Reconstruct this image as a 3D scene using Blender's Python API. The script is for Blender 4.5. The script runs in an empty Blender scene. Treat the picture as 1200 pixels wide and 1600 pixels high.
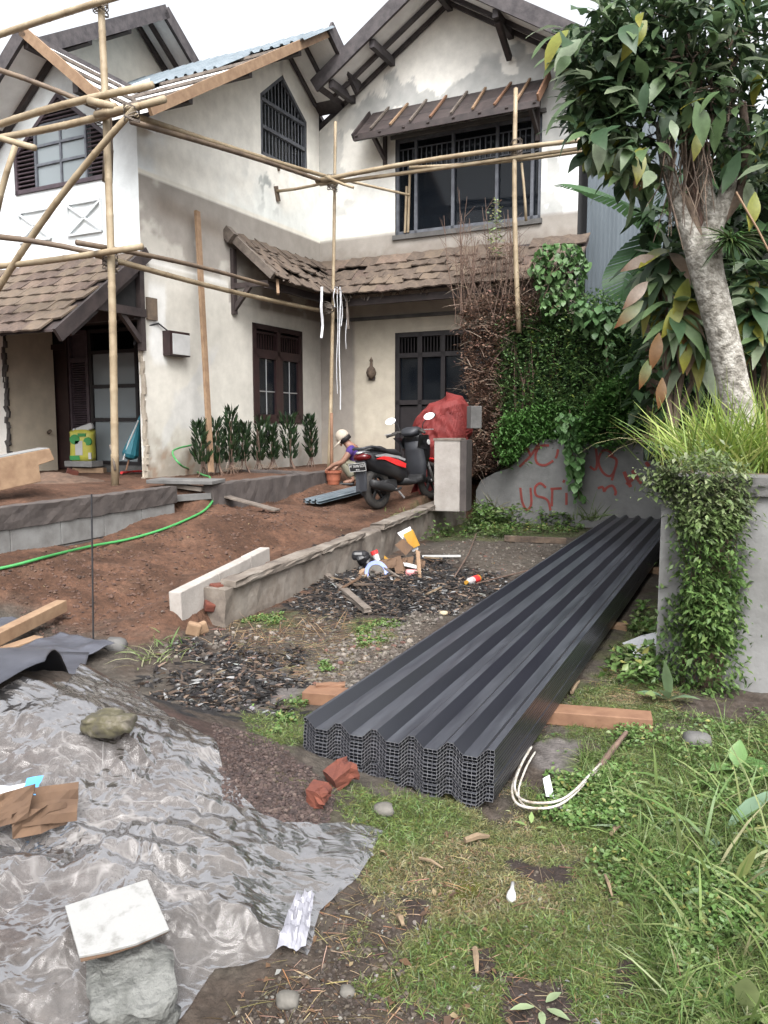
import bpy, bmesh, math, random
import numpy as np
from mathutils import Vector, Matrix, Euler
random.seed(7); RNG = np.random.default_rng(11)
SC = bpy.context.scene
COL = SC.collection
# ------------------------------------------------------------------ camera
EYE = 1.53
FPX = 1239.0                      # focal length in pixels of the 1200 x 1600 photograph
PIT = math.atan(135 / FPX)        # the camera looks down a little
SP, CP = math.sin(PIT), math.cos(PIT)
cam_d = bpy.data.cameras.new('camera'); cam = bpy.data.objects.new('camera', cam_d); COL.objects.link(cam)
cam.location = (0, 0, EYE); cam.rotation_euler = (math.pi / 2 - PIT, 0, 0)
cam_d.sensor_fit = 'VERTICAL'; cam_d.sensor_height = 24; cam_d.lens = FPX / 1600 * 24
cam_d.clip_start = 0.05; cam_d.clip_end = 2000
SC.camera = cam
# ------------------------------------------------------------------ overcast daylight
SUN_EL, SUN_AZ = math.radians(52), math.radians(172)     # azimuth from +Y, clockwise
w = bpy.data.worlds.new('World'); SC.world = w; w.use_nodes = True
nt = w.node_tree; nt.nodes.clear()
sky = nt.nodes.new('ShaderNodeTexSky'); sky.sky_type = 'NISHITA'; sky.sun_disc = False
sky.sun_elevation = SUN_EL; sky.sun_rotation = SUN_AZ
sky.air_density = 1.0; sky.dust_density = 6.0; sky.ozone_density = 1.0
hs = nt.nodes.new('ShaderNodeHueSaturation'); hs.inputs['Saturation'].default_value = 0.16
bg = nt.nodes.new('ShaderNodeBackground'); bg.inputs['Strength'].default_value = 0.15
wo = nt.nodes.new('ShaderNodeOutputWorld')
nt.links.new(sky.outputs[0], hs.inputs['Color']); nt.links.new(hs.outputs[0], bg.inputs['Color'])
nt.links.new(bg.outputs[0], wo.inputs['Surface'])
sd = bpy.data.lights.new('sun', 'SUN'); sd.energy = 0.85; sd.angle = math.radians(45); sd.color = (1.0, 0.98, 0.955)
sun = bpy.data.objects.new('sun', sd); COL.objects.link(sun)
sdir = Vector((math.sin(SUN_AZ) * math.cos(SUN_EL), math.cos(SUN_AZ) * math.cos(SUN_EL), math.sin(SUN_EL)))
sun.rotation_euler = sdir.to_track_quat('Z', 'Y').to_euler(); sun.location = sdir * 40
vs = SC.view_settings; vs.view_transform = 'Standard'; vs.look = 'None'; vs.exposure = 1.6; vs.gamma = 1.0
vs.use_curve_mapping = False
SC.cycles.max_bounces = 8; SC.cycles.transparent_max_bounces = 16
# ------------------------------------------------------------------ measuring helpers
def ray(px, py):
    F = FPX * CP - (py - 800) * SP
    return ((px - 600) / F, 1.0, -(FPX * SP + (py - 800) * CP) / F)
def gp(px, py, z=0.0):                       # where the sight line through a photo point meets the level z
    r = ray(px, py); t = (z - EYE) / r[2]
    return Vector((r[0] * t, t, z))
def pd(px, py, D):                           # ... meets the depth D
    r = ray(px, py); return Vector((r[0] * D, D, EYE + r[2] * D))
AN = math.atan(634 / 1246)                   # the house stands turned by 27 degrees
E1 = (math.cos(AN), -math.sin(AN)); E2 = (math.sin(AN), math.cos(AN))
HO = pd(231, 745, 11.0)                      # foot of the house corner
def loc(p):
    dx, dy = p[0] - HO[0], p[1] - HO[1]
    return Vector((dx * E1[0] + dy * E1[1], dx * E2[0] + dy * E2[1], p[2] - HO[2]))
def W(a, b=None, h=None):                    # house coordinates to world
    if b is None: a, b, h = a
    return Vector((HO[0] + a * E1[0] + b * E2[0], HO[1] + a * E1[1] + b * E2[1], HO[2] + h))
def hb(px, py, b):
    r = ray(px, py); t = (b + HO[0] * E2[0] + HO[1] * E2[1]) / (r[0] * E2[0] + r[1] * E2[1])
    return loc((r[0] * t, t, EYE + r[2] * t))
def ha(px, py, a):
    r = ray(px, py); t = (a + HO[0] * E1[0] + HO[1] * E1[1]) / (r[0] * E1[0] + r[1] * E1[1])
    return loc((r[0] * t, t, EYE + r[2] * t))
# ------------------------------------------------------------------ noise (numpy)
def _hash(ix, iy, seed):
    h = (ix * 374761393 + iy * 668265263 + seed * 974634777) & 0xffffffff
    h = ((h ^ (h >> 13)) * 1274126177) & 0xffffffff
    return ((h ^ (h >> 16)) & 0xffff) / 65535.0
def vnoise(x, y, seed=0):
    x = np.asarray(x, float); y = np.asarray(y, float)
    ix = np.floor(x).astype(np.int64); iy = np.floor(y).astype(np.int64)
    fx = x - ix; fy = y - iy
    fx = fx * fx * fx * (fx * (fx * 6 - 15) + 10); fy = fy * fy * fy * (fy * (fy * 6 - 15) + 10)
    a = _hash(ix, iy, seed); b = _hash(ix + 1, iy, seed); c = _hash(ix, iy + 1, seed); d = _hash(ix + 1, iy + 1, seed)
    return a + (b - a) * fx + (c - a) * fy + (a - b - c + d) * fx * fy
def fbm(x, y, seed=0, oct=4):
    x = np.asarray(x, float); y = np.asarray(y, float)
    s = 0; amp = .5; tot = 0
    for o in range(oct):
        s = s + amp * vnoise(x, y, seed + o * 17); tot += amp
        x = x * 2.03 + 3.1; y = y * 2.03 + 1.7; amp *= .5
    return s / tot
def sstep(e0, e1, x):
    t = np.clip((np.asarray(x, float) - e0) / (e1 - e0), 0, 1); return t * t * (3 - 2 * t)
def inpoly(x, y, poly):                      # signed distance (negative inside), vectorised
    x = np.asarray(x, float); y = np.asarray(y, float)
    d = np.full(x.shape, 1e9); ins = np.zeros(x.shape, bool); n = len(poly)
    for i in range(n):
        ax, ay = poly[i]; bx, by = poly[(i + 1) % n]
        ex, ey = bx - ax, by - ay; wx, wy = x - ax, y - ay
        t = np.clip((wx * ex + wy * ey) / (ex * ex + ey * ey + 1e-12), 0, 1)
        d = np.minimum(d, (wx - ex * t) ** 2 + (wy - ey * t) ** 2)
        c = ((ay <= y) != (by <= y)) & (x < (bx - ax) * (y - ay) / (by - ay + 1e-12) + ax)
        ins ^= c
    return np.where(ins, -np.sqrt(d), np.sqrt(d))
# ------------------------------------------------------------------ materials
def _bump(nt, b, scale, strength, dist=0.02, detail=6, coord='Object'):
    tc = nt.nodes.new('ShaderNodeTexCoord')
    n = nt.nodes.new('ShaderNodeTexNoise'); n.inputs['Scale'].default_value = scale; n.inputs['Detail'].default_value = detail
    bp = nt.nodes.new('ShaderNodeBump'); bp.inputs['Strength'].default_value = strength; bp.inputs['Distance'].default_value = dist
    nt.links.new(tc.outputs[coord], n.inputs['Vector']); nt.links.new(n.outputs['Fac'], bp.inputs['Height'])
    nt.links.new(bp.outputs[0], b.inputs['Normal'])
    return n
ALB = dict(tile=.45, tile_b=.42, tile_c=.45, tile_old=.46, concrete=.36, concrete_dark=.5, kerb=.58, aac=.56, dark_wood=.75, aac_grey=.42, cement_wet=.5, brick=.34, bamboo=.56, bamboo_dark=.6,
           bare_wood=.50, red_wood=.42, grey_wood=.5, zinc=.42, metal_sheet=.5, tarp_red=.36, lens_red=.4, matte_black=.6, twig_pale=.8, stone=.45, stone_moss=.42, hose=.5, card=.30, terracotta=.6, bark=.55, bark_brown=.7, twig=.75,
           old_render=.60, grey_render=.46, white=.55, tile_white=.29, cap=.6, orange=.6, yellow=.6, bag_yellow=.6, bag_green=.5, graffiti=.6, lump_grey=.40, chipped_plaster=.6, white_relief=.85, pale_stone=.6, frame=.35, frame_red=.45, inside=.5, paper=.75)   # damp, weathered surfaces
def mat(name, c1, c2=None, rough=.8, scale=6, bump=.25, bscale=None, metal=0., stretch=None, spec=.5, attr=False, detail=6, contrast=(.35, .65), transl=0, dist=.01, c3=None):
    kk = ALB.get(name, 1.0); c1 = tuple(x * kk for x in c1); c2 = tuple(x * kk for x in c2) if c2 else None; c3 = tuple(x * kk for x in c3) if c3 else None
    m = bpy.data.materials.new(name); m.use_nodes = True; nt = m.node_tree; b = nt.nodes['Principled BSDF']
    b.inputs['Roughness'].default_value = rough; b.inputs['Metallic'].default_value = metal
    b.inputs['Specular IOR Level'].default_value = spec
    tc = nt.nodes.new('ShaderNodeTexCoord'); vec = tc.outputs['Object']
    if stretch:
        mp = nt.nodes.new('ShaderNodeMapping'); mp.inputs['Scale'].default_value = stretch
        nt.links.new(vec, mp.inputs['Vector']); vec = mp.outputs[0]
    n = nt.nodes.new('ShaderNodeTexNoise'); n.inputs['Scale'].default_value = scale; n.inputs['Detail'].default_value = detail
    n.inputs['Roughness'].default_value = .62
    nt.links.new(vec, n.inputs['Vector'])
    if attr:
        at = nt.nodes.new('ShaderNodeAttribute'); at.attribute_name = 'Col'
        mr = nt.nodes.new('ShaderNodeMapRange'); mr.inputs['From Min'].default_value = .3; mr.inputs['From Max'].default_value = .7
        mr.inputs['To Min'].default_value = 1 - attr; mr.inputs['To Max'].default_value = 1 + attr
        nt.links.new(n.outputs['Fac'], mr.inputs['Value'])
        mx = nt.nodes.new('ShaderNodeVectorMath'); mx.operation = 'SCALE'
        nt.links.new(at.outputs['Color'], mx.inputs[0]); nt.links.new(mr.outputs[0], mx.inputs['Scale'])
        colo = mx.outputs[0]
    else:
        c2 = c2 or tuple(x * .7 for x in c1)
        cr = nt.nodes.new('ShaderNodeValToRGB')
        cr.color_ramp.elements[0].position = contrast[0]; cr.color_ramp.elements[1].position = contrast[1]
        cr.color_ramp.elements[0].color = (*c2, 1); cr.color_ramp.elements[1].color = (*c1, 1)
        if c3:
            e = cr.color_ramp.elements.new((contrast[0] + contrast[1]) / 2); e.color = (*c3, 1)
        nt.links.new(n.outputs['Fac'], cr.inputs['Fac']); colo = cr.outputs['Color']
    nt.links.new(colo, b.inputs['Base Color'])
    if bump:
        n2 = nt.nodes.new('ShaderNodeTexNoise'); n2.inputs['Scale'].default_value = bscale or scale * 4; n2.inputs['Detail'].default_value = detail
        nt.links.new(vec, n2.inputs['Vector'])
        bp = nt.nodes.new('ShaderNodeBump'); bp.inputs['Strength'].default_value = bump; bp.inputs['Distance'].default_value = dist
        nt.links.new(n2.outputs['Fac'], bp.inputs['Height']); nt.links.new(bp.outputs[0], b.inputs['Normal'])
    if transl:
        out = nt.nodes['Material Output']; tr = nt.nodes.new('ShaderNodeBsdfTranslucent'); ms = nt.nodes.new('ShaderNodeMixShader')
        ms.inputs[0].default_value = transl
        nt.links.new(colo, tr.inputs['Color']); nt.links.new(b.outputs[0], ms.inputs[1]); nt.links.new(tr.outputs[0], ms.inputs[2])
        nt.links.new(ms.outputs[0], out.inputs['Surface'])
    return m
def glassy(name, tint, transp, rough=.03):
    m = bpy.data.materials.new(name); m.use_nodes = True; nt = m.node_tree; out = nt.nodes['Material Output']
    b = nt.nodes['Principled BSDF']; b.inputs['Base Color'].default_value = (*tint, 1); b.inputs['Roughness'].default_value = rough
    b.inputs['Specular IOR Level'].default_value = .35
    t = nt.nodes.new('ShaderNodeBsdfTransparent'); t.inputs['Color'].default_value = (.75, .8, .82, 1); ms = nt.nodes.new('ShaderNodeMixShader'); ms.inputs[0].default_value = transp
    nt.links.new(b.outputs[0], ms.inputs[1]); nt.links.new(t.outputs[0], ms.inputs[2]); nt.links.new(ms.outputs[0], out.inputs['Surface'])
    return m
M = {}
M['plaster'] = mat('plaster', (1, 1, 1), attr=.10, rough=.9, scale=5, bump=.25, bscale=60)
M['dark_wood'] = mat('dark_wood', (.066, .049, .047), (.032, .024, .024), rough=.6, scale=5, stretch=(1, 1, 1), bump=.2)
M['roof_wood'] = mat('roof_wood', (.075, .066, .068), (.034, .03, .033), rough=.8, scale=7, bump=.3)
M['soffit'] = mat('soffit', (.80, .81, .80), (.66, .66, .65), rough=.8, scale=3, bump=.1)
M['tile'] = mat('tile', (.38, .275, .19), (.15, .105, .08), rough=.95, scale=5, bump=.5, bscale=22, c3=(.25, .19, .142), contrast=(.25, .72))
M['tile_old'] = mat('tile_old', (.29, .215, .16), (.09, .068, .058), rough=.95, scale=7, bump=.6, bscale=25, contrast=(.25, .72))
M['metal_sheet'] = mat('metal_sheet', (.46, .54, .60), (.30, .37, .42), rough=.4, metal=.4, scale=4, bump=.05)
M['zinc'] = mat('zinc', (.25, .30, .34), (.15, .185, .215), rough=.5, metal=.35, scale=1.4, stretch=(1, 1, .15), bump=.1)
M['foil'] = mat('foil', (.8, .8, .8), (.72, .72, .72), rough=.5, scale=3, bump=.1)
M['bare_wood'] = mat('bare_wood', (.50, .33, .20), (.36, .22, .13), rough=.75, scale=9, stretch=(1, 1, 1), bump=.2)
M['red_wood'] = mat('red_wood', (.46, .25, .145), (.32, .16, .092), rough=.75, scale=9, bump=.2)
M['grey_wood'] = mat('grey_wood', (.30, .25, .21), (.15, .12, .10), rough=.85, scale=9, bump=.3)
M['bamboo'] = mat('bamboo', (.52, .42, .28), (.20, .145, .095), rough=.6, scale=5.5, bump=.2, bscale=40, contrast=(.22, .62), c3=(.42, .32, .20))
M['bamboo_dark'] = mat('bamboo_dark', (.25, .18, .12), (.13, .09, .065), rough=.65, scale=4, bump=.12, bscale=30)
M['frame'] = mat('frame', (.05, .04, .045), (.03, .024, .028), rough=.5, scale=8, bump=.1)
M['frame_red'] = mat('frame_red', (.065, .028, .028), (.035, .016, .018), rough=.45, scale=8, bump=.1)
M['frame_grey'] = mat('frame_grey', (.12, .13, .15), (.07, .075, .09), rough=.5, scale=8, bump=.1)
M['shutter'] = mat('shutter', (.075, .055, .065), (.045, .032, .04), rough=.55, scale=9, bump=.15)
M['glass'] = glassy('glass', (.010, .013, .018), .5, .08)
M['glass_pale'] = glassy('glass_pale', (.34, .38, .40), .40)
M['inside'] = mat('inside', (.035, .033, .035), (.02, .02, .02), rough=.9, bump=0)
M['curtain'] = mat('curtain', (.55, .58, .56), (.35, .38, .38), rough=.9, scale=3, stretch=(14, 14, .6), bump=.3)
M['iron'] = mat('iron', (.03, .03, .035), (.02, .02, .02), rough=.5, metal=.3, bump=.1)
M['concrete'] = mat('concrete', (.34, .33, .32), (.19, .185, .18), rough=.92, scale=3, bump=.35, bscale=30)
M['concrete_dark'] = mat('concrete_dark', (.17, .155, .145), (.085, .075, .07), rough=.9, scale=4, bump=.4, bscale=30)
M['kerb'] = mat('kerb', (.33, .29, .25), (.13, .105, .09), rough=.93, scale=3.5, bump=.6, bscale=18, c3=(.24, .20, .165))
M['aac'] = mat('aac', (.60, .555, .51), (.44, .40, .365), rough=.95, scale=5, bump=.3, bscale=50)
M['aac_grey'] = mat('aac_grey', (.46, .46, .45), (.30, .29, .28), rough=.95, scale=5, bump=.3, bscale=50)
M['cement_wet'] = mat('cement_wet', (.15, .125, .115), (.085, .07, .066), rough=.85, scale=5, bump=.5, bscale=25)
M['brick'] = mat('brick', (.36, .10, .055), (.22, .06, .04), rough=.92, scale=9, bump=.5)
M['plastic_black'] = mat('plastic_black', (.028, .029, .036), (.017, .0175, .022), rough=.46, scale=2.2, stretch=(3, .5, 3), bump=.04, spec=.55)
M['rubber'] = mat('rubber', (.022, .021, .021), (.04, .035, .03), rough=.85, scale=12, bump=.2)
M['paint_black'] = mat('paint_black', (.012, .012, .014), (.016, .016, .018), rough=.28, bump=0)
M['matte_black'] = mat('matte_black', (.025, .025, .027), (.018, .018, .02), rough=.6, bump=.05)
M['matte_grey'] = mat('matte_grey', (.024, .026, .032), (.017, .018, .022), rough=.55, bump=.05)
M['paint_red'] = mat('paint_red', (.55, .02, .02), (.48, .018, .018), rough=.3, bump=0)
M['lens_red'] = mat('lens_red', (.20, .01, .012), (.14, .008, .01), rough=.15, bump=0)
M['silver'] = mat('silver', (.45, .46, .47), (.38, .38, .39), rough=.35, metal=.6, bump=0)
M['mirror'] = mat('mirror', (.85, .87, .88), (.82, .84, .85), rough=.03, metal=1, bump=0)
M['white'] = mat('white', (.78, .78, .77), (.66, .66, .65), rough=.6, scale=6, bump=.1)
M['tarp_red'] = mat('tarp_red', (.42, .035, .03), (.28, .022, .02), rough=.75, scale=4, bump=.15, transl=.03)
M['tile_white'] = mat('tile_white', (.86, .86, .84), (.42, .41, .38), rough=.3, scale=14, bump=.15, contrast=(.28, .46), detail=9)
M['stone'] = mat('stone', (.30, .28, .25), (.15, .14, .12), rough=.95, scale=7, bump=.7, bscale=25)
M['stone_moss'] = mat('stone_moss', (.28, .25, .20), (.10, .088, .066), rough=.95, scale=16, bump=.8, bscale=26, c3=(.14, .125, .065))
M['hose'] = mat('hose', (.10, .52, .15), (.08, .42, .12), rough=.4, bump=0)
M['card'] = mat('card', (.36, .21, .12), (.24, .14, .085), rough=.9, scale=6, bump=.15)
M['paper'] = mat('paper', (.74, .75, .78), (.58, .59, .62), rough=.7, scale=6, bump=.15)
M['blue'] = mat('blue', (.08, .32, .65), (.06, .25, .55), rough=.4, bump=0)
M['plate_blue'] = mat('plate_blue', (.30, .36, .66), (.22, .27, .55), rough=.35, bump=0)
M['orange'] = mat('orange', (.75, .14, .03), (.62, .11, .03), rough=.5, bump=0)
M['yellow'] = mat('yellow', (.62, .33, .04), (.48, .24, .03), rough=.5, bump=.05)
M['red_plastic'] = mat('red_plastic', (.60, .04, .04), (.5, .03, .03), rough=.4, bump=0)
M['pink'] = mat('pink', (.65, .28, .28), (.55, .22, .22), rough=.5, bump=0)
M['terracotta'] = mat('terracotta', (.42, .13, .065), (.32, .095, .05), rough=.8, scale=6, bump=.1)
M['teal'] = mat('teal', (.012, .13, .17), (.008, .085, .115), rough=.6, scale=5, bump=.1)
M['bag_yellow'] = mat('bag_yellow', (.72, .70, .12), (.60, .56, .07), rough=.45, scale=6, bump=.1)
M['bag_green'] = mat('bag_green', (.04, .42, .09), (.03, .34, .07), rough=.45, bump=0)
M['bark'] = mat('bark', (.58, .555, .50), (.17, .155, .13), rough=.95, scale=14, bump=1.0, bscale=30, c3=(.36, .335, .29), contrast=(.34, .60), dist=.03)
M['bark_brown'] = mat('bark_brown', (.20, .145, .105), (.07, .05, .04), rough=.95, scale=9, bump=.7)
M['dirty_white'] = mat('dirty_white', (.42, .40, .36), (.16, .12, .085), rough=.7, scale=18, bump=.1, contrast=(.3, .55))
M['twig_pale'] = mat('twig_pale', (.26, .19, .12), (.15, .105, .065), rough=.9, scale=9, bump=.2)
M['twig'] = mat('twig', (.20, .13, .095), (.10, .062, .05), rough=.9, scale=9, bump=.2)
M['foliage'] = mat('foliage', (1, 1, 1), attr=.18, rough=.42, scale=9, bump=0, transl=.28, spec=.35)
M['dry_foliage'] = mat('dry_foliage', (1, 1, 1), attr=.2, rough=.8, scale=9, bump=0, transl=.15, spec=.2)
M['lumps'] = mat('lumps', (1, 1, 1), attr=.25, rough=.9, scale=20, bump=.4, bscale=60)
M['ground'] = mat('ground', (1, 1, 1), attr=.38, rough=.95, scale=26, bump=.85, bscale=70, detail=9, dist=.012, spec=.25)
M['graffiti'] = mat('graffiti', (.42, .075, .06), (.30, .06, .05), rough=.7, bump=0)
M['skin'] = mat('skin', (.20, .105, .07), (.17, .09, .06), rough=.6, bump=0)
M['shirt'] = mat('shirt', (.018, .018, .16), (.05, .014, .10), rough=.85, scale=3, bump=.1)
M['trousers'] = mat('trousers', (.15, .14, .10), (.10, .095, .07), rough=.9, bump=.1)
M['cap'] = mat('cap', (.56, .49, .40), (.48, .41, .33), rough=.9, bump=.1)
M['hair'] = mat('hair', (.012, .01, .01), (.01, .008, .008), rough=.6, bump=0)
# ------------------------------------------------------------------ objects
def tag(o, label=None, cat=None, group=None, kind=None):
    if label: o['label'] = label
    if cat: o['category'] = cat
    if group: o['group'] = group
    if kind: o['kind'] = kind
    return o
def thing(name, label, cat, at=(0, 0, 0), rz=0, group=None):
    o = bpy.data.objects.new(name, None); COL.objects.link(o); o.location = at; o.rotation_euler = (0, 0, rz)
    o.empty_display_size = .1
    return tag(o, label, cat, group)
def link(name, me, parent=None, m=None):
    o = bpy.data.objects.new(name, me); COL.objects.link(o)
    if parent is not None: o.parent = parent
    if m is not None and not me.materials: me.materials.append(m)
    return o
class MB:
    """collects shapes and links them as ONE mesh object"""
    def __init__(s): s.v = []; s.f = []; s.mi = []; s.cur = 0
    def add(s, vs, fs):
        n = len(s.v); s.v.extend([tuple(p) for p in vs]); s.f.extend([tuple(i + n for i in f) for f in fs]); s.mi.extend([s.cur] * len(fs)); return s
    def box(s, c, d, rot=None, taper=1.0):
        c = Vector(c); hx, hy, hz = d[0] / 2, d[1] / 2, d[2] / 2
        vs = [Vector((x * hx * (taper if z > 0 else 1), y * hy * (taper if z > 0 else 1), z * hz)) for z in (-1, 1) for y in (-1, 1) for x in (-1, 1)]
        if rot is not None:
            R_ = rot if isinstance(rot, Matrix) else Euler(rot).to_matrix()
            vs = [R_ @ p for p in vs]
        return s.add([p + c for p in vs], [(0, 2, 3, 1), (4, 5, 7, 6), (0, 1, 5, 4), (2, 6, 7, 3), (0, 4, 6, 2), (1, 3, 7, 5)])
    def bar(s, p, q, w_, h_, up=(0, 0, 1)):
        p, q = Vector(p), Vector(q); d = (q - p); L = d.length; d.normalize(); u = Vector(up)
        if abs(d.dot(u)) > .98: u = Vector((0, 1, 0))
        x = d.cross(u).normalized(); u = x.cross(d).normalized()
        vs = [e + x * (w_ / 2 * i) + u * (h_ / 2 * j) for e in (p, q) for j in (-1, 1) for i in (-1, 1)]
        return s.add(vs, [(0, 2, 3, 1), (4, 5, 7, 6), (0, 1, 5, 4), (2, 6, 7, 3), (0, 4, 6, 2), (1, 3, 7, 5)])
    def tube(s, pts, r, n=8, caps=True):
        pts = [Vector(p) for p in pts]; rr = r if isinstance(r, (list, tuple)) else [r] * len(pts)
        rings = []; pu = None
        for i, p in enumerate(pts):
            d = (pts[min(i + 1, len(pts) - 1)] - pts[max(i - 1, 0)]).normalized()
            u = pu if pu is not None else (Vector((0, 0, 1)) if abs(d.z) < .9 else Vector((1, 0, 0)))
            u = (u - d * u.dot(d)).normalized(); pu = u; v_ = d.cross(u)
            rings.append([p + (u * math.cos(2 * math.pi * k / n) + v_ * math.sin(2 * math.pi * k / n)) * rr[i] for k in range(n)])
        vs = [p for r_ in rings for p in r_]; fs = []
        for i in range(len(pts) - 1):
            for k in range(n):
                a, b_ = i * n + k, i * n + (k + 1) % n; fs.append((a, b_, b_ + n, a + n))
        if caps: fs.append(tuple(range(n - 1, -1, -1))); fs.append(tuple((len(pts) - 1) * n + k for k in range(n)))
        return s.add(vs, fs)
    def lathe(s, c, prof, n=16, axis='Z', rot=None):
        c = Vector(c); vs = []; fs = []
        for r_, z in prof:
            for k in range(n):
                t = 2 * math.pi * k / n; p = Vector((r_ * math.cos(t), r_ * math.sin(t), z))
                if axis == 'Y': p = Vector((p.x, p.z, p.y))
                if axis == 'X': p = Vector((p.z, p.x, p.y))
                if rot is not None: p = rot @ p
                vs.append(p + c)
        for i in range(len(prof) - 1):
            for k in range(n):
                a, b_ = i * n + k, i * n + (k + 1) % n; fs.append((a, b_, b_ + n, a + n))
        fs.append(tuple(range(n - 1, -1, -1))); fs.append(tuple((len(prof) - 1) * n + k for k in range(n)))
        return s.add(vs, fs)
    def loft(s, sections):
        n = len(sections[0]); vs = [p for q in sections for p in q]; fs = []
        for i in range(len(sections) - 1):
            for k in range(n):
                a, b_ = i * n + k, i * n + (k + 1) % n; fs.append((a, b_, b_ + n, a + n))
        fs.append(tuple(range(n - 1, -1, -1))); fs.append(tuple((len(sections) - 1) * n + k for k in range(n)))
        return s.add(vs, fs)
    def prism(s, poly, off):                  # polygon (3-D points) pushed along a vector
        off = Vector(off); n = len(poly); p = [Vector(q) for q in poly]
        vs = p + [q + off for q in p]
        fs = [tuple(range(n - 1, -1, -1)), tuple(n + i for i in range(n))] + [(i, (i + 1) % n, n + (i + 1) % n, n + i) for i in range(n)]
        return s.add(vs, fs)
    def build(s, name, m, parent=None, smooth=False, bevel=0, origin=None, world=True):
        me = bpy.data.meshes.new(name); vs = s.v
        sh = Vector((0, 0, 0))
        if parent is not None and world:
            r = parent
            while r.parent is not None: r = r.parent
            if r.rotation_euler.z == 0 and r.type == 'EMPTY': sh = r.location.copy()
        if parent is None:
            if origin is None:
                a = np.array(vs); sh = Vector((a[:, 0].mean(), a[:, 1].mean(), a[:, 2].min()))
            else: sh = Vector(origin)
        me.from_pydata([(p[0] - sh.x, p[1] - sh.y, p[2] - sh.z) for p in vs], [], s.f)
        for q in (m if isinstance(m, (list, tuple)) else [m]): me.materials.append(q)
        if isinstance(m, (list, tuple)): me.polygons.foreach_set('material_index', s.mi)
        bm = bmesh.new(); bm.from_mesh(me); bmesh.ops.recalc_face_normals(bm, faces=bm.faces); bm.to_mesh(me); bm.free()
        if smooth: me.polygons.foreach_set('use_smooth', [True] * len(me.polygons))
        o = link(name, me, parent)
        if parent is None: o.location = sh
        if bevel:
            b = o.modifiers.new('bevel', 'BEVEL'); b.width = bevel; b.segments = 2; b.limit_method = 'ANGLE'; b.angle_limit = math.radians(40)
        return o
def np_mesh(name, V, F, m, col=None, parent=None, smooth=True, loc_=None):
    """numpy verts (n,3), faces (k,3 or 4), colours (n,3)"""
    V = np.ascontiguousarray(V, np.float32); F = np.ascontiguousarray(F, np.int32)
    if loc_ is not None: V = V - np.array(loc_, np.float32)
    me = bpy.data.meshes.new(name); k = F.shape[1]
    me.vertices.add(len(V)); me.vertices.foreach_set('co', V.ravel())
    me.loops.add(F.size); me.loops.foreach_set('vertex_index', F.ravel())
    me.polygons.add(len(F)); me.polygons.foreach_set('loop_start', np.arange(0, F.size, k, dtype=np.int32))
    me.polygons.foreach_set('use_smooth', np.full(len(F), smooth, bool))
    me.update(calc_edges=True)
    if col is not None:
        at = me.color_attributes.new('Col', 'FLOAT_COLOR', 'POINT')
        at.data.foreach_set('color', np.concatenate([col, np.ones((len(V), 1))], 1).astype(np.float32).ravel())
    me.materials.append(m); me.validate()
    o = link(name, me, parent)
    if loc_ is not None and parent is None: o.location = loc_
    return o
def grid_faces(nu, nv):
    i = np.arange((nu - 1) * (nv - 1)); r, c = i // (nv - 1), i % (nv - 1); a = r * nv + c
    return np.stack([a, a + nv, a + nv + 1, a + 1], 1)
def nrm(a): return a / (np.linalg.norm(a, axis=-1, keepdims=True) + 1e-9)
def leaf_arrays(P, D, L, Wd, col, droop=.6, up=None, segs=3, fold=.25, prof=(0.12, 1.0, .8, 0.02), tipcol=None):
    """many leaves as strips of three columns: P base, D axis, L length, Wd half width; returns verts, quads, colours"""
    n = len(P); D = nrm(D); L = np.broadcast_to(L, (n,)); Wd = np.broadcast_to(Wd, (n,)); droop = np.broadcast_to(droop, (n,))
    if up is None: up = np.tile([0., 0, 1], (n, 1)) + RNG.normal(0, .35, (n, 3))
    side = nrm(np.cross(D, up)); V = []; C = []; c = P.copy(); d = D.copy()
    for k in range(segs + 1):
        nn = nrm(np.cross(side, d)); w_ = Wd * prof[k]
        V += [c - side * w_[:, None] + nn * (w_ * fold)[:, None], c, c + side * w_[:, None] + nn * (w_ * fold)[:, None]]
        cc = col if tipcol is None else col * (1 - (k / segs) ** 2) + tipcol * (k / segs) ** 2
        C += [cc, cc * .92, cc]
        d = nrm(d + np.array([0, 0, -1.]) * (droop / segs)[:, None]); c = c + d * (L / segs)[:, None]
    V = np.stack(V, 1); C = np.stack(C, 1); m = V.shape[1]
    q = []
    for k in range(segs):
        for j in (0, 1):
            a = k * 3 + j; q.append([a, a + 1, a + 4, a + 3])
    q = np.array(q); F = (np.arange(n)[:, None, None] * m + q[None]).reshape(-1, 4)
    return V.reshape(-1, 3), F, C.reshape(-1, 3)
def diamond_arrays(P, D, L, Wd, col, up=None):
    n = len(P); D = nrm(D); L = np.broadcast_to(L, (n,))[:, None]; Wd = np.broadcast_to(Wd, (n,))[:, None]
    if up is None: up = np.tile([0., 0, 1], (n, 1)) + RNG.normal(0, .5, (n, 3))
    s = nrm(np.cross(D, up)); nn = nrm(np.cross(s, D))
    V = np.stack([P, P + D * L * .45 - s * Wd + nn * Wd * .3, P + D * L - nn * L * .12, P + D * L * .45 + s * Wd + nn * Wd * .3], 1)
    i = np.arange(n)[:, None] * 4
    F = np.concatenate([i + np.array([[0, 1, 2]]), i + np.array([[0, 2, 3]])])
    return V.reshape(-1, 3), F, np.repeat(col, 4, 0)
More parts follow.
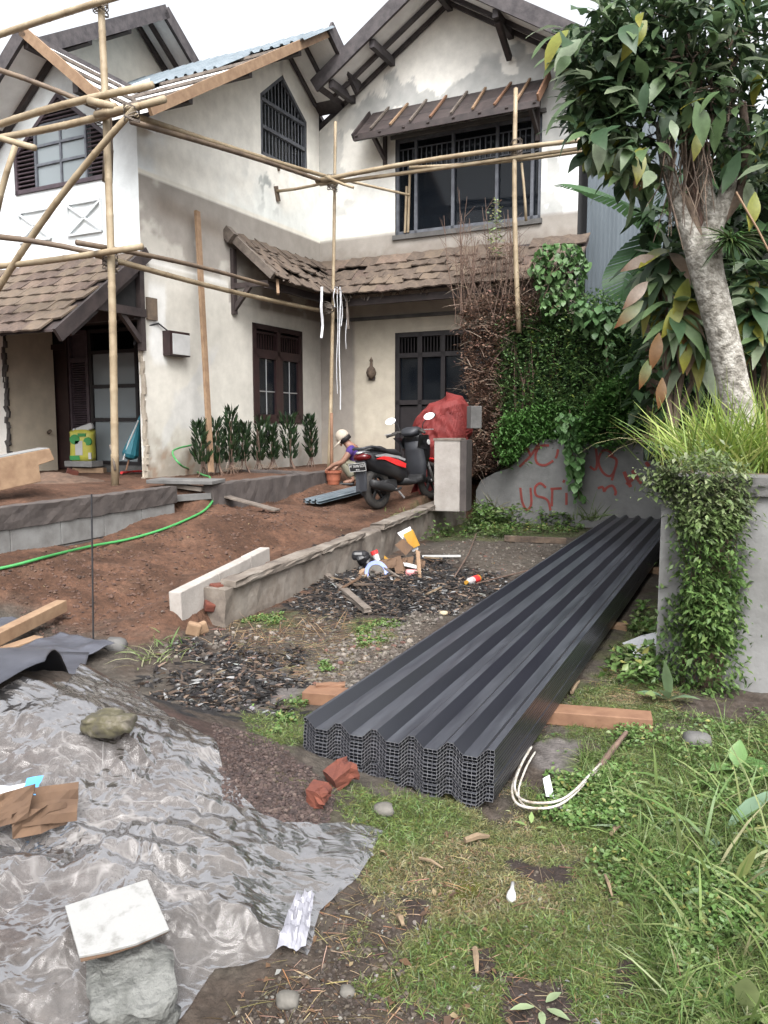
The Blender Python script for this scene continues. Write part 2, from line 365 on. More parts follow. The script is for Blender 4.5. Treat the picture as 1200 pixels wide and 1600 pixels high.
def blade_arrays(P, D, L, Wd, col, droop=.5, segs=2, tip=None):
    n = len(P); D = nrm(D); L = np.broadcast_to(L, (n,)); Wd = np.broadcast_to(Wd, (n,)); droop = np.broadcast_to(droop, (n,))
    side = nrm(np.cross(D, RNG.normal(0, 1, (n, 3)))); V = []; C = []; c = P.copy(); d = D.copy()
    prof = [1, .8, .05] if segs == 2 else [.7, 1, .75, .05]
    for k in range(segs + 1):
        V += [c - side * (Wd * prof[k])[:, None], c + side * (Wd * prof[k])[:, None]]
        cc = col * (.75 + .25 * k / segs) if tip is None else col * (1 - k / segs) + tip * (k / segs)
        C += [cc, cc]
        d = nrm(d + np.array([0, 0, -1.]) * (droop / segs)[:, None]); c = c + d * (L / segs)[:, None]
    V = np.stack(V, 1); C = np.stack(C, 1); m = V.shape[1]
    q = np.array([[2 * k, 2 * k + 1, 2 * k + 3, 2 * k + 2] for k in range(segs)])
    F = (np.arange(n)[:, None, None] * m + q[None]).reshape(-1, 4)
    return V.reshape(-1, 3), F, C.reshape(-1, 3)
def join_arrays(parts):
    V, F, C, o = [], [], [], 0
    for v, f, c in parts:
        if f.shape[1] == 3: f = np.concatenate([f, f[:, 2:3]], 1) if False else f
        V.append(v); F.append(f + o); C.append(c); o += len(v)
    return np.concatenate(V), np.concatenate(F), np.concatenate(C)
_ico = None
def lumps_arrays(P, S, col, flat=.7):
    """many small uneven stones"""
    global _ico
    if _ico is None:
        bm = bmesh.new(); bmesh.ops.create_icosphere(bm, subdivisions=1, radius=1)
        _ico = (np.array([v.co[:] for v in bm.verts]), np.array([[v.index for v in f.verts] for f in bm.faces])); bm.free()
    iv, fi = _ico; n = len(P)
    sc = RNG.uniform(.6, 1.3, (n, 1, 3)); sc[:, :, 2] *= flat
    th = RNG.uniform(0, 6.28, n); ca, sa = np.cos(th), np.sin(th)
    v = iv[None] * sc * RNG.uniform(.75, 1.2, (n, len(iv), 1)); x = v[..., 0] * ca[:, None] - v[..., 1] * sa[:, None]; y = v[..., 0] * sa[:, None] + v[..., 1] * ca[:, None]
    v = np.stack([x, y, v[..., 2]], -1) * np.asarray(S)[:, None, None] + P[:, None]
    F = (np.arange(n)[:, None, None] * len(iv) + fi[None]).reshape(-1, 3)
    return v.reshape(-1, 3), F, np.repeat(col, len(iv), 0)
# ================================================================== ground
K0 = gp(352, 972, .02); K1 = gp(728, 812, .04)             # foot of the old kerb wall, near and far
kd = Vector((K1.x - K0.x, K1.y - K0.y, 0)); KL = kd.length; kd.normalize(); kn = Vector((-kd.y, kd.x, 0))   # kn points left
LW0 = W(1.96, -3.78, 0); LW1 = W(1.66, -1.40, 0)           # low block wall
PL0 = W(1.95, -1.00, 0); PL1 = W(1.86, 1.75, 0)            # planter wall
CTRL = np.array([(-3.25, 6.74, .45), (-2.44, 9, .53), (-1.97, 9.2, .62), (-.89, 11.6, .66), (-.1, 10.5, .42), (.7, 11.4, .51),
                 (-1.3, 6.2, .12), (.9, 11.8, .47), (-.9, 8, .24), (-2.2, 5.3, .06), (-3.5, 5.3, .22), (-1.9, 7, .28), (-4.5, 5.0, .25),
                 (0.3, 14, .62), (2.0, 13, .6), (-1.2, 4.4, .0), (-2.6, 4.4, .02), (-5, 7, .55), (-.3, 9.0, .28), (-1.5, 9.5, .5), (-2.5, 3.2, .0)])
def yard_z(x, y):
    s = 0; wt = 0
    for cx, cy, cz in CTRL:
        q = 1 / (((x - cx) ** 2 + (y - cy) ** 2) ** 1.5 + .02); s = s + q * cz; wt = wt + q
    return s / wt
HEAP = [(-1.45, 2.95, 1.15, .75, .42), (-1.75, 3.55, .8, .5, .17), (-2.1, 2.6, .8, .9, .20), (-.55, 2.75, .45, .35, .06), (.10, 7.55, .62, .5, .13), (-.25, 7.3, .4, .3, .05), (-1.02, 4.75, .45, .35, .05)]
def heap_z(x, y):
    z = 0
    for cx, cy, rx, ry, h in HEAP:
        z = z + h * np.exp(-((x - cx) / rx) ** 2 - ((y - cy) / ry) ** 2)
    return z
def house_ab(x, y):
    dx, dy = x - HO.x, y - HO.y
    return dx * E1[0] + dy * E1[1], dx * E2[0] + dy * E2[1]
def gz_arr(x, y, fine=True):
    x = np.asarray(x, float); y = np.asarray(y, float)
    along = (x - K0.x) * kd.x + (y - K0.y) * kd.y; left = (x - K0.x) * kn.x + (y - K0.y) * kn.y
    clear = .015 * np.sin(x * 1.3) + .02 * (fbm(x * .9, y * .9, 3) - .5) + heap_z(x, y)
    yz = yard_z(x, y) + .07 * (fbm(x * 1.6, y * 1.6, 5) - .5) + .03 * (fbm(x * 4.5, y * 3, 6) - .5)
    # a rut and its spoil along the kerb side of the yard
    rut = np.exp(-((left - .75 - .12 * np.sin(along * 2)) / .16) ** 2) * sstep(-1.2, .2, along) * sstep(3.4, 1.8, along)
    spo = np.exp(-((left - .45) / .2) ** 2) * sstep(-1.2, .2, along) * sstep(3.0, 1.5, along)
    yz = yz - .09 * rut + .05 * spo
    m_near = sstep(-.9, .5, left); m_far = sstep(.10, .22, left); t = sstep(-.7, .0, along)
    m = m_near * (1 - t) + m_far * t
    far = sstep(KL + .2, KL + 1.0, along); m = np.maximum(m * (1 - far), far * sstep(-.6, .2, left))
    z = clear * (1 - m) + np.maximum(yz, clear * .0) * m + heap_z(x, y) * m * (t < .5) * 0
    a, b = house_ab(x, y)
    edge = np.where(b < -1.2, 1.96 + (b + 3.78) * (-.30 / 2.38), 1.95 - (b + 1.0) * .033)
    pl = sstep(.02, -.12, a - edge) * sstep(-4.6, -4.1, b)
    gap = np.exp(-((b + 1.2) / .17) ** 2) * sstep(-.9, -.1, a - edge)
    pz = HO.z + .02 * (fbm(x * 3, y * 3, 8) - .5) - .02 + .16 * np.exp(-((a - .45) / .75) ** 2 - ((b + 2.75) / .55) ** 2) - .18 * gap
    z = z * (1 - pl) + pz * pl
    if fine:
        z = z + .022 * (fbm(x * 9, y * 9, 21, 4) - .5) * (1 - pl * .4) + .018 * m * (1 - pl) * (np.abs(fbm(x * 14, y * 14, 33, 3) - .5) * 2) + .014 * (fbm(x * 30, y * 30, 25, 2) - .5)
    return z
def gz(x, y): return float(gz_arr(np.array([x]), np.array([y]))[0])
def on(px, py, dz=0):                          # the point of the ground a photo pixel shows
    r = ray(px, py); t = np.linspace(1.2, 22, 2600)
    z = EYE + r[2] * t; g = gz_arr(r[0] * t, t)
    i = int(np.argmax(z <= g)); i = i if z[i] <= g[i] else len(t) - 1
    return Vector((r[0] * t[i], t[i], g[i] + dz))
def poly_px(pts): return [tuple(on(*p)[:2]) for p in pts]
P_GRASS = [poly_px(q) for q in [
    [(500, 1240), (640, 1240), (800, 1270), (1000, 1130), (1450, 1160), (1450, 1620), (880, 1620), (640, 1600), (600, 1400), (560, 1330)],
    [(860, 1150), (1000, 960), (1060, 900), (1080, 1080), (1010, 1180)],
    [(385, 1105), (470, 1090), (500, 1130), (470, 1165), (400, 1150)],
    [(560, 975), (620, 965), (610, 1000), (560, 1010)],
    [(640, 835), (720, 790), (930, 815), (900, 838), (760, 845)],
    [(380, 968), (450, 955), (455, 975), (400, 985)]]]
P_ASH = [poly_px(q) for q in [[(215, 1085), (300, 1010), (420, 1015), (465, 1045), (440, 1085), (380, 1115), (290, 1110)],
                              [(455, 930), (540, 880), (660, 870), (790, 905), (760, 940), (640, 965), (480, 955)]]]
P_SAND = [poly_px(q) for q in [[(200, 1085), (330, 1130), (440, 1175), (520, 1230), (500, 1300), (420, 1300), (340, 1250), (0, 1500), (0, 1120)]]]
P_SLAB = [poly_px(q) for q in [[(380, 1090), (440, 1050), (490, 1060), (500, 1085), (430, 1105), (390, 1115)], [(820, 1160), (900, 1160), (900, 1210), (850, 1200)]]]
P_GRAV = [poly_px(q) for q in [[(470, 1060), (520, 1010), (640, 965), (720, 930), (640, 1010), (540, 1080)], [(660, 860), (760, 840), (880, 850), (800, 900), (700, 870)]]]
P_SOIL = [poly_px(q) for q in [[(280, 1620), (330, 1540), (450, 1500), (500, 1430), (590, 1380), (620, 1450), (560, 1560), (640, 1620)]]]
P_BARE = [poly_px(q) for q in [[(800, 1350), (905, 1345), (900, 1385), (830, 1390)], [(865, 1390), (925, 1395), (915, 1415), (870, 1415)], [(940, 1388), (972, 1388), (972, 1412), (944, 1410)],
                               [(735, 1480), (772, 1482), (770, 1535), (738, 1530)], [(625, 1405), (668, 1412), (665, 1460), (632, 1455)], [(790, 1530), (900, 1530), (880, 1620), (780, 1620)],
                               [(960, 1500), (1020, 1510), (1010, 1570), (960, 1565)]]]
P_MOSS = [poly_px(q) for q in [[(680, 1390), (730, 1365), (770, 1390), (740, 1412), (690, 1410)], [(1060, 1435), (1110, 1430), (1110, 1455), (1060, 1455)], [(590, 1500), (640, 1530), (620, 1590), (560, 1540)]]]
def msk(polys, x, y, soft, nz, seed):
    d = np.full(np.shape(x), 9.)
    for p in polys: d = np.minimum(d, inpoly(x, y, p))
    return sstep(soft, -soft, d + (fbm(x * 7, y * 7, seed, 4) - .5) * nz)
def ground_masks(x, y):
    along = (x - K0.x) * kd.x + (y - K0.y) * kd.y; left = (x - K0.x) * kn.x + (y - K0.y) * kn.y
    a, b = house_ab(x, y)
    yard = sstep(-.15, .15, left + (fbm(x * 4, y * 4, 61) - .5) * .5) * sstep(-.95, -.5, along + (fbm(x * 4, y * 4, 62) - .5) * .6)
    return dict(yard=yard, grass=msk(P_GRASS, x, y, .12, .5, 71), ash=msk(P_ASH, x, y, .09, .95, 72), sand=msk(P_SAND, x, y, .06, .15, 73),
                slab=msk(P_SLAB, x, y, .03, .15, 74), grav=msk(P_GRAV, x, y, .12, .4, 75), soil=msk(P_SOIL, x, y, .1, .3, 76),
                bare=msk(P_BARE, x, y, .02, .10, 77), moss=msk(P_MOSS, x, y, .04, .15, 78))
def ground_col(x, y):
    k = ground_masks(x, y); n1 = fbm(x * 2.2, y * 2.2, 81)[:, None]; n2 = fbm(x * 11, y * 11, 82)[:, None]; n3 = fbm(x * 40, y * 40, 83, 2)[:, None]
    def mixc(c, q, mk): return c * (1 - mk[:, None]) + q * mk[:, None]
    A = lambda *v: np.array(v)
    c = A(.115, .088, .070) * (.7 + .6 * n2) * (.85 + .3 * n1) + A(.05, .045, .04) * sstep(.56, .7, n3)
    c = mixc(c, A(.155, .140, .118) * (.6 + .8 * n2), sstep(.42, .62, n1[:, 0]) * .6)
    yd = A(.205, .108, .070) * (.62 + .7 * n2) * (.8 + .4 * n1)
    yd = yd * (1 - .45 * sstep(.5, .68, n1)) * (.75 + .5 * fbm(x * 5 + 2 * n1[:, 0], y * 2.2, 84)[:, None]) + A(.03, .012, .004) * n3
    yd = yd + A(.03, .022, .016) * sstep(.60, .72, fbm(x * 3.5, y * 3.5, 85))[:, None]
    c = mixc(c, yd, k['yard'])
    c = mixc(c, A(.235, .20, .165) * (.55 + .8 * n3) * (.8 + .4 * n2), k['grav'] * .55)
    c = mixc(c, A(.25, .225, .215) * (.85 + .3 * n2), k['slab'])
    c = mixc(c, A(.105, .068, .058) * (.7 + .6 * n2), k['sand'])
    c = mixc(c, A(.085, .064, .05) * (.6 + .8 * n2) + A(.02, .02, 0) * sstep(.5, .7, n1), k['soil'])
    g = A(.125, .155, .06) * (.6 + .8 * n2) * (1 - .4 * n1) + A(.14, .115, .065) * sstep(.45, .75, n1) * .8
    c = mixc(c, g, k['grass'] * .85)
    c = mixc(c, A(.065, .048, .042) * (.7 + .7 * n2), k['bare'])
    c = mixc(c, A(.115, .115, .015) * (.6 + .8 * n2), k['moss'])
    c = mixc(c, A(.032, .030, .032) * (.6 + 1.1 * n3), k['ash'])
    return np.clip(c * .37, .004, 1)              # damp ground
rows = np.concatenate([[-300, -60, -12, -2, .4, .9], np.geomspace(1.3, 16.5, 520), [18, 22, 30, 60, 160, 700]])
us = np.concatenate([[-60, -14, -5, -2.2, -1.35], np.linspace(-1, 1, 440), [1.35, 2.2, 5, 14, 60]])
half = .62 * np.clip(rows, 1.3, 16.5) + .35
GX = (us[None, :] * half[:, None]); GY = np.repeat(rows[:, None], len(us), 1); gx, gy = GX.ravel(), GY.ravel()
GZ = gz_arr(gx, gy)
np_mesh('ground', np.stack([gx, gy, GZ], 1), grid_faces(len(rows), len(us))[:, ::-1], M['ground'], ground_col(gx, gy))['kind'] = 'structure'

# ================================================================== the house
house = thing('house', 'two storey cream house under renovation with gabled roofs and broken tiled eaves', 'house', HO, -AN)
HL = 4.62; AC = 4.76                                        # depth of the side wing, width of the set back front
def hpart(mb, name, m, parent=None, **k): return mb.build(name, m, parent or house, world=False, **k)
def patches_mesh(name, plane, at, plist, colfn, du=.036, flip=False):
    Vs, Fs, Cs, o = [], [], [], 0
    pl2 = []
    for u0, u1, lo, hi in plist:
        cuts = [c for c in (2.96, 4.078) if not callable(lo) and lo < c - .02 and c + .02 < min((hi(q) if callable(hi) else hi) for q in np.linspace(u0, u1, 9))]
        zz = [lo] + cuts + [hi]; pl2 += [(u0, u1, zz[i], zz[i + 1]) for i in range(len(zz) - 1)]
    for u0, u1, lo, hi in pl2:
        nu = max(2, int(abs(u1 - u0) / du) + 2); U = np.linspace(u0, u1, nu)
        lo_ = np.array([lo(q) if callable(lo) else lo for q in U]); hi_ = np.array([hi(q) if callable(hi) else hi for q in U])
        nv = max(2, int((hi_ - lo_).max() / du) + 2); t = np.linspace(0, 1, nv)
        UU = np.repeat(U[:, None], nv, 1).ravel(); HH = (lo_[:, None] + (hi_ - lo_)[:, None] * t[None]).ravel()
        q = np.full(UU.shape, float(at)) + .006 * (fbm(UU * 2.5, HH * 2.5, 91, 3) - .5)
        V = np.stack([q, UU, HH], 1) if plane == 'a' else np.stack([UU, q, HH], 1)
        Vs.append(V); Fs.append(grid_faces(nu, nv) + o); Cs.append(colfn(UU, HH)); o += len(V)
    F = np.concatenate(Fs); F = F[:, ::-1] if flip else F
    return np_mesh(name, np.concatenate(Vs), F, M['plaster'], np.clip(np.concatenate(Cs), .01, .9), house, smooth=False)
A3 = lambda *v: np.array(v)
def lerp(c, q, m): return c * (1 - m[:, None]) + q * m[:, None]
def col_front(u, h):        # white painted front
    n = fbm(u * 2, h * 2, 101)[:, None]; n2 = fbm(u * 9, h * 9, 102)[:, None]
    c = A3(.70, .735, .745) * (.93 + .1 * n) * (.97 + .06 * n2)
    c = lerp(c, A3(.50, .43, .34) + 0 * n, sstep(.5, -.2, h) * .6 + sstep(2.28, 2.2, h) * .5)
    return c
def col_side(u, h):
    n = fbm(u * 1.7, h * 1.7, 111)[:, None]; n2 = fbm(u * 8, h * 8, 112)[:, None]; st = fbm(u * 7, h * .7, 113)[:, None]
    up = A3(.79, .775, .715) * (.9 + .16 * n) * (.96 + .08 * n2)
    up = lerp(up, A3(.70, .73, .71) * (.92 + .12 * st), sstep(4.95, 4.3, h + (n[:, 0] - .5) * 1.1) * sstep(.9, 3.2, u + (n2[:, 0] - .5)) * .85)
    up = lerp(up, A3(.33, .35, .34) + 0 * n, sstep(.60, .68, fbm(u * 5, h * 4, 114)) * np.exp(-((u - 3.0) / .5) ** 2 - ((h - 4.65) / .35) ** 2))
    up = lerp(up, A3(.42, .42, .40) + 0 * n, np.exp(-((u - 3.42) / .06) ** 2) * sstep(6.5, 6.75, h) * .8)
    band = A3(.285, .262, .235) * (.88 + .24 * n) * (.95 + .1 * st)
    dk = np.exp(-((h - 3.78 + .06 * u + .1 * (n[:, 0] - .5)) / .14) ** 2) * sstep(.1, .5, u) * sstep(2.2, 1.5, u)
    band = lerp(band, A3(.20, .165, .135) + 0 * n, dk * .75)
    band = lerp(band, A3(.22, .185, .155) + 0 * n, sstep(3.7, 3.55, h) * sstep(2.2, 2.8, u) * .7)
    lo = A3(.51, .49, .44) * (.86 + .26 * n) * (.95 + .1 * st)
    lo = lerp(lo, A3(.22, .185, .145) + 0 * n, sstep(.75, .0, h + (n2[:, 0] - .5) * .7) * .8)
    lo = lerp(lo, A3(.23, .15, .10) + 0 * n, sstep(.62, .72, fbm(u * 6, h * 6, 116)) * sstep(.6, .2, h) * .7)
    # a pale filled crack shaped like a cross and smears of white filler
    w_ = (fbm(u * 5, h * 5, 115) - .5) * .22
    d1 = np.abs((h - 1.0) - (u - .75) * 1.15 + w_); d2 = np.abs((h - .9) + (u - .9) * .5 + w_)
    x1 = sstep(.16, .10, d1) * sstep(.0, .1, u - .25) * sstep(1.75, 1.55, u) * sstep(2.05, 1.7, h)
    x2 = sstep(.24, .16, np.hypot((u - .95) * .8, h - .95) - .12 + w_)
    lo = lerp(lo, A3(.46, .455, .44) + 0 * n, np.maximum(x1, x2) * .75)
    lo = lerp(lo, A3(.66, .66, .64) + 0 * n, sstep(.10, .03, np.abs(u - .30) - .10 + w_ * .6) * sstep(1.5, 1.65, h) * sstep(2.75, 2.55, h) * .9)
    lo = lerp(lo, A3(.36, .355, .34) + 0 * n, sstep(2.0, 3.6, u) * sstep(1.8, .3, h) * .55)
    lo = lerp(lo, A3(.62, .61, .58) + 0 * n, sstep(.035, .02, np.abs(h - 2.95 + (u - .1) * .03)) * sstep(1.9, 1.8, u))
    lo = lerp(lo, A3(.27, .24, .215) + 0 * n, sstep(3.9, 4.4, u) * .35)
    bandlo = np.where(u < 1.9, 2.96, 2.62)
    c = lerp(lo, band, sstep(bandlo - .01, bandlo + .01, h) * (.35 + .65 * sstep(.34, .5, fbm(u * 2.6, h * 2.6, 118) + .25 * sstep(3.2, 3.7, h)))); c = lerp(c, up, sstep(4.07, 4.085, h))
    c = lerp(c, A3(.70, .68, .61) + 0 * n, sstep(.035, .022, np.abs(h - 4.10)))
    c = lerp(c, A3(.68, .71, .72) + 0 * n, sstep(.5, .1, u + (n[:, 0] - .5) * .7) * sstep(4.1, 4.15, h))
    return c
def col_back(u, h):         # the set back front with its grey repairs
    n = fbm(u * 1.7, h * 1.7, 121)[:, None]; n2 = fbm(u * 8, h * 8, 122)[:, None]; st = fbm(u * 7, h * .7, 123)[:, None]
    c = A3(.79, .77, .715) * (.9 + .16 * n) * (.96 + .08 * n2)
    c = lerp(c, A3(.72, .73, .71) * (.9 + .15 * st), sstep(5.6, 4.6, h + (n[:, 0] - .5) * 1.0) * .75)
    wv = (fbm(u * 2.2 + 3, h * 2.2, 124, 5) - .5)
    band = sstep(.36, .32, np.abs(h - (5.98 + .12 * np.sin(u * 1.4) + .10 * u)) + wv * 1.0) * sstep(.3, .9, u)
    v1 = sstep(.20, .17, np.abs(u - 3.25) + wv * .4) * sstep(6.0, 6.2, h) * sstep(6.85, 6.6, h)
    v2 = sstep(.19, .16, np.abs(u - 1.45 - .3 * (6.6 - h)) + wv * .4) * sstep(5.7, 6.0, h) * sstep(6.7, 6.4, h)
    r1 = sstep(.58, .53, np.hypot((u - 4.35) * .9, (h - 5.75) * .9) + wv * 1.1)
    r2 = sstep(.16, .13, np.abs(u - 4.3) + wv * .5) * sstep(5.2, 4.9, h)
    l1 = sstep(.4, .34, np.hypot(u - .35, (h - 5.5) * .6) + wv * 1.0)
    gm = np.clip(band + v1 + v2 + r1 + r2 + l1 * .6, 0, 1)
    gm = gm * sstep(.36, .39, fbm(u * 3.1, h * 3.1, 126) + .12) * (.75 + .4 * fbm(u * 6, h * 6, 127))
    c = lerp(c, A3(.40, .405, .395) * (.80 + .38 * n) * (.92 + .16 * n2), gm * .92)
    c = lerp(c, A3(.72, .74, .75) + 0 * n, sstep(4.38, 4.46, u + wv * .4) * sstep(5.45, 5.2, h + wv * .6) * (1 - gm))
    c = lerp(c, A3(.66, .65, .60) + 0 * n, sstep(.05, .03, np.abs(h - 4.10)) * sstep(3.9, 1.2, u))
    bd = A3(.285, .262, .235) * (.82 + .34 * n) * (.95 + .1 * st)
    bd = lerp(bd, A3(.20, .17, .145) + 0 * n, sstep(3.9, 3.7, h + (n2[:, 0] - .5) * .3) * .6)
    lo = A3(.42, .38, .31) * (.9 + .18 * n) * (.96 + .08 * st)  # whole lower wall darker, shade under the eaves put into its colour
    lo = lerp(lo, A3(.25, .225, .20) * (.9 + .2 * st), sstep(.75, .68, u + wv * .05))
    lo = lerp(lo, A3(.36, .31, .26) + 0 * n, sstep(2.62, 2.66, h) * .75)
    lo = lerp(lo, A3(.33, .28, .22) + 0 * n, sstep(.7, .2, h) * .6)
    c = lerp(c, bd, sstep(4.09, 4.07, h) * (1 - sstep(1.45, 1.55, u) * sstep(4.3, 4.25, u) * 0)); c = lerp(c, lo, sstep(3.3, 3.28, h))
    return c
RA = lambda a: 5.82 - .80 * abs(a + 1.43)                   # undersides of the three gables
RB = lambda b: 7.02 - .62 * abs(b - 3.5)
RC = lambda a: 7.62 - .62 * abs(a - 2.56)
# -- front (left) wing: plane b = 0
wsA = [hb(27, 245, 0), hb(94, 150, 0), hb(173, 205, 0)]
WA = dict(u0=-2.37, u1=-.49, lo=4.06, sh=4.62, ap=5.33, um=-1.43)
topA = lambda a: WA['sh'] + (WA['ap'] - WA['sh']) * (1 - abs(a - WA['um']) / (WA['um'] - WA['u0']))
patches_mesh('front_wall', 'b', 0, [(-4.6, -2.83, -.4, RA), (-2.83, WA['u0'], 2.25, RA), (WA['u0'], WA['u1'], 2.25, WA['lo']), (WA['u0'], WA['um'], topA, RA), (WA['um'], WA['u1'], topA, RA),
                                    (WA['u1'], 0, 2.25, RA), (-.10, 0, -.3, 2.25)], col_front)
# -- side wall: plane a = 0
WB = (2.48, 3.95, .75, 2.38); GB = dict(u0=2.81, u1=4.20, lo=5.12, sh=6.06, ap=6.58, um=3.46)
topB = lambda b: GB['sh'] + (GB['ap'] - GB['sh']) * (1 - abs(b - GB['um']) / (GB['um'] - GB['u0'] if b < GB['um'] else GB['u1'] - GB['um']))
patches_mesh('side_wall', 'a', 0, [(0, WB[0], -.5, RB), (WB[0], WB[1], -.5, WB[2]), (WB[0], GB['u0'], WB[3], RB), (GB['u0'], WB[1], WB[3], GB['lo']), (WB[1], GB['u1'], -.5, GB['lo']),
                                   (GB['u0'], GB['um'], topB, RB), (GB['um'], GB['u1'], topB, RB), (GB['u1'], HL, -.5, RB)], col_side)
# -- set back front: plane b = HL
WC = (1.55, 4.16, 4.04, 5.65); DC = (1.55, 3.55, -.5, 2.35)
patches_mesh('recessed_wall', 'b', HL, [(0, WC[0], -.5, RC), (WC[0], DC[1], DC[3], WC[2]), (DC[1], WC[1], -.5, WC[2]), (WC[0], 2.56, WC[3], RC), (2.56, WC[1], WC[3], RC), (WC[1], AC, -.5, RC)], col_back)
# -- walls out of sight close the shell
mb = MB(); mb.box((AC - .06, 8.0, 3.2), (.1, 6.7, 6.6)); mb.box((-4.65, 5, 2.3), (.1, 10, 5.4)); mb.box((0, 11.3, 3), (9.4, .1, 7)); mb.box((-2.3, 5.8, 3.3), (4.3, 10, .12)); mb.box((2.3, 8.05, 3.3), (4.5, 6.5, .12)); mb.box((2.3, 8.05, -.15), (4.5, 6.5, .12))
mb.box((-2.4, 3.0, -.1), (4.6, 5.8, .1))
hpart(mb, 'rear_wall', M['inside'])
# -- porch recess of the front wing
RB_ = .92
def col_porch(u, h): return A3(.55, .48, .38)[None] * (.85 + .3 * fbm(u * 3, h * 3, 131)[:, None])
patches_mesh('porch_wall', 'a', -2.83, [(0, RB_, -.2, 2.25)], col_porch)
mb = MB(); mb.box((-1.47, .46, 2.31), (2.7, .95, .08)); hpart(mb, 'porch_ceiling', M['dark_wood'])
mb = MB()
for k in range(26):
    mb.box((-2.83 + RNG.normal(0, .012), .012 + RNG.normal(0, .008), .0 + k * .088), (RNG.uniform(.05, .1), .04, .1), (0, RNG.normal(0, .3), RNG.normal(0, .3)))
hpart(mb, 'broken_plaster_edge', M['concrete_dark'])
mb = MB()
for k in range(30):
    mb.box((-.015 + RNG.normal(0, .014), -.012 + RNG.normal(0, .006), -.05 + k * .088), (RNG.uniform(.05, .065), .04, .1), (0, RNG.normal(0, .12), RNG.normal(0, .15)))
hpart(mb, 'rough_wall_edge', mat('chipped_plaster', (.55, .49, .40), (.42, .36, .29), rough=.95, scale=9, bump=.5))
bk = MB(); bk.box((.012, .16, 2.30), (.045, .19, .30)); o = hpart(bk, 'bare_brick_patch', M['tile'])
def bars(name, segs, m, parent, w_, d_=None, up=(0, 0, 1)):
    mb = MB()
    for p, q in segs: mb.bar(p, q, w_, d_ or w_, up)
    return hpart(mb, name, m, parent)
# porch door and window wall at b = RB_
dr = MB(); dr.box((-2.93, RB_ + .06, 1.1), (.62, .1, 2.3)); 
fr = bars('door_frame', [((-3.22, RB_, 0), (-3.22, RB_, 2.25)), ((-2.52, RB_, 0), (-2.52, RB_, 2.25)), ((-3.22, RB_, 1.97), (-2.52, RB_, 1.97))], M['frame_red'], None, .08)
dd = MB(); dd.box((-2.87, RB_ + .07, .97), (.66, .045, 1.94)); door = hpart(dd, 'front_door', M['frame_red'])
for z0, z1 in ((.15, .75), (.95, 1.75)):
    for x0 in (-3.02, -2.72):
        q = MB(); q.box((x0, RB_ + .045, (z0 + z1) / 2), (.22, .02, z1 - z0)); hpart(q, 'door_panel', M['frame_red'], door)
q = MB(); q.tube([(-3.12, RB_ + .04, .98), (-3.12, RB_ - .02, .98), (-3.04, RB_ - .02, .98)], .012, 6); hpart(q, 'door_handle', M['silver'], door)
q = MB(); q.box((-2.87, RB_ + .06, 2.12), (.66, .03, .26)); hpart(q, 'transom', M['inside'])
lv = bars('louvre_panel', [((-2.47, RB_ + .02, .1), (-2.47, RB_ + .02, 2.2)), ((-2.08, RB_ + .02, .1), (-2.08, RB_ + .02, 2.2)), ((-2.47, RB_ + .02, .12), (-2.08, RB_ + .02, .12)), ((-2.47, RB_ + .02, 1.75), (-2.08, RB_ + .02, 1.75)), ((-2.47, RB_ + .02, 2.18), (-2.08, RB_ + .02, 2.18))], M['shutter'], None, .06)
q = MB()
for k in range(44): q.box((-2.275, RB_ + .025, .17 + k * .036), (.34, .03, .012), (.7, 0, 0))
o = hpart(q, 'louvre_slats', M['shutter'], lv); o['kind'] = 'stuff'
q = MB(); q.box((-2.275, RB_ + .06, 1.97), (.36, .02, .38)); hpart(q, 'louvre_top_board', M['shutter'], lv)
pw = bars('porch_window', [((x, RB_ + .02, .08), (x, RB_ + .02, 2.2)) for x in (-2.0, -1.52, -1.04, -.55, -.08)] + [((-2.0, RB_ + .02, z), (-.08, RB_ + .02, z)) for z in (.12, .80, 1.32, 1.85, 2.18)], M['frame'], None, .055)
for i, x in enumerate((-1.76, -1.28, -.80, -.32)):
    for z0, z1 in ((.15, .77), (.83, 1.29), (1.35, 1.82)):
        q = MB(); q.box((x, RB_ + .03, (z0 + z1) / 2), (.43, .006, z1 - z0)); hpart(q, 'pane', M['glass_pale'], pw)
q = MB()
for x in np.arange(-1.95, -.1, .085): q.tube([(x, RB_ + .10, .14), (x, RB_ + .10, 1.85)], .006, 5)
for z in np.arange(.2, 1.85, .2): q.tube([(-1.98, RB_ + .10, z), (-.1, RB_ + .10, z)], .006, 5)
hpart(q, 'window_bars', M['white'], pw)
q = MB(); q.add([(-1.98, RB_ + .2, .14), (-.1, RB_ + .2, .14), (-.1, RB_ + .2, 1.9), (-1.98, RB_ + .2, 1.9)], [(0, 1, 2, 3)]); hpart(q, 'curtain', M['curtain'], pw)
q = MB(); q.box((-1.04, RB_ + .02, .0), (2.05, .2, .18)); hpart(q, 'window_plinth', M['concrete'])
q = MB(); q.box((-3.3, RB_ + .1, 1.1), (.14, .1, 2.5)); q.box((-1.5, RB_ + .3, 2.36), (2.9, .9, .1)); hpart(q, 'porch_inner_wall', M['inside'])
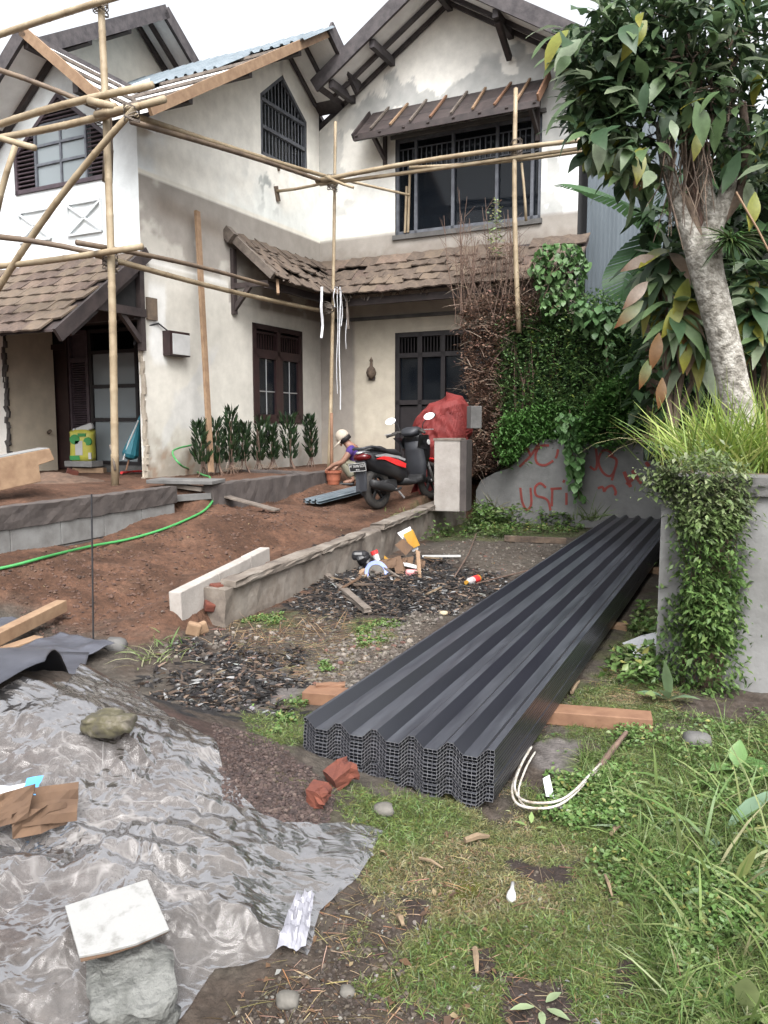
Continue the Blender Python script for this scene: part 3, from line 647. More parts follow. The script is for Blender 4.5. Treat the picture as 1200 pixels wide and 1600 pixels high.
# -- windows
def pent_window(name, pt, lo, sh, ap, um, u0, u1, m, inset, nb, hb_):
    """pt(u, depth, h) places a point; a window with a pointed head"""
    tp = lambda u: sh + (ap - sh) * (1 - abs(u - um) / ((um - u0) if u < um else (u1 - um)))
    e = .03
    o = bars(name, [(pt(u0 + e, inset, lo), pt(u0 + e, inset, sh)), (pt(u1 - e, inset, lo), pt(u1 - e, inset, sh)), (pt(u0, inset, lo + e), pt(u1, inset, lo + e)),
                    (pt(u0, inset, sh - e), pt(um, inset, ap - e)), (pt(um, inset, ap - e), pt(u1, inset, sh - e))] + [(pt(u0, inset, z), pt(u1, inset, z)) for z in hb_], m, None, .055)
    return o, tp
pa = lambda u, d, h: Vector((u, d, h)); pb = lambda u, d, h: Vector((-d, u, h)); pc = lambda u, d, h: Vector((u, HL + d, h))
wa, tpa = pent_window('shuttered_window', pa, WA['lo'], WA['sh'], WA['ap'], WA['um'], WA['u0'], WA['u1'], M['shutter'], .0, 0, [])
mA = []
for x in (-1.93, -.93): mA.append((pa(x, 0, WA['lo']), pa(x, 0, tpa(x))))
for x in (-1.43,): mA.append((pa(x, .01, WA['lo']), pa(x, .01, 4.95)))
for z in (4.42, 4.68, 4.95): mA.append((pa(-1.93, .01, z), pa(-.93, .01, z)))
bars('mullion', mA, M['frame_grey'], wa, .035)
for x0, x1 in ((-1.91, -1.45), (-1.41, -.95)):
    for z0, z1 in ((4.1, 4.40), (4.44, 4.66), (4.70, 4.93)):
        q = MB(); q.box(((x0 + x1) / 2, .02, (z0 + z1) / 2), (x1 - x0, .006, z1 - z0)); hpart(q, 'pane', M['glass_pale'], wa)
q = MB()
for x in np.arange(-1.88, -.95, .1): q.tube([(x, .06, 4.1), (x, .06, 4.95)], .006, 5)
hpart(q, 'window_bars', M['white'], wa)
q = MB(); q.add([(-1.93, .14, 4.06), (-.93, .14, 4.06), (-.93, .14, 5.0), (-1.93, .14, 5.0)], [(0, 1, 2, 3)]); hpart(q, 'curtain', M['curtain'], wa)
for x0, x1 in ((-2.33, -1.97), (-.89, -.53)):
    q = MB(); z = WA['lo'] + .06
    while z < 5.2:
        lo_, hi_ = x0, x1
        if z > WA['sh']:
            kx = (WA['um'] - WA['u0']) * (1 - (z - WA['sh'] + .05) / (WA['ap'] - WA['sh'])); lo_ = max(x0, WA['um'] - kx); hi_ = min(x1, WA['um'] + kx)
        if hi_ - lo_ > .05: q.box(((lo_ + hi_) / 2, .0, z), (hi_ - lo_, .05, .012), (.7, 0, 0))
        z += .058
    o = hpart(q, 'shutter_slats', M['shutter'], wa); o['kind'] = 'stuff'
q = MB(); z = 5.0
while z < 5.28:
    kx = (WA['um'] - WA['u0']) * (1 - (z - WA['sh'] + .05) / (WA['ap'] - WA['sh'])); kx = min(kx, .48)
    q.box((WA['um'], .0, z), (2 * kx, .05, .012), (.7, 0, 0)); z += .058
o = hpart(q, 'head_slats', M['shutter'], wa); o['kind'] = 'stuff'
q = MB(); q.add([pa(WA['u0'], .07, WA['lo']), pa(-1.95, .07, WA['lo']), pa(-1.95, .07, tpa(-1.95)), pa(WA['u0'], .07, WA['sh'])], [(0, 1, 2, 3)]); q.add([pa(-.91, .07, WA['lo']), pa(WA['u1'], .07, WA['lo']), pa(WA['u1'], .07, WA['sh']), pa(-.91, .07, tpa(-.91))], [(0, 1, 2, 3)]); q.add([pa(-1.95, .07, 4.97), pa(-.91, .07, 4.97), pa(-.91, .07, tpa(-.91)), pa(-1.43, .07, WA['ap']), pa(-1.95, .07, tpa(-1.95))], [(0, 1, 2, 3, 4)])
hpart(q, 'shutter_backing', M['inside'], wa)
# pointed window of the side gable
wb, tpb = pent_window('gable_window', pb, GB['lo'], GB['sh'], GB['ap'], GB['um'], GB['u0'], GB['u1'], M['frame_grey'], .03, 0, [5.58, 6.0])
q = MB()
for u in np.linspace(GB['u0'] + .1, GB['u1'] - .1, 13): q.tube([pb(u, .05, GB['lo']), pb(u, .05, tpb(u))], .011, 5)
hpart(q, 'window_bars', M['frame_grey'], wb)
q = MB(); q.add([pb(GB['u0'], .08, GB['lo']), pb(GB['u1'], .08, GB['lo']), pb(GB['u1'], .08, GB['sh']), pb(GB['um'], .08, GB['ap']), pb(GB['u0'], .08, GB['sh'])], [(0, 1, 2, 3, 4)]); hpart(q, 'pane', M['glass'], wb)
q = MB(); q.add([pb(GB['u0'], .3, GB['lo']), pb(GB['u1'], .3, GB['lo']), pb(GB['u1'], .3, GB['ap']), pb(GB['u0'], .3, GB['ap'])], [(0, 1, 2, 3)]); hpart(q, 'curtain', mat('grey_curtain', (.16, .155, .15), (.10, .10, .10), scale=3, stretch=(14, 14, .5), bump=0), wb)
# ground floor casement of the side wall
u0, u1, z0, z1 = WB
wc = bars('casement_window', [(pb(u0 + .04, .02, z0), pb(u0 + .04, .02, z1)), (pb(u1 - .04, .02, z0), pb(u1 - .04, .02, z1)), (pb(u0, .02, z0 + .04), pb(u1, .02, z0 + .04)), (pb(u0, .02, z1 - .04), pb(u1, .02, z1 - .04)), (pb((u0 + u1) / 2, .02, z0), pb((u0 + u1) / 2, .02, z1)), (pb(u0, .02, 1.93), pb(u1, .02, 1.93))], M['frame_red'], None, .085)
um = (u0 + u1) / 2
for x0, x1 in ((u0 + .08, um - .04), (um + .04, u1 - .08)):
    s = bars('sash', [(pb(x0 + .03, .01, z0 + .08), pb(x0 + .03, .01, 1.89)), (pb(x1 - .03, .01, z0 + .08), pb(x1 - .03, .01, 1.89)), (pb(x0, .01, z0 + .11), pb(x1, .01, z0 + .11)), (pb(x0, .01, 1.86), pb(x1, .01, 1.86))], M['frame_red'], wc, .07)
    q = MB(); q.box(pb((x0 + x1) / 2, .02, (z0 + 1.98) / 2), (.006, x1 - x0 - .1, 1.89 - z0 - .16)); hpart(q, 'pane', M['glass'], s)
    q = MB(); q.tube([pb((x0 + x1) / 2, .012, z0 + .12), pb((x0 + x1) / 2, .012, 1.85)], .010, 5); q.tube([pb(x0 + .05, .012, 1.28), pb(x1 - .05, .012, 1.28)], .010, 5); hpart(q, 'glazing_bar', M['silver'], s)
    q = MB()
    for u in np.linspace(x0 + .05, x1 - .05, 8): q.bar(pb(u, .03, 1.98), pb(u, .03, 2.24), .018, .018)
    q.bar(pb(x0, .03, 2.25), pb(x1, .03, 2.25), .03, .03)
    hpart(q, 'vent_bars', M['frame_red'], wc)
q = MB(); q.box((-.35, um + .75, 1.5), (.02, 3.6, 2.1)); hpart(q, 'dark_room', M['inside'], wc)
q = MB(); q.box((-.2, u0 + .38, 1.02), (.012, .42, .40)); hpart(q, 'propped_board', mat('grey_board', (.20, .21, .21), (.16, .165, .17), bump=0), wc)
# big upper window of the set back front
u0, u1, z0, z1 = WC
wd = bars('upper_window', [(pc(x, .05, z0), pc(x, .05, z1)) for x in (u0 + .03, 1.93, 2.62, 3.40, 4.0, u1 - .03)] + [(pc(u0, .05, z), pc(u1, .05, z)) for z in (z0 + .03, z1 - .03)], M['frame_grey'], None, .05)
xs = (u0 + .03, 1.93, 2.62, 3.40, 4.0, u1 - .03)
for i in range(5):
    q = MB(); q.box(pc((xs[i] + xs[i + 1]) / 2, .09, (z0 + z1) / 2), (xs[i + 1] - xs[i] - .04, .006, z1 - z0 - .08)); hpart(q, 'pane', M['glass'], wd)
    q = MB()
    for u in np.arange(xs[i] + .09, xs[i + 1] - .04, .095): q.bar(pc(u, .07, 5.12), pc(u, .07, 5.48), .016, .016)
    for z in (5.12, 5.48): q.bar(pc(xs[i] + .03, .07, z), pc(xs[i + 1] - .03, .07, z), .018, .018)
    hpart(q, 'vent_bars', M['frame_grey'], wd)
q = MB(); q.add([pc(u0, 1.2, z0), pc(u1, 1.2, z0), pc(u1, 1.2, z1), pc(u0, 1.2, z1)], [(0, 1, 2, 3)]); hpart(q, 'dark_room', M['inside'], wd)
q = MB(); q.box(pc(2.85, -.01, z1 + .03), (2.75, .07, .06)); hpart(q, 'lintel', M['concrete'], wd); q = MB(); q.box(pc(2.85, -.012, z0 - .05), (2.68, .06, .08)); hpart(q, 'sill', M['concrete'], wd)
q = MB()
for (x, zb, zt) in ((1.80, z0 + .02, z0 + 1.0), (1.74, z0 + .02, z0 + .8)): q.tube([pc(x, .0, zb), pc(x + .03, .0, zt)], .022, 7)
hpart(q, 'bamboo_prop', M['bamboo'], wd)
# dark doors of the set back front
u0, u1, z0, z1 = DC
we = bars('folding_door', [(pc(x, .06, z0), pc(x, .06, z1)) for x in (u0 + .04, 2.03, 2.47, 3.0, u1 - .04)] + [(pc(u0, .06, z), pc(u1, .06, z)) for z in (z1 - .04, 1.95, 1.12)], M['frame'], None, .08)
for x0, x1 in ((1.63, 1.99), (2.07, 2.43), (2.51, 2.96), (3.04, 3.47)):
    q = MB(); q.box(pc((x0 + x1) / 2, .08, 1.53), (x1 - x0, .006, .74)); hpart(q, 'pane', M['glass'], we)
    q = MB(); q.box(pc((x0 + x1) / 2, .08, .3), (x1 - x0, .03, 1.5)); hpart(q, 'door_panel', M['frame'], we)
    q = MB()
    for u in np.arange(x0 + .03, x1, .06): q.bar(pc(u, .07, 2.0), pc(u, .07, 2.28), .014, .014)
    hpart(q, 'vent_bars', M['frame'], we)
q = MB(); q.add([pc(u0, .7, z0), pc(u1, .7, z0), pc(u1, .7, z1), pc(u0, .7, z1)], [(0, 1, 2, 3)]); hpart(q, 'dark_room', M['inside'], we)
# relief crosses on the white front
q = MB()
for xc in (-2.0, -1.0):
    for s in ((-.36, 3.48, .36, 3.48), (-.36, 3.90, .36, 3.90), (-.36, 3.48, -.36, 3.90), (.36, 3.48, .36, 3.90), (-.34, 3.5, .34, 3.88), (-.34, 3.88, .34, 3.5)):
        q.bar((xc + s[0] * .9, -.012, s[1] - .1), (xc + s[2] * .9, -.012, s[3] - .1), .03, .05, (0, 1, 0))
hpart(q, 'relief_cross', mat('white_relief', (.66, .69, .70), (.60, .63, .65), rough=.9, bump=.1))
# -- roofs
def slope(name, m, pts, th=.10, parent=None):
    q = MB(); q.prism(pts, (0, 0, th)); return hpart(q, name, m, parent)
def strip_bars(name, m, ends, w_, h_, parent=None): return bars(name, ends, m, parent, w_, h_)
# side wing (ridge along a): right slope covered, left slope stripped down to battens, foil and a few loose sheets
rb = slope('side_roof', M['roof_wood'], [(-4.6, 3.5, 7.05), (.92, 3.5, 7.05), (.92, 4.42, 6.48), (-4.6, 4.42, 6.48)])
slope('valley_slope', M['roof_wood'], [(-4.6, 4.43, 6.475), (.5, 4.43, 6.475), (.5, 4.68, 6.32), (-4.6, 4.68, 6.32)], parent=rb)
slope('rear_slope', M['roof_wood'], [(-4.6, 4.42, 6.48), (-.02, 4.42, 6.48), (-.02, 8.5, 3.95), (-4.6, 8.5, 3.95)], parent=rb)
slope('foil_underlay', M['foil'], [(a_, b_, 4.50 + (b_ + .6) * .6195) for a_, b_ in ((-.02, -.60), (.86, -.60), (.86, 3.5), (-4.6, 3.5), (-4.6, 1.65), (-1.43, 1.65), (-.02, .1))], .03, rb)
strip_bars('barge_board', M['bare_wood'], [((.88, -.70, 4.47), (.88, 3.52, 7.10))], .05, .13, rb)
strip_bars('barge_board', M['roof_wood'], [((.92, 3.48, 7.16), (.92, 4.44, 6.55))], .05, .24, rb)
for b in (.15, .95, 1.8, 2.5, 3.1):
    h = 4.50 + (b + .6) * .62 + .06; strip_bars('batten', M['grey_wood'], [((-1.2, b, h), (.9, b, h))], .04, .04, rb)
for b in (.1, 1.4, 2.7): strip_bars('purlin_end', M['dark_wood'], [((-.2, b, RB(b) - .02), (.84, b, RB(b) - .02))], .08, .13, rb)
for a in (.05, .42): strip_bars('soffit_rafter', M['roof_wood'], [((a, 3.5, 7.00), (a, 4.44, 6.42))], .06, .07, rb)
for a0, a1 in ((.08, .39), (.45, .86)):
    q = MB(); q.add([(a0, 3.5, 7.02), (a1, 3.5, 7.02), (a1, 4.42, 6.45), (a0, 4.42, 6.45)], [(0, 1, 2, 3)]); hpart(q, 'soffit_panel', M['soffit'], rb)
for a in (.05, .45):
    strip_bars('soffit_rafter', M['dark_wood'], [((a, -.55, 4.48), (a, 3.5, 6.98))], .06, .08, rb)
def ribbed_sheet(o, ex, ey, nx, L, pitch=.19, rib=.03):
    """profiled metal sheet: corner o, across ex, along ey"""
    o, ex, ey = Vector(o), Vector(ex).normalized(), Vector(ey).normalized(); nn = ex.cross(ey).normalized()
    if nn.z < 0: nn = -nn
    prof = []
    for k in range(nx): x = k * pitch; prof += [(x, 0), (x + pitch * .55, 0), (x + pitch * .68, rib), (x + pitch * .87, rib)]
    prof.append((nx * pitch, 0)); vs = []
    for l in (0, L): vs += [o + ex * x + nn * y + ey * l for x, y in prof]
    n = len(prof); q = MB(); q.add(vs, [(i, i + 1, n + i + 1, n + i) for i in range(n - 1)]); return q
for k, (a0, b0, L) in enumerate(((-3.4, 1.70, 2.1), (-2.3, 1.65, 2.2), (-1.2, 1.80, 2.0), (-.15, 2.60, 1.08))):
    z = 4.50 + (b0 + .6) * .62 + .09 + .012 * (k % 2)
    q = ribbed_sheet((a0, b0, z), (1, 0, 0), (0, .85, .527), 6, L); o = hpart(q, 'roof_sheet', M['metal_sheet'], rb)
q = MB(); q.prism([(-1.9, 1.1, 5.70), (-1.45, .75, 5.46), (-1.1, 1.45, 5.88), (-1.5, 1.9, 6.2)], (0, 0, .03)); hpart(q, 'loose_flashing', M['foil'], rb)
# set back wing (ridge along b)
rc = slope('main_roof', M['roof_wood'], [(2.56, 3.80, 7.70), (2.56, 11.4, 7.70), (.45, 11.4, 6.39), (.45, 3.80, 6.39)])
slope('right_slope', M['roof_wood'], [(2.56, 3.80, 7.70), (2.56, 11.4, 7.70), (5.35, 11.4, 5.97), (5.35, 3.80, 5.97)], parent=rc)
slope('inner_slope', M['roof_wood'], [(.45, 4.70, 6.39), (.45, 11.4, 6.39), (-3.0, 11.4, 4.3), (-3.0, 4.70, 4.3)], parent=rc)
strip_bars('barge_board', M['roof_wood'], [((.42, 3.78, 6.44), (2.58, 3.78, 7.79))], .05, .24, rc); strip_bars('barge_board', M['roof_wood'], [((2.54, 3.78, 7.79), (5.38, 3.78, 6.03))], .05, .24, rc)
for s in (-1, 1):
    x1 = 2.56 - 2.0 if s < 0 else 2.56 + 2.7
    for b in (4.57, 4.22): strip_bars('soffit_rafter', M['roof_wood'], [((2.56, b, 7.64), (x1, b, 7.64 - .62 * abs(x1 - 2.56)))], .06, .07, rc)
    for b0, b1 in ((4.54, 4.25), (4.19, 3.83)):
        q = MB(); q.add([(2.56, b0, 7.675), (2.56, b1, 7.675), (x1, b1, 7.675 - .62 * abs(x1 - 2.56)), (x1, b0, 7.675 - .62 * abs(x1 - 2.56))], [(0, 1, 2, 3)]); hpart(q, 'soffit_panel', M['soffit'], rc)
for a in (.72, 1.50, 2.56, 3.62, 4.62):
    strip_bars('purlin_end', M['roof_wood'], [((a, 4.62, RC(a) - .03), (a, 3.84, RC(a) - .03))], .09, .13, rc)
strip_bars('gable_brace', M['dark_wood'], [((3.62, 4.55, 6.55), (3.62, 3.95, 6.86))], .08, .10, rc)
# front wing (ridge along b, towards the viewer)
ra = slope('front_roof', M['roof_wood'], [(-1.43, -.52, 5.85), (-1.43, 1.6, 5.85), (-4.6, 1.6, 3.31), (-4.6, -.52, 3.31)])
slope('foil_underlay', M['foil'], [(-1.43, -.52, 5.85), (-1.43, 1.6, 5.85), (.15, .2, 4.59), (.15, -.52, 4.59)], .03, ra)
strip_bars('barge_board', M['roof_wood'], [((-1.41, -.54, 5.93), (-4.6, -.54, 3.38))], .05, .20, ra); strip_bars('barge_board', M['bare_wood'], [((-1.45, -.54, 5.93), (.2, -.54, 4.60))], .05, .13, ra)
for t in (.18, .42, .66, .88):
    a = -1.43 + 1.58 * t; h = 5.85 - 1.26 * t + .06; strip_bars('batten', M['grey_wood'], [((a, -.56, h), (a, 1.0 - .5 * t, h))], .04, .04, ra)
strip_bars('soffit_rafter', M['dark_wood'], [((-1.43, -.05, 5.80), (-4.5, -.05, 3.35))], .07, .09, ra); strip_bars('ridge_purlin', M['dark_wood'], [((-1.43, -.5, 5.78), (-1.43, .1, 5.78))], .09, .12, ra)
strip_bars('purlin_end', M['dark_wood'], [((-2.55, -.5, 4.92), (-2.55, .1, 4.92))], .09, .12, ra); strip_bars('purlin_end', M['dark_wood'], [((-.55, -.5, 5.08), (-.55, .1, 5.08))], .10, .16, ra)
q = MB(); q.add([(-1.43, -.08, 5.825), (-1.43, -.5, 5.825), (-4.5, -.5, 3.36), (-4.5, -.08, 3.36)], [(0, 1, 2, 3)]); hpart(q, 'soffit_panel', M['soffit'], ra)
# taller gable further back
ga = slope('rear_gable_roof', M['roof_wood'], [(-7.5, 3.44, 8.06), (-2.5, 3.44, 8.06), (-2.5, .55, 6.30), (-7.5, .55, 6.30)])
slope('right_slope', M['roof_wood'], [(-7.5, 3.44, 8.06), (-2.5, 3.44, 8.06), (-2.5, 4.55, 7.25), (-7.5, 4.55, 7.25)], parent=ga)
strip_bars('barge_board', M['roof_wood'], [((-2.48, .50, 6.34), (-2.48, 3.46, 8.14))], .05, .22, ga); strip_bars('barge_board', M['roof_wood'], [((-2.48, 3.42, 8.14), (-2.48, 4.6, 7.26))], .05, .22, ga)
for a in (-2.85, -3.12): strip_bars('soffit_rafter', M['dark_wood'], [((a, 3.44, 8.0), (a, 4.5, 7.23))], .07, .09, ga)
for b in (1.7, 2.6): strip_bars('purlin_end', M['dark_wood'], [((-3.2, b, 8.02 - (3.44 - b) * .61), (-2.56, b, 8.02 - (3.44 - b) * .61))], .09, .13, ga)
q = MB(); q.add([(-3.15, 3.44, 8.03), (-2.55, 3.44, 8.03), (-2.55, 4.5, 7.26), (-3.15, 4.5, 7.26)], [(0, 1, 2, 3)]); hpart(q, 'soffit_panel', M['soffit'], ga)
def col_rg(u, h): return A3(.66, .63, .55)[None] * (.92 + .14 * fbm(u * 2, h * 2, 141)[:, None])
o = patches_mesh('rear_gable_wall', 'a', -3.2, [(.6, 4.6, 3.3, lambda b: 8.03 - (.61 * (3.44 - b) if b < 3.44 else .73 * (b - 3.44)))], col_rg)
# -- tiled eaves: every tile is a piece
def tile_mesh(name, w_, l_, m, warp, seed):
    rs = random.Random(seed); q = MB(); nx, ny = 4, 2; top = []
    for j in range(ny + 1):
        for i in range(nx + 1):
            x = (i / nx - .5) * w_; y = (j / ny) * l_
            top.append((x + rs.uniform(-.004, .004), y + (rs.uniform(-.012, .012) if j == ny else 0), warp * math.cos(i / nx * math.pi * 2) * .5 + rs.uniform(-.003, .003)))
    n = (nx + 1) * (ny + 1); bot = [(p[0], p[1], p[2] - .022) for p in top]
    fs = []
    for j in range(ny):
        for i in range(nx):
            a = j * (nx + 1) + i; fs.append((a, a + 1, a + nx + 2, a + nx + 1)); fs.append((n + a, n + a + nx + 1, n + a + nx + 2, n + a + 1))
    per = [i for i in range(nx + 1)] + [j * (nx + 1) + nx for j in range(1, ny + 1)] + [ny * (nx + 1) + i for i in range(nx - 1, -1, -1)] + [j * (nx + 1) for j in range(ny - 1, 0, -1)]
    for k in range(len(per)): a, b = per[k], per[(k + 1) % len(per)]; fs.append((a, b, n + b, n + a))
    q.add(top + bot, fs); me = bpy.data.meshes.new(name); me.from_pydata(q.v, [], q.f); me.materials.append(m); return me
TM = [tile_mesh('tile', .31, .32, M['tile'], .012, k) for k in range(3)] + [tile_mesh('tile', .31, .32, mat('tile_b', (.29, .205, .16), (.13, .092, .078), rough=.95, scale=6, bump=.5, bscale=22), .014, 9)] + [tile_mesh('tile', .31, .32, mat('tile_c', (.40, .29, .22), (.2, .145, .115), rough=.95, scale=6, bump=.5, bscale=22), .010, 10)]
TO = [tile_mesh('tile', .31, .32, M['tile_old'], .02, k + 20) for k in range(4)]
def tile_field(parent, o, ux, dn, ncol, nrow, expo, cw, skip, meshes, mess=0.0):
    """o: top left corner, ux along the courses, dn down the slope"""
    o, ux, dn = Vector(o), Vector(ux).normalized(), Vector(dn).normalized(); up = ux.cross(dn).normalized()
    if up.z < 0: up = -up
    rs = random.Random(5)
    for r in range(nrow):
        for c in range(ncol):
            p = o + ux * ((c + .5 + (.5 if r % 2 else 0)) * cw) + dn * (r * expo)
            if skip(p, r, c): continue
            t = .07 + rs.gauss(0, .01 + mess * .08)               # kick of the lower edge
            y = (dn + up * t).normalized(); x = (ux + dn * rs.gauss(0, .01 + mess * .08)).normalized(); z = x.cross(y).normalized()
            if z.z < 0: z = -z; x = -x
            Rm = Matrix((x, y, z)).transposed().to_4x4(); q = bpy.data.objects.new('tile', rs.choice(meshes)); COL.objects.link(q)
            q.parent = parent; q.matrix_local = Matrix.Translation(p + up * (.03 + rs.uniform(0, .008) + mess * rs.uniform(0, .03)) + dn * rs.gauss(0, mess * .03)) @ Rm
# eave over the porch of the front wing
sl = Vector((0, -1.48, -1.17)); d_ = sl.normalized()
pe = slope('porch_eave', M['dark_wood'], [(-4.6, .02, 2.99), (.04, .02, 2.99), (.04, -1.44, 1.835), (-4.6, -1.44, 1.835)], .03)
tile_field(pe, (-4.45, .04, 3.03), (1, 0, 0), d_, 14, 8, .232, .315, lambda p, r, c: p.x > -.05, TM)
strip_bars('barge_rafter', M['dark_wood'], [((.07, .06, 3.02), (.07, -1.50, 1.78))], .05, .17, pe); strip_bars('barge_rafter', M['dark_wood'], [((-.02, .06, 2.90), (-.02, -1.26, 1.86))], .06, .14, pe)
strip_bars('eave_beam', M['dark_wood'], [((-4.6, -.12, 2.20), (.0, -.12, 2.20))], .08, .14, pe); strip_bars('bracket_post', M['dark_wood'], [((.0, -.03, 1.72), (.0, -.03, 2.86))], .08, .08, pe)
strip_bars('bracket_tie', M['dark_wood'], [((.02, .02, 2.22), (.02, -.98, 2.22))], .07, .11, pe); strip_bars('bracket_strut', M['dark_wood'], [((.0, -.06, 1.85), (.0, -.42, 2.2))], .06, .07, pe)
q = MB(); q.add([(-.05, .0, 2.25), (-.05, -.9, 2.25), (-.05, .0, 2.95)], [(0, 1, 2)]); q.box((-1.6, -.05, 2.3), (3.1, .04, .14)); hpart(q, 'gable_board', M['inside'], pe)
# small broken eave on the side wall and the long eave of the back front, meeting in a ruined valley
d1 = Vector((.82, 0, -.72)).normalized(); d2 = Vector((0, -.82, -.72)).normalized()
eb = slope('side_eave', M['dark_wood'], [(.02, 1.93, 3.62), (.02, HL, 3.62), (.80, HL - .75, 2.95), (.80, 1.93, 2.95)], .025)
tile_field(eb, (.03, 1.90, 3.66), (0, 1, 0), d1, 9, 5, .215, .30, lambda p, r, c: p.y > HL - p.x * 1.05 - .06 or (r, c) in ((1, 5), (2, 6), (1, 6)), TO, .8)
strip_bars('verge_board', M['grey_wood'], [((.0, 1.90, 3.68), (.84, 1.90, 2.96))], .07, .12, eb); strip_bars('verge_cap', M['grey_wood'], [((.0, 1.84, 3.70), (.14, 1.84, 3.56))], .12, .17, eb)
strip_bars('bracket_post', M['dark_wood'], [((.03, 1.98, 2.45), (.03, 1.98, 3.45))], .06, .09, eb); strip_bars('bracket_tie', M['dark_wood'], [((.02, 1.98, 2.88), (.66, 1.98, 2.88))], .06, .08, eb); strip_bars('bracket_strut', M['dark_wood'], [((.03, 1.98, 2.52), (.34, 1.98, 2.86))], .06, .07, eb)
strip_bars('eave_beam', M['dark_wood'], [((.66, 1.95, 2.86), (.66, HL - .2, 2.86))], .07, .11, eb); strip_bars('broken_rafter', M['bare_wood'], [((.80, 2.05, 2.92), (.86, 1.98, 2.70))], .04, .06, eb)
q = MB()
for k in range(46):
    t = RNG.uniform(0, 1); s_ = RNG.uniform(.02, .8); p = Vector((s_, 1.95 + t * (HL - 2.0 - s_), 3.70 - s_ * .85)); e = Vector((RNG.normal(0, .10), RNG.normal(.06, .16), RNG.normal(-.03, .05)))
    q.bar(p, p + e, RNG.uniform(.012, .04), .010)
hpart(q, 'splintered_laths', M['grey_wood'], eb)
ec = slope('back_eave', M['dark_wood'], [(.02, HL - .02, 3.62), (AC + .2, HL - .02, 3.62), (AC + .2, HL - .80, 2.92), (.80, HL - .80, 2.92)], .025)
tile_field(ec, (.10, HL - .03, 3.68), (1, 0, 0), d2, 16, 5, .218, .305, lambda p, r, c: p.x < HL - p.y + .12 or p.x > AC + .15 or (r, c) in ((1, 1), (0, 12), (1, 2)), TM[:2] + TM[3:] + TO, .35)
strip_bars('eave_beam', M['dark_wood'], [((.7, HL - .70, 2.82), (AC, HL - .70, 2.82))], .06, .12, ec); strip_bars('hanging_lath', M['grey_wood'], [((1.02, HL - .82, 2.98), (1.06, HL - .82, 2.36))], .035, .02, ec)
strip_bars('fascia', M['concrete'], [((.3, HL - .02, 2.63), (AC, HL - .02, 2.63))], .05, .06, ec)
q = MB(); q.box((.30, HL - .32, 3.12), (.30, .30, .36), (.3, .5, .6)); q.box((.48, HL - .52, 2.98), (.22, .2, .22), (.5, .2, 1.0)); hpart(q, 'valley_rubble', M['tile_old'], ec)
q = MB()
for k in range(40):
    p = Vector((RNG.uniform(.5, 2.6), HL - .80 + RNG.normal(0, .03), 2.95)); q.bar(p, p + Vector((RNG.normal(0, .08), RNG.normal(0, .04), -RNG.uniform(.03, .16))), .02, .008)
hpart(q, 'hanging_scraps', M['grey_wood'], ec)
q = MB(); q.box((3.75, HL - .35, 3.42), (.16, .05, .06)); hpart(q, 'bare_brick_patch', M['brick'], ec)
# awning frame over the big upper window
ax0, ax1 = 1.12, 4.24; an = bars('window_awning', [((ax0, HL - .03, 6.08), (ax1, HL - .03, 6.08)), ((ax0, HL - .33, 5.82), (ax1, HL - .33, 5.82)), ((ax0 - .05, HL - .62, 5.56), (ax1 + .05, HL - .62, 5.56))], M['dark_wood'], None, .06, .10)
for a in np.linspace(ax0 + .02, ax1 - .02, 8): strip_bars('rafter', M['dark_wood'], [((a, HL, 6.10), (a, HL - .64, 5.54))], .05, .09, an)
q = MB(); q.add([(ax0, HL - .02, 6.16), (ax1, HL - .02, 6.16), (ax1, HL - .60, 5.63), (ax0, HL - .60, 5.63)], [(0, 1, 2, 3)]); hpart(q, 'awning_boards', M['dark_wood'], an)
for i, a in enumerate(np.linspace(ax0 + .3, ax1 - .28, 8)):
    strip_bars('batten', M['red_wood'] if i in (3, 6) else (M['bare_wood'] if i % 2 else M['grey_wood']), [((a + RNG.normal(0, .02), HL - .0, 6.21), (a - .03, HL - .62, 5.67))], .035, .03, an)
strip_bars('end_board', M['red_wood'], [((ax1 + .04, HL - .05, 6.20), (ax1 + .04, HL - .68, 5.62))], .03, .12, an); strip_bars('end_board', M['dark_wood'], [((ax0 - .04, HL - .05, 6.14), (ax0 - .04, HL - .68, 5.56))], .03, .09, an)
for a in (ax0 + .25, ax1 - .14):
    strip_bars('bracket_post', M['dark_wood'], [((a, HL - .04, 5.22), (a, HL - .04, 6.0))], .06, .06, an); strip_bars('bracket_strut', M['dark_wood'], [((a, HL - .05, 5.34), (a, HL - .5, 5.60))], .06, .07, an)
# -- scars on the side wall
for (px, py, s) in ((432, 303, .11), (434, 262, .05)):
    p = ha(px, py, 0); q = MB(); q.box((.012, p.y, p.z), (.03, s * .9, s * 2.2), (.3, 0, 0)); hpart(q, 'broken_plaster_patch', M['tile'])

# ================================================================== things fixed to or standing by the house
def hw(p): return W(p[0], p[1], p[2])
t = thing('meter_box', 'white electricity box with brown sides on the side wall near its corner', 'meter box', W(.0, .58, 1.7), -AN)
q = MB(); q.box((.07, 0, .16), (.13, .42, .34)); q.build('box_body', M['frame_red'], t, world=False)
q = MB(); q.box((.142, .02, .15), (.012, .36, .29)); q.build('box_lid', M['white'], t, world=False, bevel=.006)
q = MB(); q.tube([(.05, -.15, .33), (.02, -.3, .42), (-.02, -.5, .36), (-.05, -.62, .22), (-.1, -.66, .1)], .012, 6); q.build('cable', M['iron'], t, world=False)
p = hb(582, 582, HL)
t = thing('wall_lamp', 'small dark ornamental lantern fixed on the cream wall beside the dark door', 'wall lamp', W(p.x, HL - .02, p.z - .12), -AN)
q = MB(); q.lathe((0, -.03, .10), [(.02, -.10), (.075, -.05), (.095, .02), (.07, .09), (.03, .13), (.02, .20), (.035, .23), (.0, .30)], 10); q.build('lantern', M['bark_brown'], t, world=False, smooth=True)
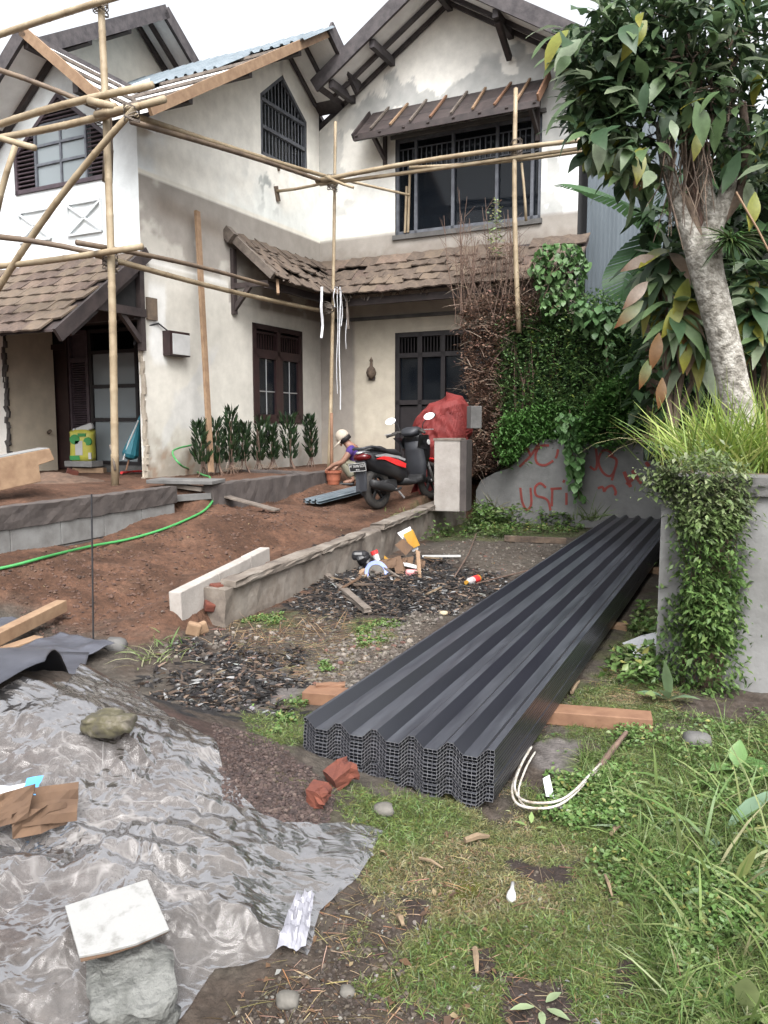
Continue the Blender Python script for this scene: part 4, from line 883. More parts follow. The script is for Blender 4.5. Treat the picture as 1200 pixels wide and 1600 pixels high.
q = MB(); q.box((0, -.005, .08), (.13, .02, .2)); q.build('back_plate', M['dark_wood'], t, world=False)
# green and yellow sack on a block
bp = hw(hb(131, 728, .55)); bz = bp.z
q = MB(); q.box((bp.x, bp.y, bz + .035), (.50, .28, .09), (0, 0, -.3)); tag(q.build('concrete_block', M['aac_grey'], bevel=.008), 'pale grey block under the green and yellow sack by the front door', 'block')
t = thing('sack', 'green and yellow printed plastic sack open at the top on a grey block', 'sack', (bp.x, bp.y, bz + .08))
secs = []
for z, rx, ry in ((0, .17, .10), (.08, .185, .12), (.25, .18, .12), (.40, .185, .11), (.46, .19, .09), (.47, .17, .07)):
    secs.append([(rx * math.copysign(abs(math.cos(u)) ** .6, math.cos(u)) + RNG.normal(0, .004), ry * math.copysign(abs(math.sin(u)) ** .6, math.sin(u)), z + (.02 * math.sin(3 * u) if z > .4 else 0)) for u in np.linspace(0, 2 * math.pi, 24, endpoint=False)])
q = MB(); q.loft(secs); sb = q.build('sack_body', M['bag_yellow'], t, world=False, smooth=True)
for bl in (lambda q: q.lathe((-.08, -.105, .33), [(.075, -.02), (.08, .0), (.07, .03)], 14, 'Y'), lambda q: q.lathe((.11, -.095, .30), [(.06, -.02), (.07, .0), (.06, .03)], 14, 'Y'), lambda q: q.box((-.09, -.105, .05), (.15, .03, .07)), lambda q: q.box((.03, -.10, .40), (.12, .05, .05))):
    q = MB(); bl(q); q.build('printed_patch', M['bag_green'], t, world=False)
q = MB(); q.box((.05, -.02, .50), (.26, .12, .10), (0, -.35, .1)); q.box((-.07, .0, .47), (.14, .12, .05), (.1, .2, 0)); q.build('inner_bag', M['white'], t, world=False, bevel=.03)
q = MB(); q.box((-.02, -.115, .2), (.11, .02, .22)); q.box((.14, -.10, .08), (.04, .04, .1)); q.build('label_panel', M['white'], t, world=False)
# folded umbrella leaning on the wall corner
u0_ = hw(hb(197, 735, .30)); u1_ = hw(hb(219, 650, .45))
t = thing('umbrella', 'folded teal umbrella with wooden handle leaning at the wall corner', 'umbrella', u0_)
dv = u1_ - u0_
q = MB(); q.tube([(0, 0, 0), dv * .2], .014, 6); q.build('handle', M['red_wood'], t, world=False)
q = MB(); q.tube([dv * .2, dv * .24, dv * .3, dv * .6, dv * .96, dv * 1.02], [.03, .10, .125, .075, .02, .006], 10); um_ = q.build('canopy', M['teal'], t, world=False)
q = MB(); q.tube([dv * .2 + Vector((-.05, -.10, 0)), dv * .5 + Vector((-.04, -.09, 0)), dv * .92 + Vector((0, -.03, 0))], .012, 5); q.build('strap', M['white'], um_, world=False)
# white tap pipe stub
q = MB(); p = W(.03, .95, .48); q.tube([p, p + Vector((.02, -.05, 0)), p + Vector((.02, -.07, -.04))], .018, 6); tag(q.build('tap', M['silver']), 'small wall tap feeding the green hose', 'tap')
# neighbour's corrugated wall
q = MB(); n = 26
p0, p1 = Vector((4.88, 4.75)), Vector((6.4, 5.65)); prof = []
for k in range(n * 4 + 1): s_ = k / (n * 4); prof.append((p0.x + (p1.x - p0.x) * s_, p0.y + (p1.y - p0.y) * s_ + .007 * math.sin(k * math.pi / 2)))
v = [W(a, b, .3) for a, b in prof] + [W(a, b, 6.7) for a, b in prof]; m_ = len(prof)
q.add(v, [(i, i + 1, m_ + i + 1, m_ + i) for i in range(m_ - 1)]); zs = q.build('corrugated_wall', M['zinc']); tag(zs, 'tall blue grey corrugated metal wall behind the tree', 'wall')
md = zs.modifiers.new('thickness', 'SOLIDIFY'); md.thickness = .004

# ================================================================== bamboo scaffold
SA = 0.62
base1 = ha(180, 762, SA); sb1 = base1.y
sca = thing('bamboo_scaffold', 'lashed bamboo scaffold of uprights and rails in front of the house', 'scaffold', W(SA, sb1, 0))
NP = [0]
def pole(p, q, r, m=None, name='pole', taper=.85, bow=.035):
    """bamboo stem with swollen nodes"""
    p, q = Vector(p), Vector(q); L = (q - p).length; n = max(3, int(L / .38)); rs = random.Random(NP[0]); NP[0] += 1
    pts, rad = [], []; off = Vector((rs.gauss(0, bow), rs.gauss(0, bow), rs.gauss(0, bow)))
    for i in range(n + 1):
        for dt, k in ((-.06, 1.0), (-.012, 1.06), (.012, 1.06), (.06, .98)):
            s_ = (i + dt * (1 if 0 < i < n else 0)) / n; s_ = min(max(s_, 0), 1)
            if pts and s_ <= pts_s[-1] + 1e-4: continue
            if not pts: pts_s = []
            pts.append(p.lerp(q, s_) + off * math.sin(s_ * math.pi) * L * .35); pts_s.append(s_); rad.append(r * .72 * (1 - (1 - taper) * s_) * k)
    b = MB(); b.tube(pts, rad, 9); return b.build(name, m or M['bamboo'], sca, smooth=True)
def aW(px, py, a): return W(ha(px, py, a))
def bW(px, py, b): return W(hb(px, py, b))
P1B = W(SA, sb1, -.05)
pole(P1B, bW(157, -10, sb1), .066)                                        # near upright
pole(bW(180, 735, sb1 - .05), bW(172, 695, sb1 - .05), .02, M['grey_wood'])
pole(bW(168, 285, sb1 + .08), bW(163, 140, sb1 + .08), .085, M['bamboo_dark'])
P2b = 3.15; p2a = .9
pole(aW(514, 742, p2a), aW(524, 190, p2a), .05, taper=.7)                 # upright by the inner corner
pole(aW(518, 742, p2a + .1), aW(518, 645, p2a + .1), .042, M['red_wood'])
pole(bW(811, 520, 3.55), bW(806, 138, 3.55), .056, taper=.8)              # upright before the big window
pole(bW(822, 345, 3.6), bW(815, 255, 3.6), .03, M['bamboo'])
for (x0, y0, x1, y1, a0, r) in ((196, 176, 522, 279, SA - .05, .055), (205, 190, 515, 287, SA + .05, .050), (120, 379, 418, 446, SA + .05, .045), (150, 398, 506, 486, SA - .02, .052)):
    pole(aW(x0, y0, a0), aW(x1, y1, a0 + .1), r, M['bamboo_dark'] if (x0, y0) in ((205, 190), (120, 379)) else None)
for (x0, y0, x1, y1, b0, r) in ((494, 283, 935, 216, 3.42, .055), (500, 288, 960, 224, 3.5, .045), (640, 262, 940, 232, 3.62, .04)):
    pole(bW(x0, y0, b0), bW(x1, y1, b0), r)
pole(W(0, 3.2, ha(432, 300, 0).z), aW(520, 282, .95), .035); pole(bW(512, 275, 3.4), bW(640, 305, 4.3), .035); pole(aW(509, 276, 1.0), aW(552, 293, 1.6), .035)
# rails and braces of the near bay, along the front wing
for (x0, y0, x1, y1, b0, r) in ((-40, 209, 238, 133, sb1 - .10, .062), (-40, 222, 257, 155, sb1 - .16, .060), (-60, 421, 222, 385, sb1 - .12, .055), (-60, 75, 186, -6, sb1 - .1, .055), (-30, 205, 54, 231, sb1 - .9, .05)):
    pole(bW(x0, y0, b0), bW(x1, y1, b0), r, taper=.95)
pole(bW(-20, 478, sb1 - .2), bW(212, 168, sb1 - .2), .060)
pole(bW(-30, 100, sb1 - .5), bW(150, 168, sb1 - .02), .045, M['bamboo_dark']); pole(bW(-20, 368, sb1 - .6), bW(165, 400, sb1 - .02), .05, M['bamboo_dark'])
pole(bW(140, 158, sb1 - .22), bW(180, 166, sb1 - .22), .065); pole(bW(150, 180, sb1 - .2), bW(216, 166, sb1 - .2), .06)
pole(bW(-8, 345, sb1 - 1.0), bW(24, 228, sb1 - 1.0), .05)
def lashing(c, n=7, r=.085):
    q = MB(); rs = random.Random(int(abs(c.x * 100)))
    for k in range(n):
        z = (k - n / 2) * .014; t0 = rs.uniform(0, 1); pts = [c + Vector((r * math.cos(u), r * math.sin(u), z + .05 * math.sin(u + t0 * 6))) for u in np.linspace(0, 6.28, 13)]
        q.tube(pts, .006, 4, caps=False)
    q.build('lashing', M['grey_wood'], sca)
for c in (bW(160, 166, sb1), bW(160, 182, sb1), bW(172, 400, sb1), bW(172, 412, sb1), aW(520, 281, p2a), aW(519, 290, p2a), bW(807, 238, 3.55), bW(807, 228, 3.55), bW(157, 10, sb1), bW(206, 178, sb1 - .2), aW(514, 480, p2a)): lashing(c)
# plastic strips trailing from the inner upright
ps_ = thing('plastic_strips', 'white torn plastic strips hanging from the corner upright', 'plastic strips', aW(520, 448, p2a + .12))
for k, (x, y0, y1) in enumerate(((527, 470, 615), (531, 470, 640), (534, 455, 510), (541, 470, 545), (522, 450, 480), (503, 470, 528))):
    q = MB(); a = p2a + .12; pts = [aW(x - 10 if k in (2, 3) else x, 448, a)] + [aW(x + 1.1 * math.sin(j * 1.1 + k * 2), y0 + (y1 - y0) * j / 6, a) for j in range(7)]
    for i in range(7): q.bar(pts[i], pts[i + 1], [.012, .02, .016, .01, .014, .045][k], .003, (E1[1], -E1[0], 0))
    q.build('strip', M['paper'], ps_)
# timber stud leaning against the side wall
q = MB(); q.bar(aW(330, 738, .55), aW(308, 330, .12), .085, .045, (E1[0], E1[1], 0)); tag(q.build('timber_stud', M['bare_wood']), 'long pale timber stud leaning upright against the side wall', 'timber')
# ================================================================== walls and kerbs of the yard
def rough_box(q, p, e, th, z0, z1, n=14, amp=.012, seed=0):
    """a wall between two ground points with an uneven surface; z0, z1 may be (start, end)"""
    p, e = Vector((p[0], p[1], 0)), Vector((e[0], e[1], 0)); d = (e - p); L = d.length; d.normalize(); nn = Vector((-d.y, d.x, 0))
    za = z0 if isinstance(z0, tuple) else (z0, z0); zb = z1 if isinstance(z1, tuple) else (z1, z1); rs = random.Random(seed); secs = []
    for i in range(n + 1):
        t = i / n; c = p + d * (L * t); l0 = za[0] + (za[1] - za[0]) * t; l1 = zb[0] + (zb[1] - zb[0]) * t; ring = []
        for k, (s_, f_) in enumerate(((0, 0), (0, .33), (0, .66), (0, .97), (.06, 1), (.5, 1.02), (.94, 1), (1, .97), (1, .5), (1, 0))):
            ring.append(c + nn * (s_ * th + rs.uniform(-amp, amp)) + Vector((0, 0, l0 + (l1 - l0) * f_ + rs.uniform(-amp, amp))) + d * rs.uniform(-amp, amp))
        secs.append(ring)
    q.loft(secs); return q
# old kerb wall along the drive
kw = thing('kerb_wall', 'weathered low concrete kerb wall between the dirt drive and the overgrown lot', 'kerb wall', (K0.x, K0.y, 0))
kt = lambda t: K0 + kd * (KL * t)
q = MB(); rough_box(q, kt(0.0), kt(1.0), .22, (-.1, -.1), (.27, .42), 60, .009, 3); q.build('wall_body', M['kerb'], kw)
def slab(t0, t1, s0, s1, z, th, seed):
    a, b = kt(t0), kt(t1); q = MB(); rough_box(q, a + kn * s0, b + kn * s0, s1 - s0, (z[0], z[1]), (z[0] + th, z[1] + th), 12, .008, seed); return q
zt = lambda t: .27 + .15 * t
for i, (t0, t1, s0, s1, dz, th) in enumerate(((.015, .235, -.04, .10, -.005, .075), (.245, .40, -.02, .12, -.015, .06), (.47, .70, -.05, .13, 0, .07), (.71, .985, -.055, .14, .0, .075))):
    slab(t0, t1, s0, s1, (zt(t0) + dz, zt(t1) + dz), th * .8, 20 + i).build('coping', M['kerb'], kw)
for k_, (t_, s_, z_, d_, r_) in enumerate(((.002, .15, .12, (.08, .12, .07), (.3, .2, .4)), (.014, .12, .255, (.12, .09, .04), (.1, .1, 1.0)))):
    q = MB(); q.box(kt(t_) + kn * s_ + Vector((0, 0, z_)), d_, r_); q.build('exposed_brick', M['brick'], kw, bevel=.012)
# row of white blocks beside it
B0 = gp(284, 973, .08); b1 = gp(432, 862, .34); bd = Vector((b1.x - B0.x, b1.y - B0.y, 0)).normalized(); bn = Vector((-bd.y, bd.x, 0))
br = thing('block_row', 'row of white aerated concrete blocks laid along the broken end of the kerb', 'block wall', B0)
for i, (s0, s1) in enumerate(((0, .60), (.604, 1.204), (1.21, 1.62))):
    c = B0 + bd * ((s0 + s1) / 2) + bn * .05; z0 = .04 + .055 * (s0 + .3); q = MB()
    q.box((c.x, c.y, z0 + .12 + .0), (s1 - s0, .10, .30), (0, -math.atan(.055), math.atan2(bd.y, bd.x))); q.build('block', M['aac'], br, bevel=.008)
# low block wall before the front wing
lw = thing('block_wall', 'low grey block wall with a wet cement band holding the soil before the porch', 'wall', LW0)
ld = (LW1 - LW0); LL = ld.length; ld.normalize(); ln = Vector((-ld.y, ld.x, 0)); far0 = LW0 - ld * 1.6; LT = LL + 1.6
zg = lambda s_: .40 + .06 * s_ / LT
n = int(LT / .60) + 1
for i in range(n):
    s0 = LT - (i + 1) * .60; s1 = s0 + .592; c = far0 + ld * ((s0 + s1) / 2)
    q = MB(); q.box((c.x, c.y, .54), (s1 - s0, .12, .22), (0, 0, math.atan2(ld.y, ld.x))); q.build('block', M['aac_grey'], lw, bevel=.006)
q = MB(); rough_box(q, far0 - ln * .075, far0 + ld * (LT + .03) - ln * .075, .15, .652, .845, 40, .006, 7); q.build('cement_band', M['cement_wet'], lw)
q = MB(); rough_box(q, far0 - ln * .06, far0 + ld * LT - ln * .06, .12, -.2, .428, 10, .006, 9); q.build('footing', M['concrete_dark'], lw)
# planter wall along the side wing
pw_ = thing('planter_wall', 'dark rendered edge wall of the planting strip under the side windows', 'wall', PL0)
pdv = (PL1 - PL0).normalized(); pnn = Vector((-pdv.y, pdv.x, 0))
q = MB(); rough_box(q, PL0, PL1, .14, (.35, .45), (.85, .86), 24, .009, 11); q.build('wall_body', M['cement_wet'], pw_)
q = MB(); e = W(1.86, 1.75, 0); rough_box(q, e, W(.05, 1.95, 0), .12, .4, .84, 12, .008, 12); q.build('end_return', M['cement_wet'], pw_)
q = MB(); c = on(355, 745); c = W(1.55, -1.0, 0); q.box((c.x, c.y, .875), (.85, .36, .045), (.02, 0, -.25)); tag(q.build('stone_slab', M['concrete'], bevel=.006), 'grey flat slab bridging the gap at the end of the planting strip', 'slab')
# planks at the gap
def plank(name, pts, wd, th, m, label, cat='plank'):
    q = MB(); q.bar(pts[0], pts[1], wd, th); return tag(q.build(name, m, bevel=.003), label, cat)
plank('plank', (on(258, 757, .06), on(434, 802, .03)), .13, .022, M['grey_wood'], 'long weathered plank sloping down from the low block wall to the drive')
plank('plank', (on(268, 786, .05), on(330, 782, .05)), .12, .07, M['concrete'], 'short pale board lying as a step between the two low walls')
plank('plank', (on(262, 766, .07), on(318, 770, .04)), .10, .05, M['grey_wood'], 'upper short board laid between the two low walls')
# rows of bricks and rubble on the plateau
q = MB(); c = on(113, 742, .03); q.box((c.x, c.y, c.z), (.16, .11, .09), (.2, .3, .5)); tag(q.build('brick', M['brick'], bevel=.006), 'dark red brick lying on the soil beside the porch', 'brick')
q = MB(); c = on(140, 738, .03); q.box((c.x, c.y, c.z), (.5, .12, .08), (0, 0, -.1)); tag(q.build('plank', M['bare_wood'], bevel=.004), 'short pale offcut lying behind the soil heap at the porch', 'plank')
q = MB(); q.tube([on(190, 742, .03), on(206, 740, .03), on(232, 739, .03)], [.022, .015, .02], 8); tag(q.build('mallet', M['red_plastic']), 'small red capped tool lying at the foot of the umbrella', 'tool')
# big notched timber on the low wall
t = thing('notched_timber', 'thick pale timber beam with a notched end resting on the low block wall', 'timber', on(50, 760))
A_, B_ = pd(-70, 752, 7.2), pd(74, 722, 7.9); dd_ = (B_ - A_).normalized(); sd_ = Vector((-dd_.y, dd_.x, 0)).normalized(); up_ = dd_.cross(sd_) * -1
if up_.z < 0: up_ = -up_
prof = [(0, -.16), (0, .14), (1, .14), (1.03, .02), (.84, .0), (.83, -.16)]
L_ = (B_ - A_).length; q = MB(); q.prism([A_ + dd_ * (L_ * u) + up_ * v - sd_ * .10 for u, v in prof], sd_ * .22); q.build('beam', M['bare_wood'], t, bevel=.006)
q = MB(); q.prism([A_ + up_ * .142 - sd_ * .095, A_ + dd_ * L_ + up_ * .142 - sd_ * .095, A_ + dd_ * L_ + up_ * .142 + sd_ * .115, A_ + up_ * .142 + sd_ * .115], up_ * .003); q.build('weathered_face', M['aac_grey'], t)
# red soil heap by the porch
def heap(name, cx, cy, rx, ry, h, colr, label, seed=0, cat='heap', base=None, n=60):
    g = np.linspace(-1.25, 1.25, n); xx, yy = np.meshgrid(g, g); r = np.hypot(xx, yy); x = cx + xx * rx; y = cy + yy * ry
    z = gz_arr(x, y) + h * np.exp(-r * r * 2.2) - .03 * sstep(.95, 1.25, r) + (fbm(x * 9, y * 9, seed, 5) - .5) * .14 * h * 2 * sstep(1.2, .6, r)
    cc = np.array(colr)[None] * (.6 + .8 * fbm(x.ravel() * 12, y.ravel() * 12, seed + 1)[:, None])
    o = np_mesh(name, np.stack([x.ravel(), y.ravel(), z.ravel()], 1), grid_faces(n, n), M['lumps'], cc, None, True, (cx, cy, gz(cx, cy)))
    return tag(o, label, cat)
c = on(20, 715); heap('soil_heap', c.x, c.y + .25, .75, .6, .32, (.088, .052, .034), 'heap of loose reddish soil piled before the porch', 3)
c = on(85, 752); heap('soil_heap', c.x, c.y, .6, .45, .12, (.085, .052, .035), 'low spread of loose brown soil under the notched timber', 5)
# pole stump and stake on the left
q = MB(); q.tube([on(30, 712), W(-2.6, .6, .62)], .03, 7); tag(q.build('stake', M['bark_brown']), 'short brown stake beside the porch side wall', 'stake')
# thin steel rod standing in the drive
q = MB(); b_ = on(146, 1012); q.tube([b_, pd(143, 772, b_.y)], .006, 6); tag(q.build('steel_rod', M['iron']), 'thin upright steel rod standing in the dirt of the drive', 'rod')
# gate post, red cover, hedge post
PP = pd(702, 777, 10.95); PQ = Vector((PP.x, PP.y, .38))
gpost = thing('gate_post', 'pale square gate post at the far end of the kerb wall', 'post', PQ, math.radians(-18))
q = MB(); q.box((-.0, .0, .47), (.36, .32, .98)); q.build('post_body', M['aac'], gpost, world=False, bevel=.012)
q = MB(); q.box((.224, .04, .47), (.085, .36, .97)); q.build('dark_side', M['cement_wet'], gpost, world=False)  # darker slab along the right side of the post
q = MB(); q.box((.0, -.0, .963), (.38, .34, .03)); q.build('post_top', M['kerb'], gpost, world=False)
cov = thing('tarp_bundle', 'crumpled red tarpaulin draped over a load behind the pale gate post', 'tarpaulin', (PP.x - .16, PP.y + 1.1, .5))
nu, nv = 90, 60; uu = np.linspace(0, 2 * np.pi, nu); vv = np.linspace(0, 1, nv); U_, V_ = np.meshgrid(uu, vv, indexing='ij')
hgt = 1.52; prof_r = np.interp(V_, [0, .22, .42, .58, .78, .9, .97, 1], [.24, .33, .40, .41, .37, .32, .25, .0])
lean = .06 + .16 * V_; fold = 1 + .55 * (np.abs(fbm(np.cos(U_) * 1.6 + V_ * 2, np.sin(U_) * 1.6 + V_ * 2.4, 5, 3) - .5) * 2 - .22) * sstep(1.0, .8, V_)
X_ = np.cos(U_) * prof_r * fold * 1.0 + lean - .03; Y_ = np.sin(U_) * prof_r * fold * .85; Z_ = hgt * (V_ ** .92) * .95 * (1 + .05 * np.cos(U_ - .4)) + .06 * (np.abs(fbm(U_ * 2, V_ * 6, 8) - .5))
fo = np_mesh('cover', np.stack([X_.ravel(), Y_.ravel(), Z_.ravel()], 1), grid_faces(nu, nv), M['tarp_red'], None, cov, False)
q = MB()
for k in range(9): a = k * .7; q.add([(math.cos(a) * .30 + .05, math.sin(a) * .27, .05), (math.cos(a + .5) * .42 + .07, math.sin(a + .5) * .36, .0), (math.cos(a + .3) * .30 + .1, math.sin(a + .3) * .27, .35)], [(0, 1, 2)])
q.build('loose_hem', M['tarp_red'], cov, world=False)
p = pd(741, 652, PP.y + .5); q = MB(); q.box(p, (.17, .16, .32), (0, 0, .3)); tag(q.build('concrete_block', M['concrete'], bevel=.01), 'grey concrete stub between the red tarpaulin and the dry hedge', 'block')
# pot
p = on(521, 757); q = MB(); q.lathe(p, [(.085, 0), (.11, .17), (.125, .17), (.125, .205), (.105, .205), (.10, .06), (0, .05)], 20); tag(q.build('plant_pot', M['terracotta'], smooth=False), 'orange plastic pot in front of the crouching worker', 'pot')
# bluish metal offcuts on the ground
a_, b_ = on(500, 795, .04), on(580, 774, .05); ex = (b_ - a_)
for k in range(2):
    o_ = a_ + Vector((.0, .02 * k, .02 + .03 * k)); q = ribbed_sheet(o_, Vector((-ex.y, ex.x, 0)) * (1 if ex.x > 0 else -1), ex, 3, ex.length * (1 - .1 * k) + .15, .09, .025)
    tag(q.build('metal_offcut', M['metal_sheet']), ('lower' if k == 0 else 'upper') + ' of two blue grey ribbed metal offcuts on the dirt by the rear wheel', 'metal sheet')
# green hose
q = MB(); hp = [W(.05, .86, .42), ha(272, 698, .25), ha(280, 720, .4), ha(300, 737, .7)]
hp = [W(.05, .86, .42), hw(ha(270, 705, .2)), hw(ha(283, 727, .45)), on(303, 738, .03), on(318, 747, .04), on(328, 752, .05), on(327, 765, .04), on(334, 778, .02)]
hp += [on(x, y, .018) for x, y in ((333, 785), (320, 800), (295, 813), (255, 830), (200, 846), (140, 858), (70, 874), (20, 888), (-40, 900), (-120, 915))]
def smooth_path(P, n=6):
    out = []
    for i in range(len(P) - 1):
        p0, p1, p2, p3 = P[max(i - 1, 0)], P[i], P[i + 1], P[min(i + 2, len(P) - 1)]
        for k in range(n):
            t = k / n; out.append(.5 * ((2 * p1) + (p2 - p0) * t + (2 * p0 - 5 * p1 + 4 * p2 - p3) * t * t + (3 * p1 - p0 - 3 * p2 + p3) * t ** 3))
    return out + [P[-1]]
q.tube(smooth_path(hp), .0135, 8); tag(q.build('garden_hose', M['hose'], smooth=True), 'bright green garden hose snaking from the wall tap across the dirt', 'hose')
# ================================================================== raised bed with the scrawled wall
GD = Vector((.93, -.366, 0)); G0 = Vector((1.45, 12.63, 0)); gn = Vector((.366, .93, 0))
ZB = 1.24
gw = thing('graffiti_wall', 'grey retaining wall with red painted scrawl and a crumbled left end', 'wall', (G0.x, G0.y, -.1))
def gpt(px, py, off=0.0):                      # point on the face of that wall
    r = ray(px, py); o = G0 - gn * off; t = (gn.x * o.x + gn.y * o.y) / (gn.x * r[0] + gn.y); return Vector((r[0] * t, t, EYE + r[2] * t))
outl = [(742, 835), (744, 766), (752, 750), (775, 738), (797, 731), (806, 722), (820, 706), (834, 689), (852, 686), (900, 685), (960, 683), (1010, 681), (1075, 678), (1110, 850)]
q = MB(); q.prism([gpt(*p) for p in outl], gn * .22); o = q.build('wall_body', mat('old_render', (.33, .33, .325), (.20, .20, .197), rough=.95, scale=2.6, bump=.5, bscale=18, detail=9, contrast=(.28, .72)), gw)
def stroke(pts, w_=.035):
    pts = [gpt(x, y, .006) for x, y in pts]; pts = smooth_path(pts, 4); q = MB()
    for i in range(len(pts) - 1): q.bar(pts[i], pts[i + 1] + (pts[i + 1] - pts[i]) * .2, w_, .004, gn)
    return q
GL = {'Y': [[(823, 698), (829, 712)], [(842, 693), (829, 712), (812, 729)]], 'O': [[(858, 696), (845, 697), (837, 709), (839, 723), (851, 727), (864, 720)]], 'N': [[(872, 702), (870, 712), (868, 716)], [(931, 700), (933, 722), (930, 734), (922, 729)]],
      'G': [[(958, 712), (950, 704), (940, 706), (935, 722), (942, 738), (953, 744), (960, 735), (963, 718), (950, 712)], [(960, 735), (956, 750)]],
      'U': [[(813, 762), (816, 784), (823, 796), (830, 788), (829, 763)]], 'S': [[(853, 762), (844, 755), (836, 762), (838, 774), (850, 778), (857, 784), (860, 797)]], 'F': [[(863, 764), (862, 790)], [(860, 764), (877, 763)]], 'I': [[(885, 770), (885, 788)], [(880, 754), (882, 750)]],
      'M': [[(934, 763), (942, 761), (944, 768), (948, 762), (957, 759), (962, 768), (961, 774)]], 'H': [[(975, 737), (985, 760)], [(988, 735), (1001, 755)], [(979, 757), (992, 745)]], 'X': [[(1009, 722), (1014, 728)], [(1018, 717), (1030, 709), (1037, 712)], [(1033, 723), (1036, 726)]]}
for ch, sts in GL.items():
    q = MB()
    for st in sts: r_ = stroke(st, .05 if ch in 'HX' else .036); q.add(r_.v, r_.f)
    q.build('painted_scrawl', M['graffiti'], gw)
# near retaining wall on the right, its end hidden under creepers, and the side return
N0 = Vector((1.63, 4.62, 0)); ND = Vector((.93, -.366, 0)); nn_ = Vector((.366, .93, 0))
rw = thing('retaining_wall', 'grey rendered retaining wall on the right half hidden by creepers', 'wall', N0)
q = MB(); rough_box(q, N0, N0 + ND * 4.0, .20, -.2, 1.13, 30, .006, 31); q.build('wall_body', mat('grey_render', (.40, .40, .395), (.24, .235, .225), rough=.95, scale=2.2, bump=.35, bscale=30, detail=10, contrast=(.3, .6)), rw)
q = MB(); rough_box(q, N0 - ND * .03 - nn_ * .03, N0 + ND * 4.0 - nn_ * .03, .27, 1.132, 1.24, 30, .006, 32); q.build('coping', M['concrete'], rw)
S1 = Vector((4.05, 11.6, 0)); q = MB(); sdv = (S1 - (N0 + nn_ * .2)).normalized(); a_ = N0 + nn_ * .26 + ND * .12
rough_box(q, a_ , S1 + ND * .25, -.18, -.2, 1.22, 30, .008, 33); q.build('side_return', M['concrete'], rw)
# soil of the raised bed
n = 70; ex0 = [a_ + ND * .05, S1 + ND * .3]
V_ = []; 
for i in range(n):
    t = i / (n - 1)
    for j in range(n):
        s_ = j / (n - 1); l = (N0 + nn_ * .1).lerp(S1 + ND * .2 + gn * .5, t); r_ = l + ND * (7 * s_)
        V_.append((r_.x, r_.y, 1.20 + .25 * s_ * 2 + .12 * (vnoise(r_.x * 2, r_.y * 2, 4) - .5)))
V_ = np.array(V_); cc = A3(.10, .075, .05)[None] * (.6 + .8 * fbm(V_[:, 0] * 6, V_[:, 1] * 6, 151)[:, None])
o = np_mesh('raised_bed_soil', V_, grid_faces(n, n), M['ground'], cc); o['kind'] = 'structure'
V_ = []
for i in range(n):
    t = i / (n - 1); p = G0 + gn * .15 + GD * (-.75 + 4.0 * t)
    for j in range(24):
        s_ = j / 23; r_ = p + gn * (2.2 * s_); lo_ = float(np.interp(t * 4.0 - .75, [-.75, -.2, .15, .6, .9], [.55, .62, .85, 1.1, 1.22]))
        V_.append((r_.x, r_.y, lo_ + .45 * s_ + .1 * (vnoise(r_.x * 4, r_.y * 4, 6) - .5)))
V_ = np.array(V_); cc = A3(.15, .085, .055)[None] * (.6 + .8 * fbm(V_[:, 0] * 6, V_[:, 1] * 6, 152)[:, None])
o = np_mesh('bank_soil', V_, grid_faces(n, 24), M['ground'], cc); o['kind'] = 'structure'
# ================================================================== stack of black roofing sheets
SX = Vector((-.343, 3.28, 0)); SA_ = Vector((.9095, -.4158, 0)); SL = Vector((.4158, .9095, 0)); SHL = 8.6
prof = []; pit_ = .1655
for k in range(5): x = k * pit_ + .0; prof += [(x, 0), (x + .014, 0), (x + .054, -.040), (x + .112, -.040), (x + .152, 0)]
prof += [(5 * pit_, 0), (5 * pit_ + .016, 0)]
def densify(P, step=.021):
    out = []
    for i in range(len(P) - 1):
        L = math.hypot(P[i + 1][0] - P[i][0], P[i + 1][1] - P[i][1]); m_ = max(1, round(L / step))
        for k in range(m_): t = k / m_; out.append((P[i][0] + (P[i + 1][0] - P[i][0]) * t, P[i][1] + (P[i + 1][1] - P[i][1]) * t))
    return out + [P[-1]]
dp = densify(prof); nP = len(dp); TH = .0136; sk = .0013
vs = []; fs = []
edge_faces = []; side_faces = []
def strip(P, z_off, flip=False):
    n0 = len(vs)
    for L in (0, SHL):
        for x, z in P: vs.append((x, L, z + z_off))
    m_ = len(P)
    for i in range(m_ - 1): fs.append((n0 + i, n0 + i + 1, n0 + m_ + i + 1, n0 + m_ + i))
for zo in (0, -sk, -TH + sk, -TH): strip(dp, zo)                     # two thin skins
for L in (0, SHL):                                                    # rims of the skins at the cut ends
    for z0, z1 in ((0, -sk), (-TH + sk, -TH)):
        n0 = len(vs)
        for x, z in dp: vs.append((x, L, z + z0))
        for x, z in dp: vs.append((x, L, z + z1))
        for i in range(nP - 1): edge_faces.append(len(fs)); fs.append((n0 + i, n0 + i + 1, n0 + nP + i + 1, n0 + nP + i))
for x, z in dp[::1]:                                                  # webs between the skins
    n0 = len(vs); h_ = .0007
    for L in (0, SHL): vs += [(x - h_, L, z - sk), (x + h_, L, z - sk), (x - h_, L, z - TH + sk), (x + h_, L, z - TH + sk)]
    edge_faces.append(len(fs) + 2); fs += [(n0, n0 + 2, n0 + 6, n0 + 4), (n0 + 1, n0 + 3, n0 + 7, n0 + 5), (n0, n0 + 1, n0 + 3, n0 + 2)]
for x in (dp[0][0], dp[-1][0]):                                       # closed long edges
    n0 = len(vs); z = dp[0][1]
    for L in (0, SHL): vs += [(x, L, z), (x, L, z - TH)]
    side_faces.append(len(fs)); fs.append((n0, n0 + 1, n0 + 3, n0 + 2))
sme = bpy.data.meshes.new('roofing_sheet'); sme.from_pydata(vs, [], fs)
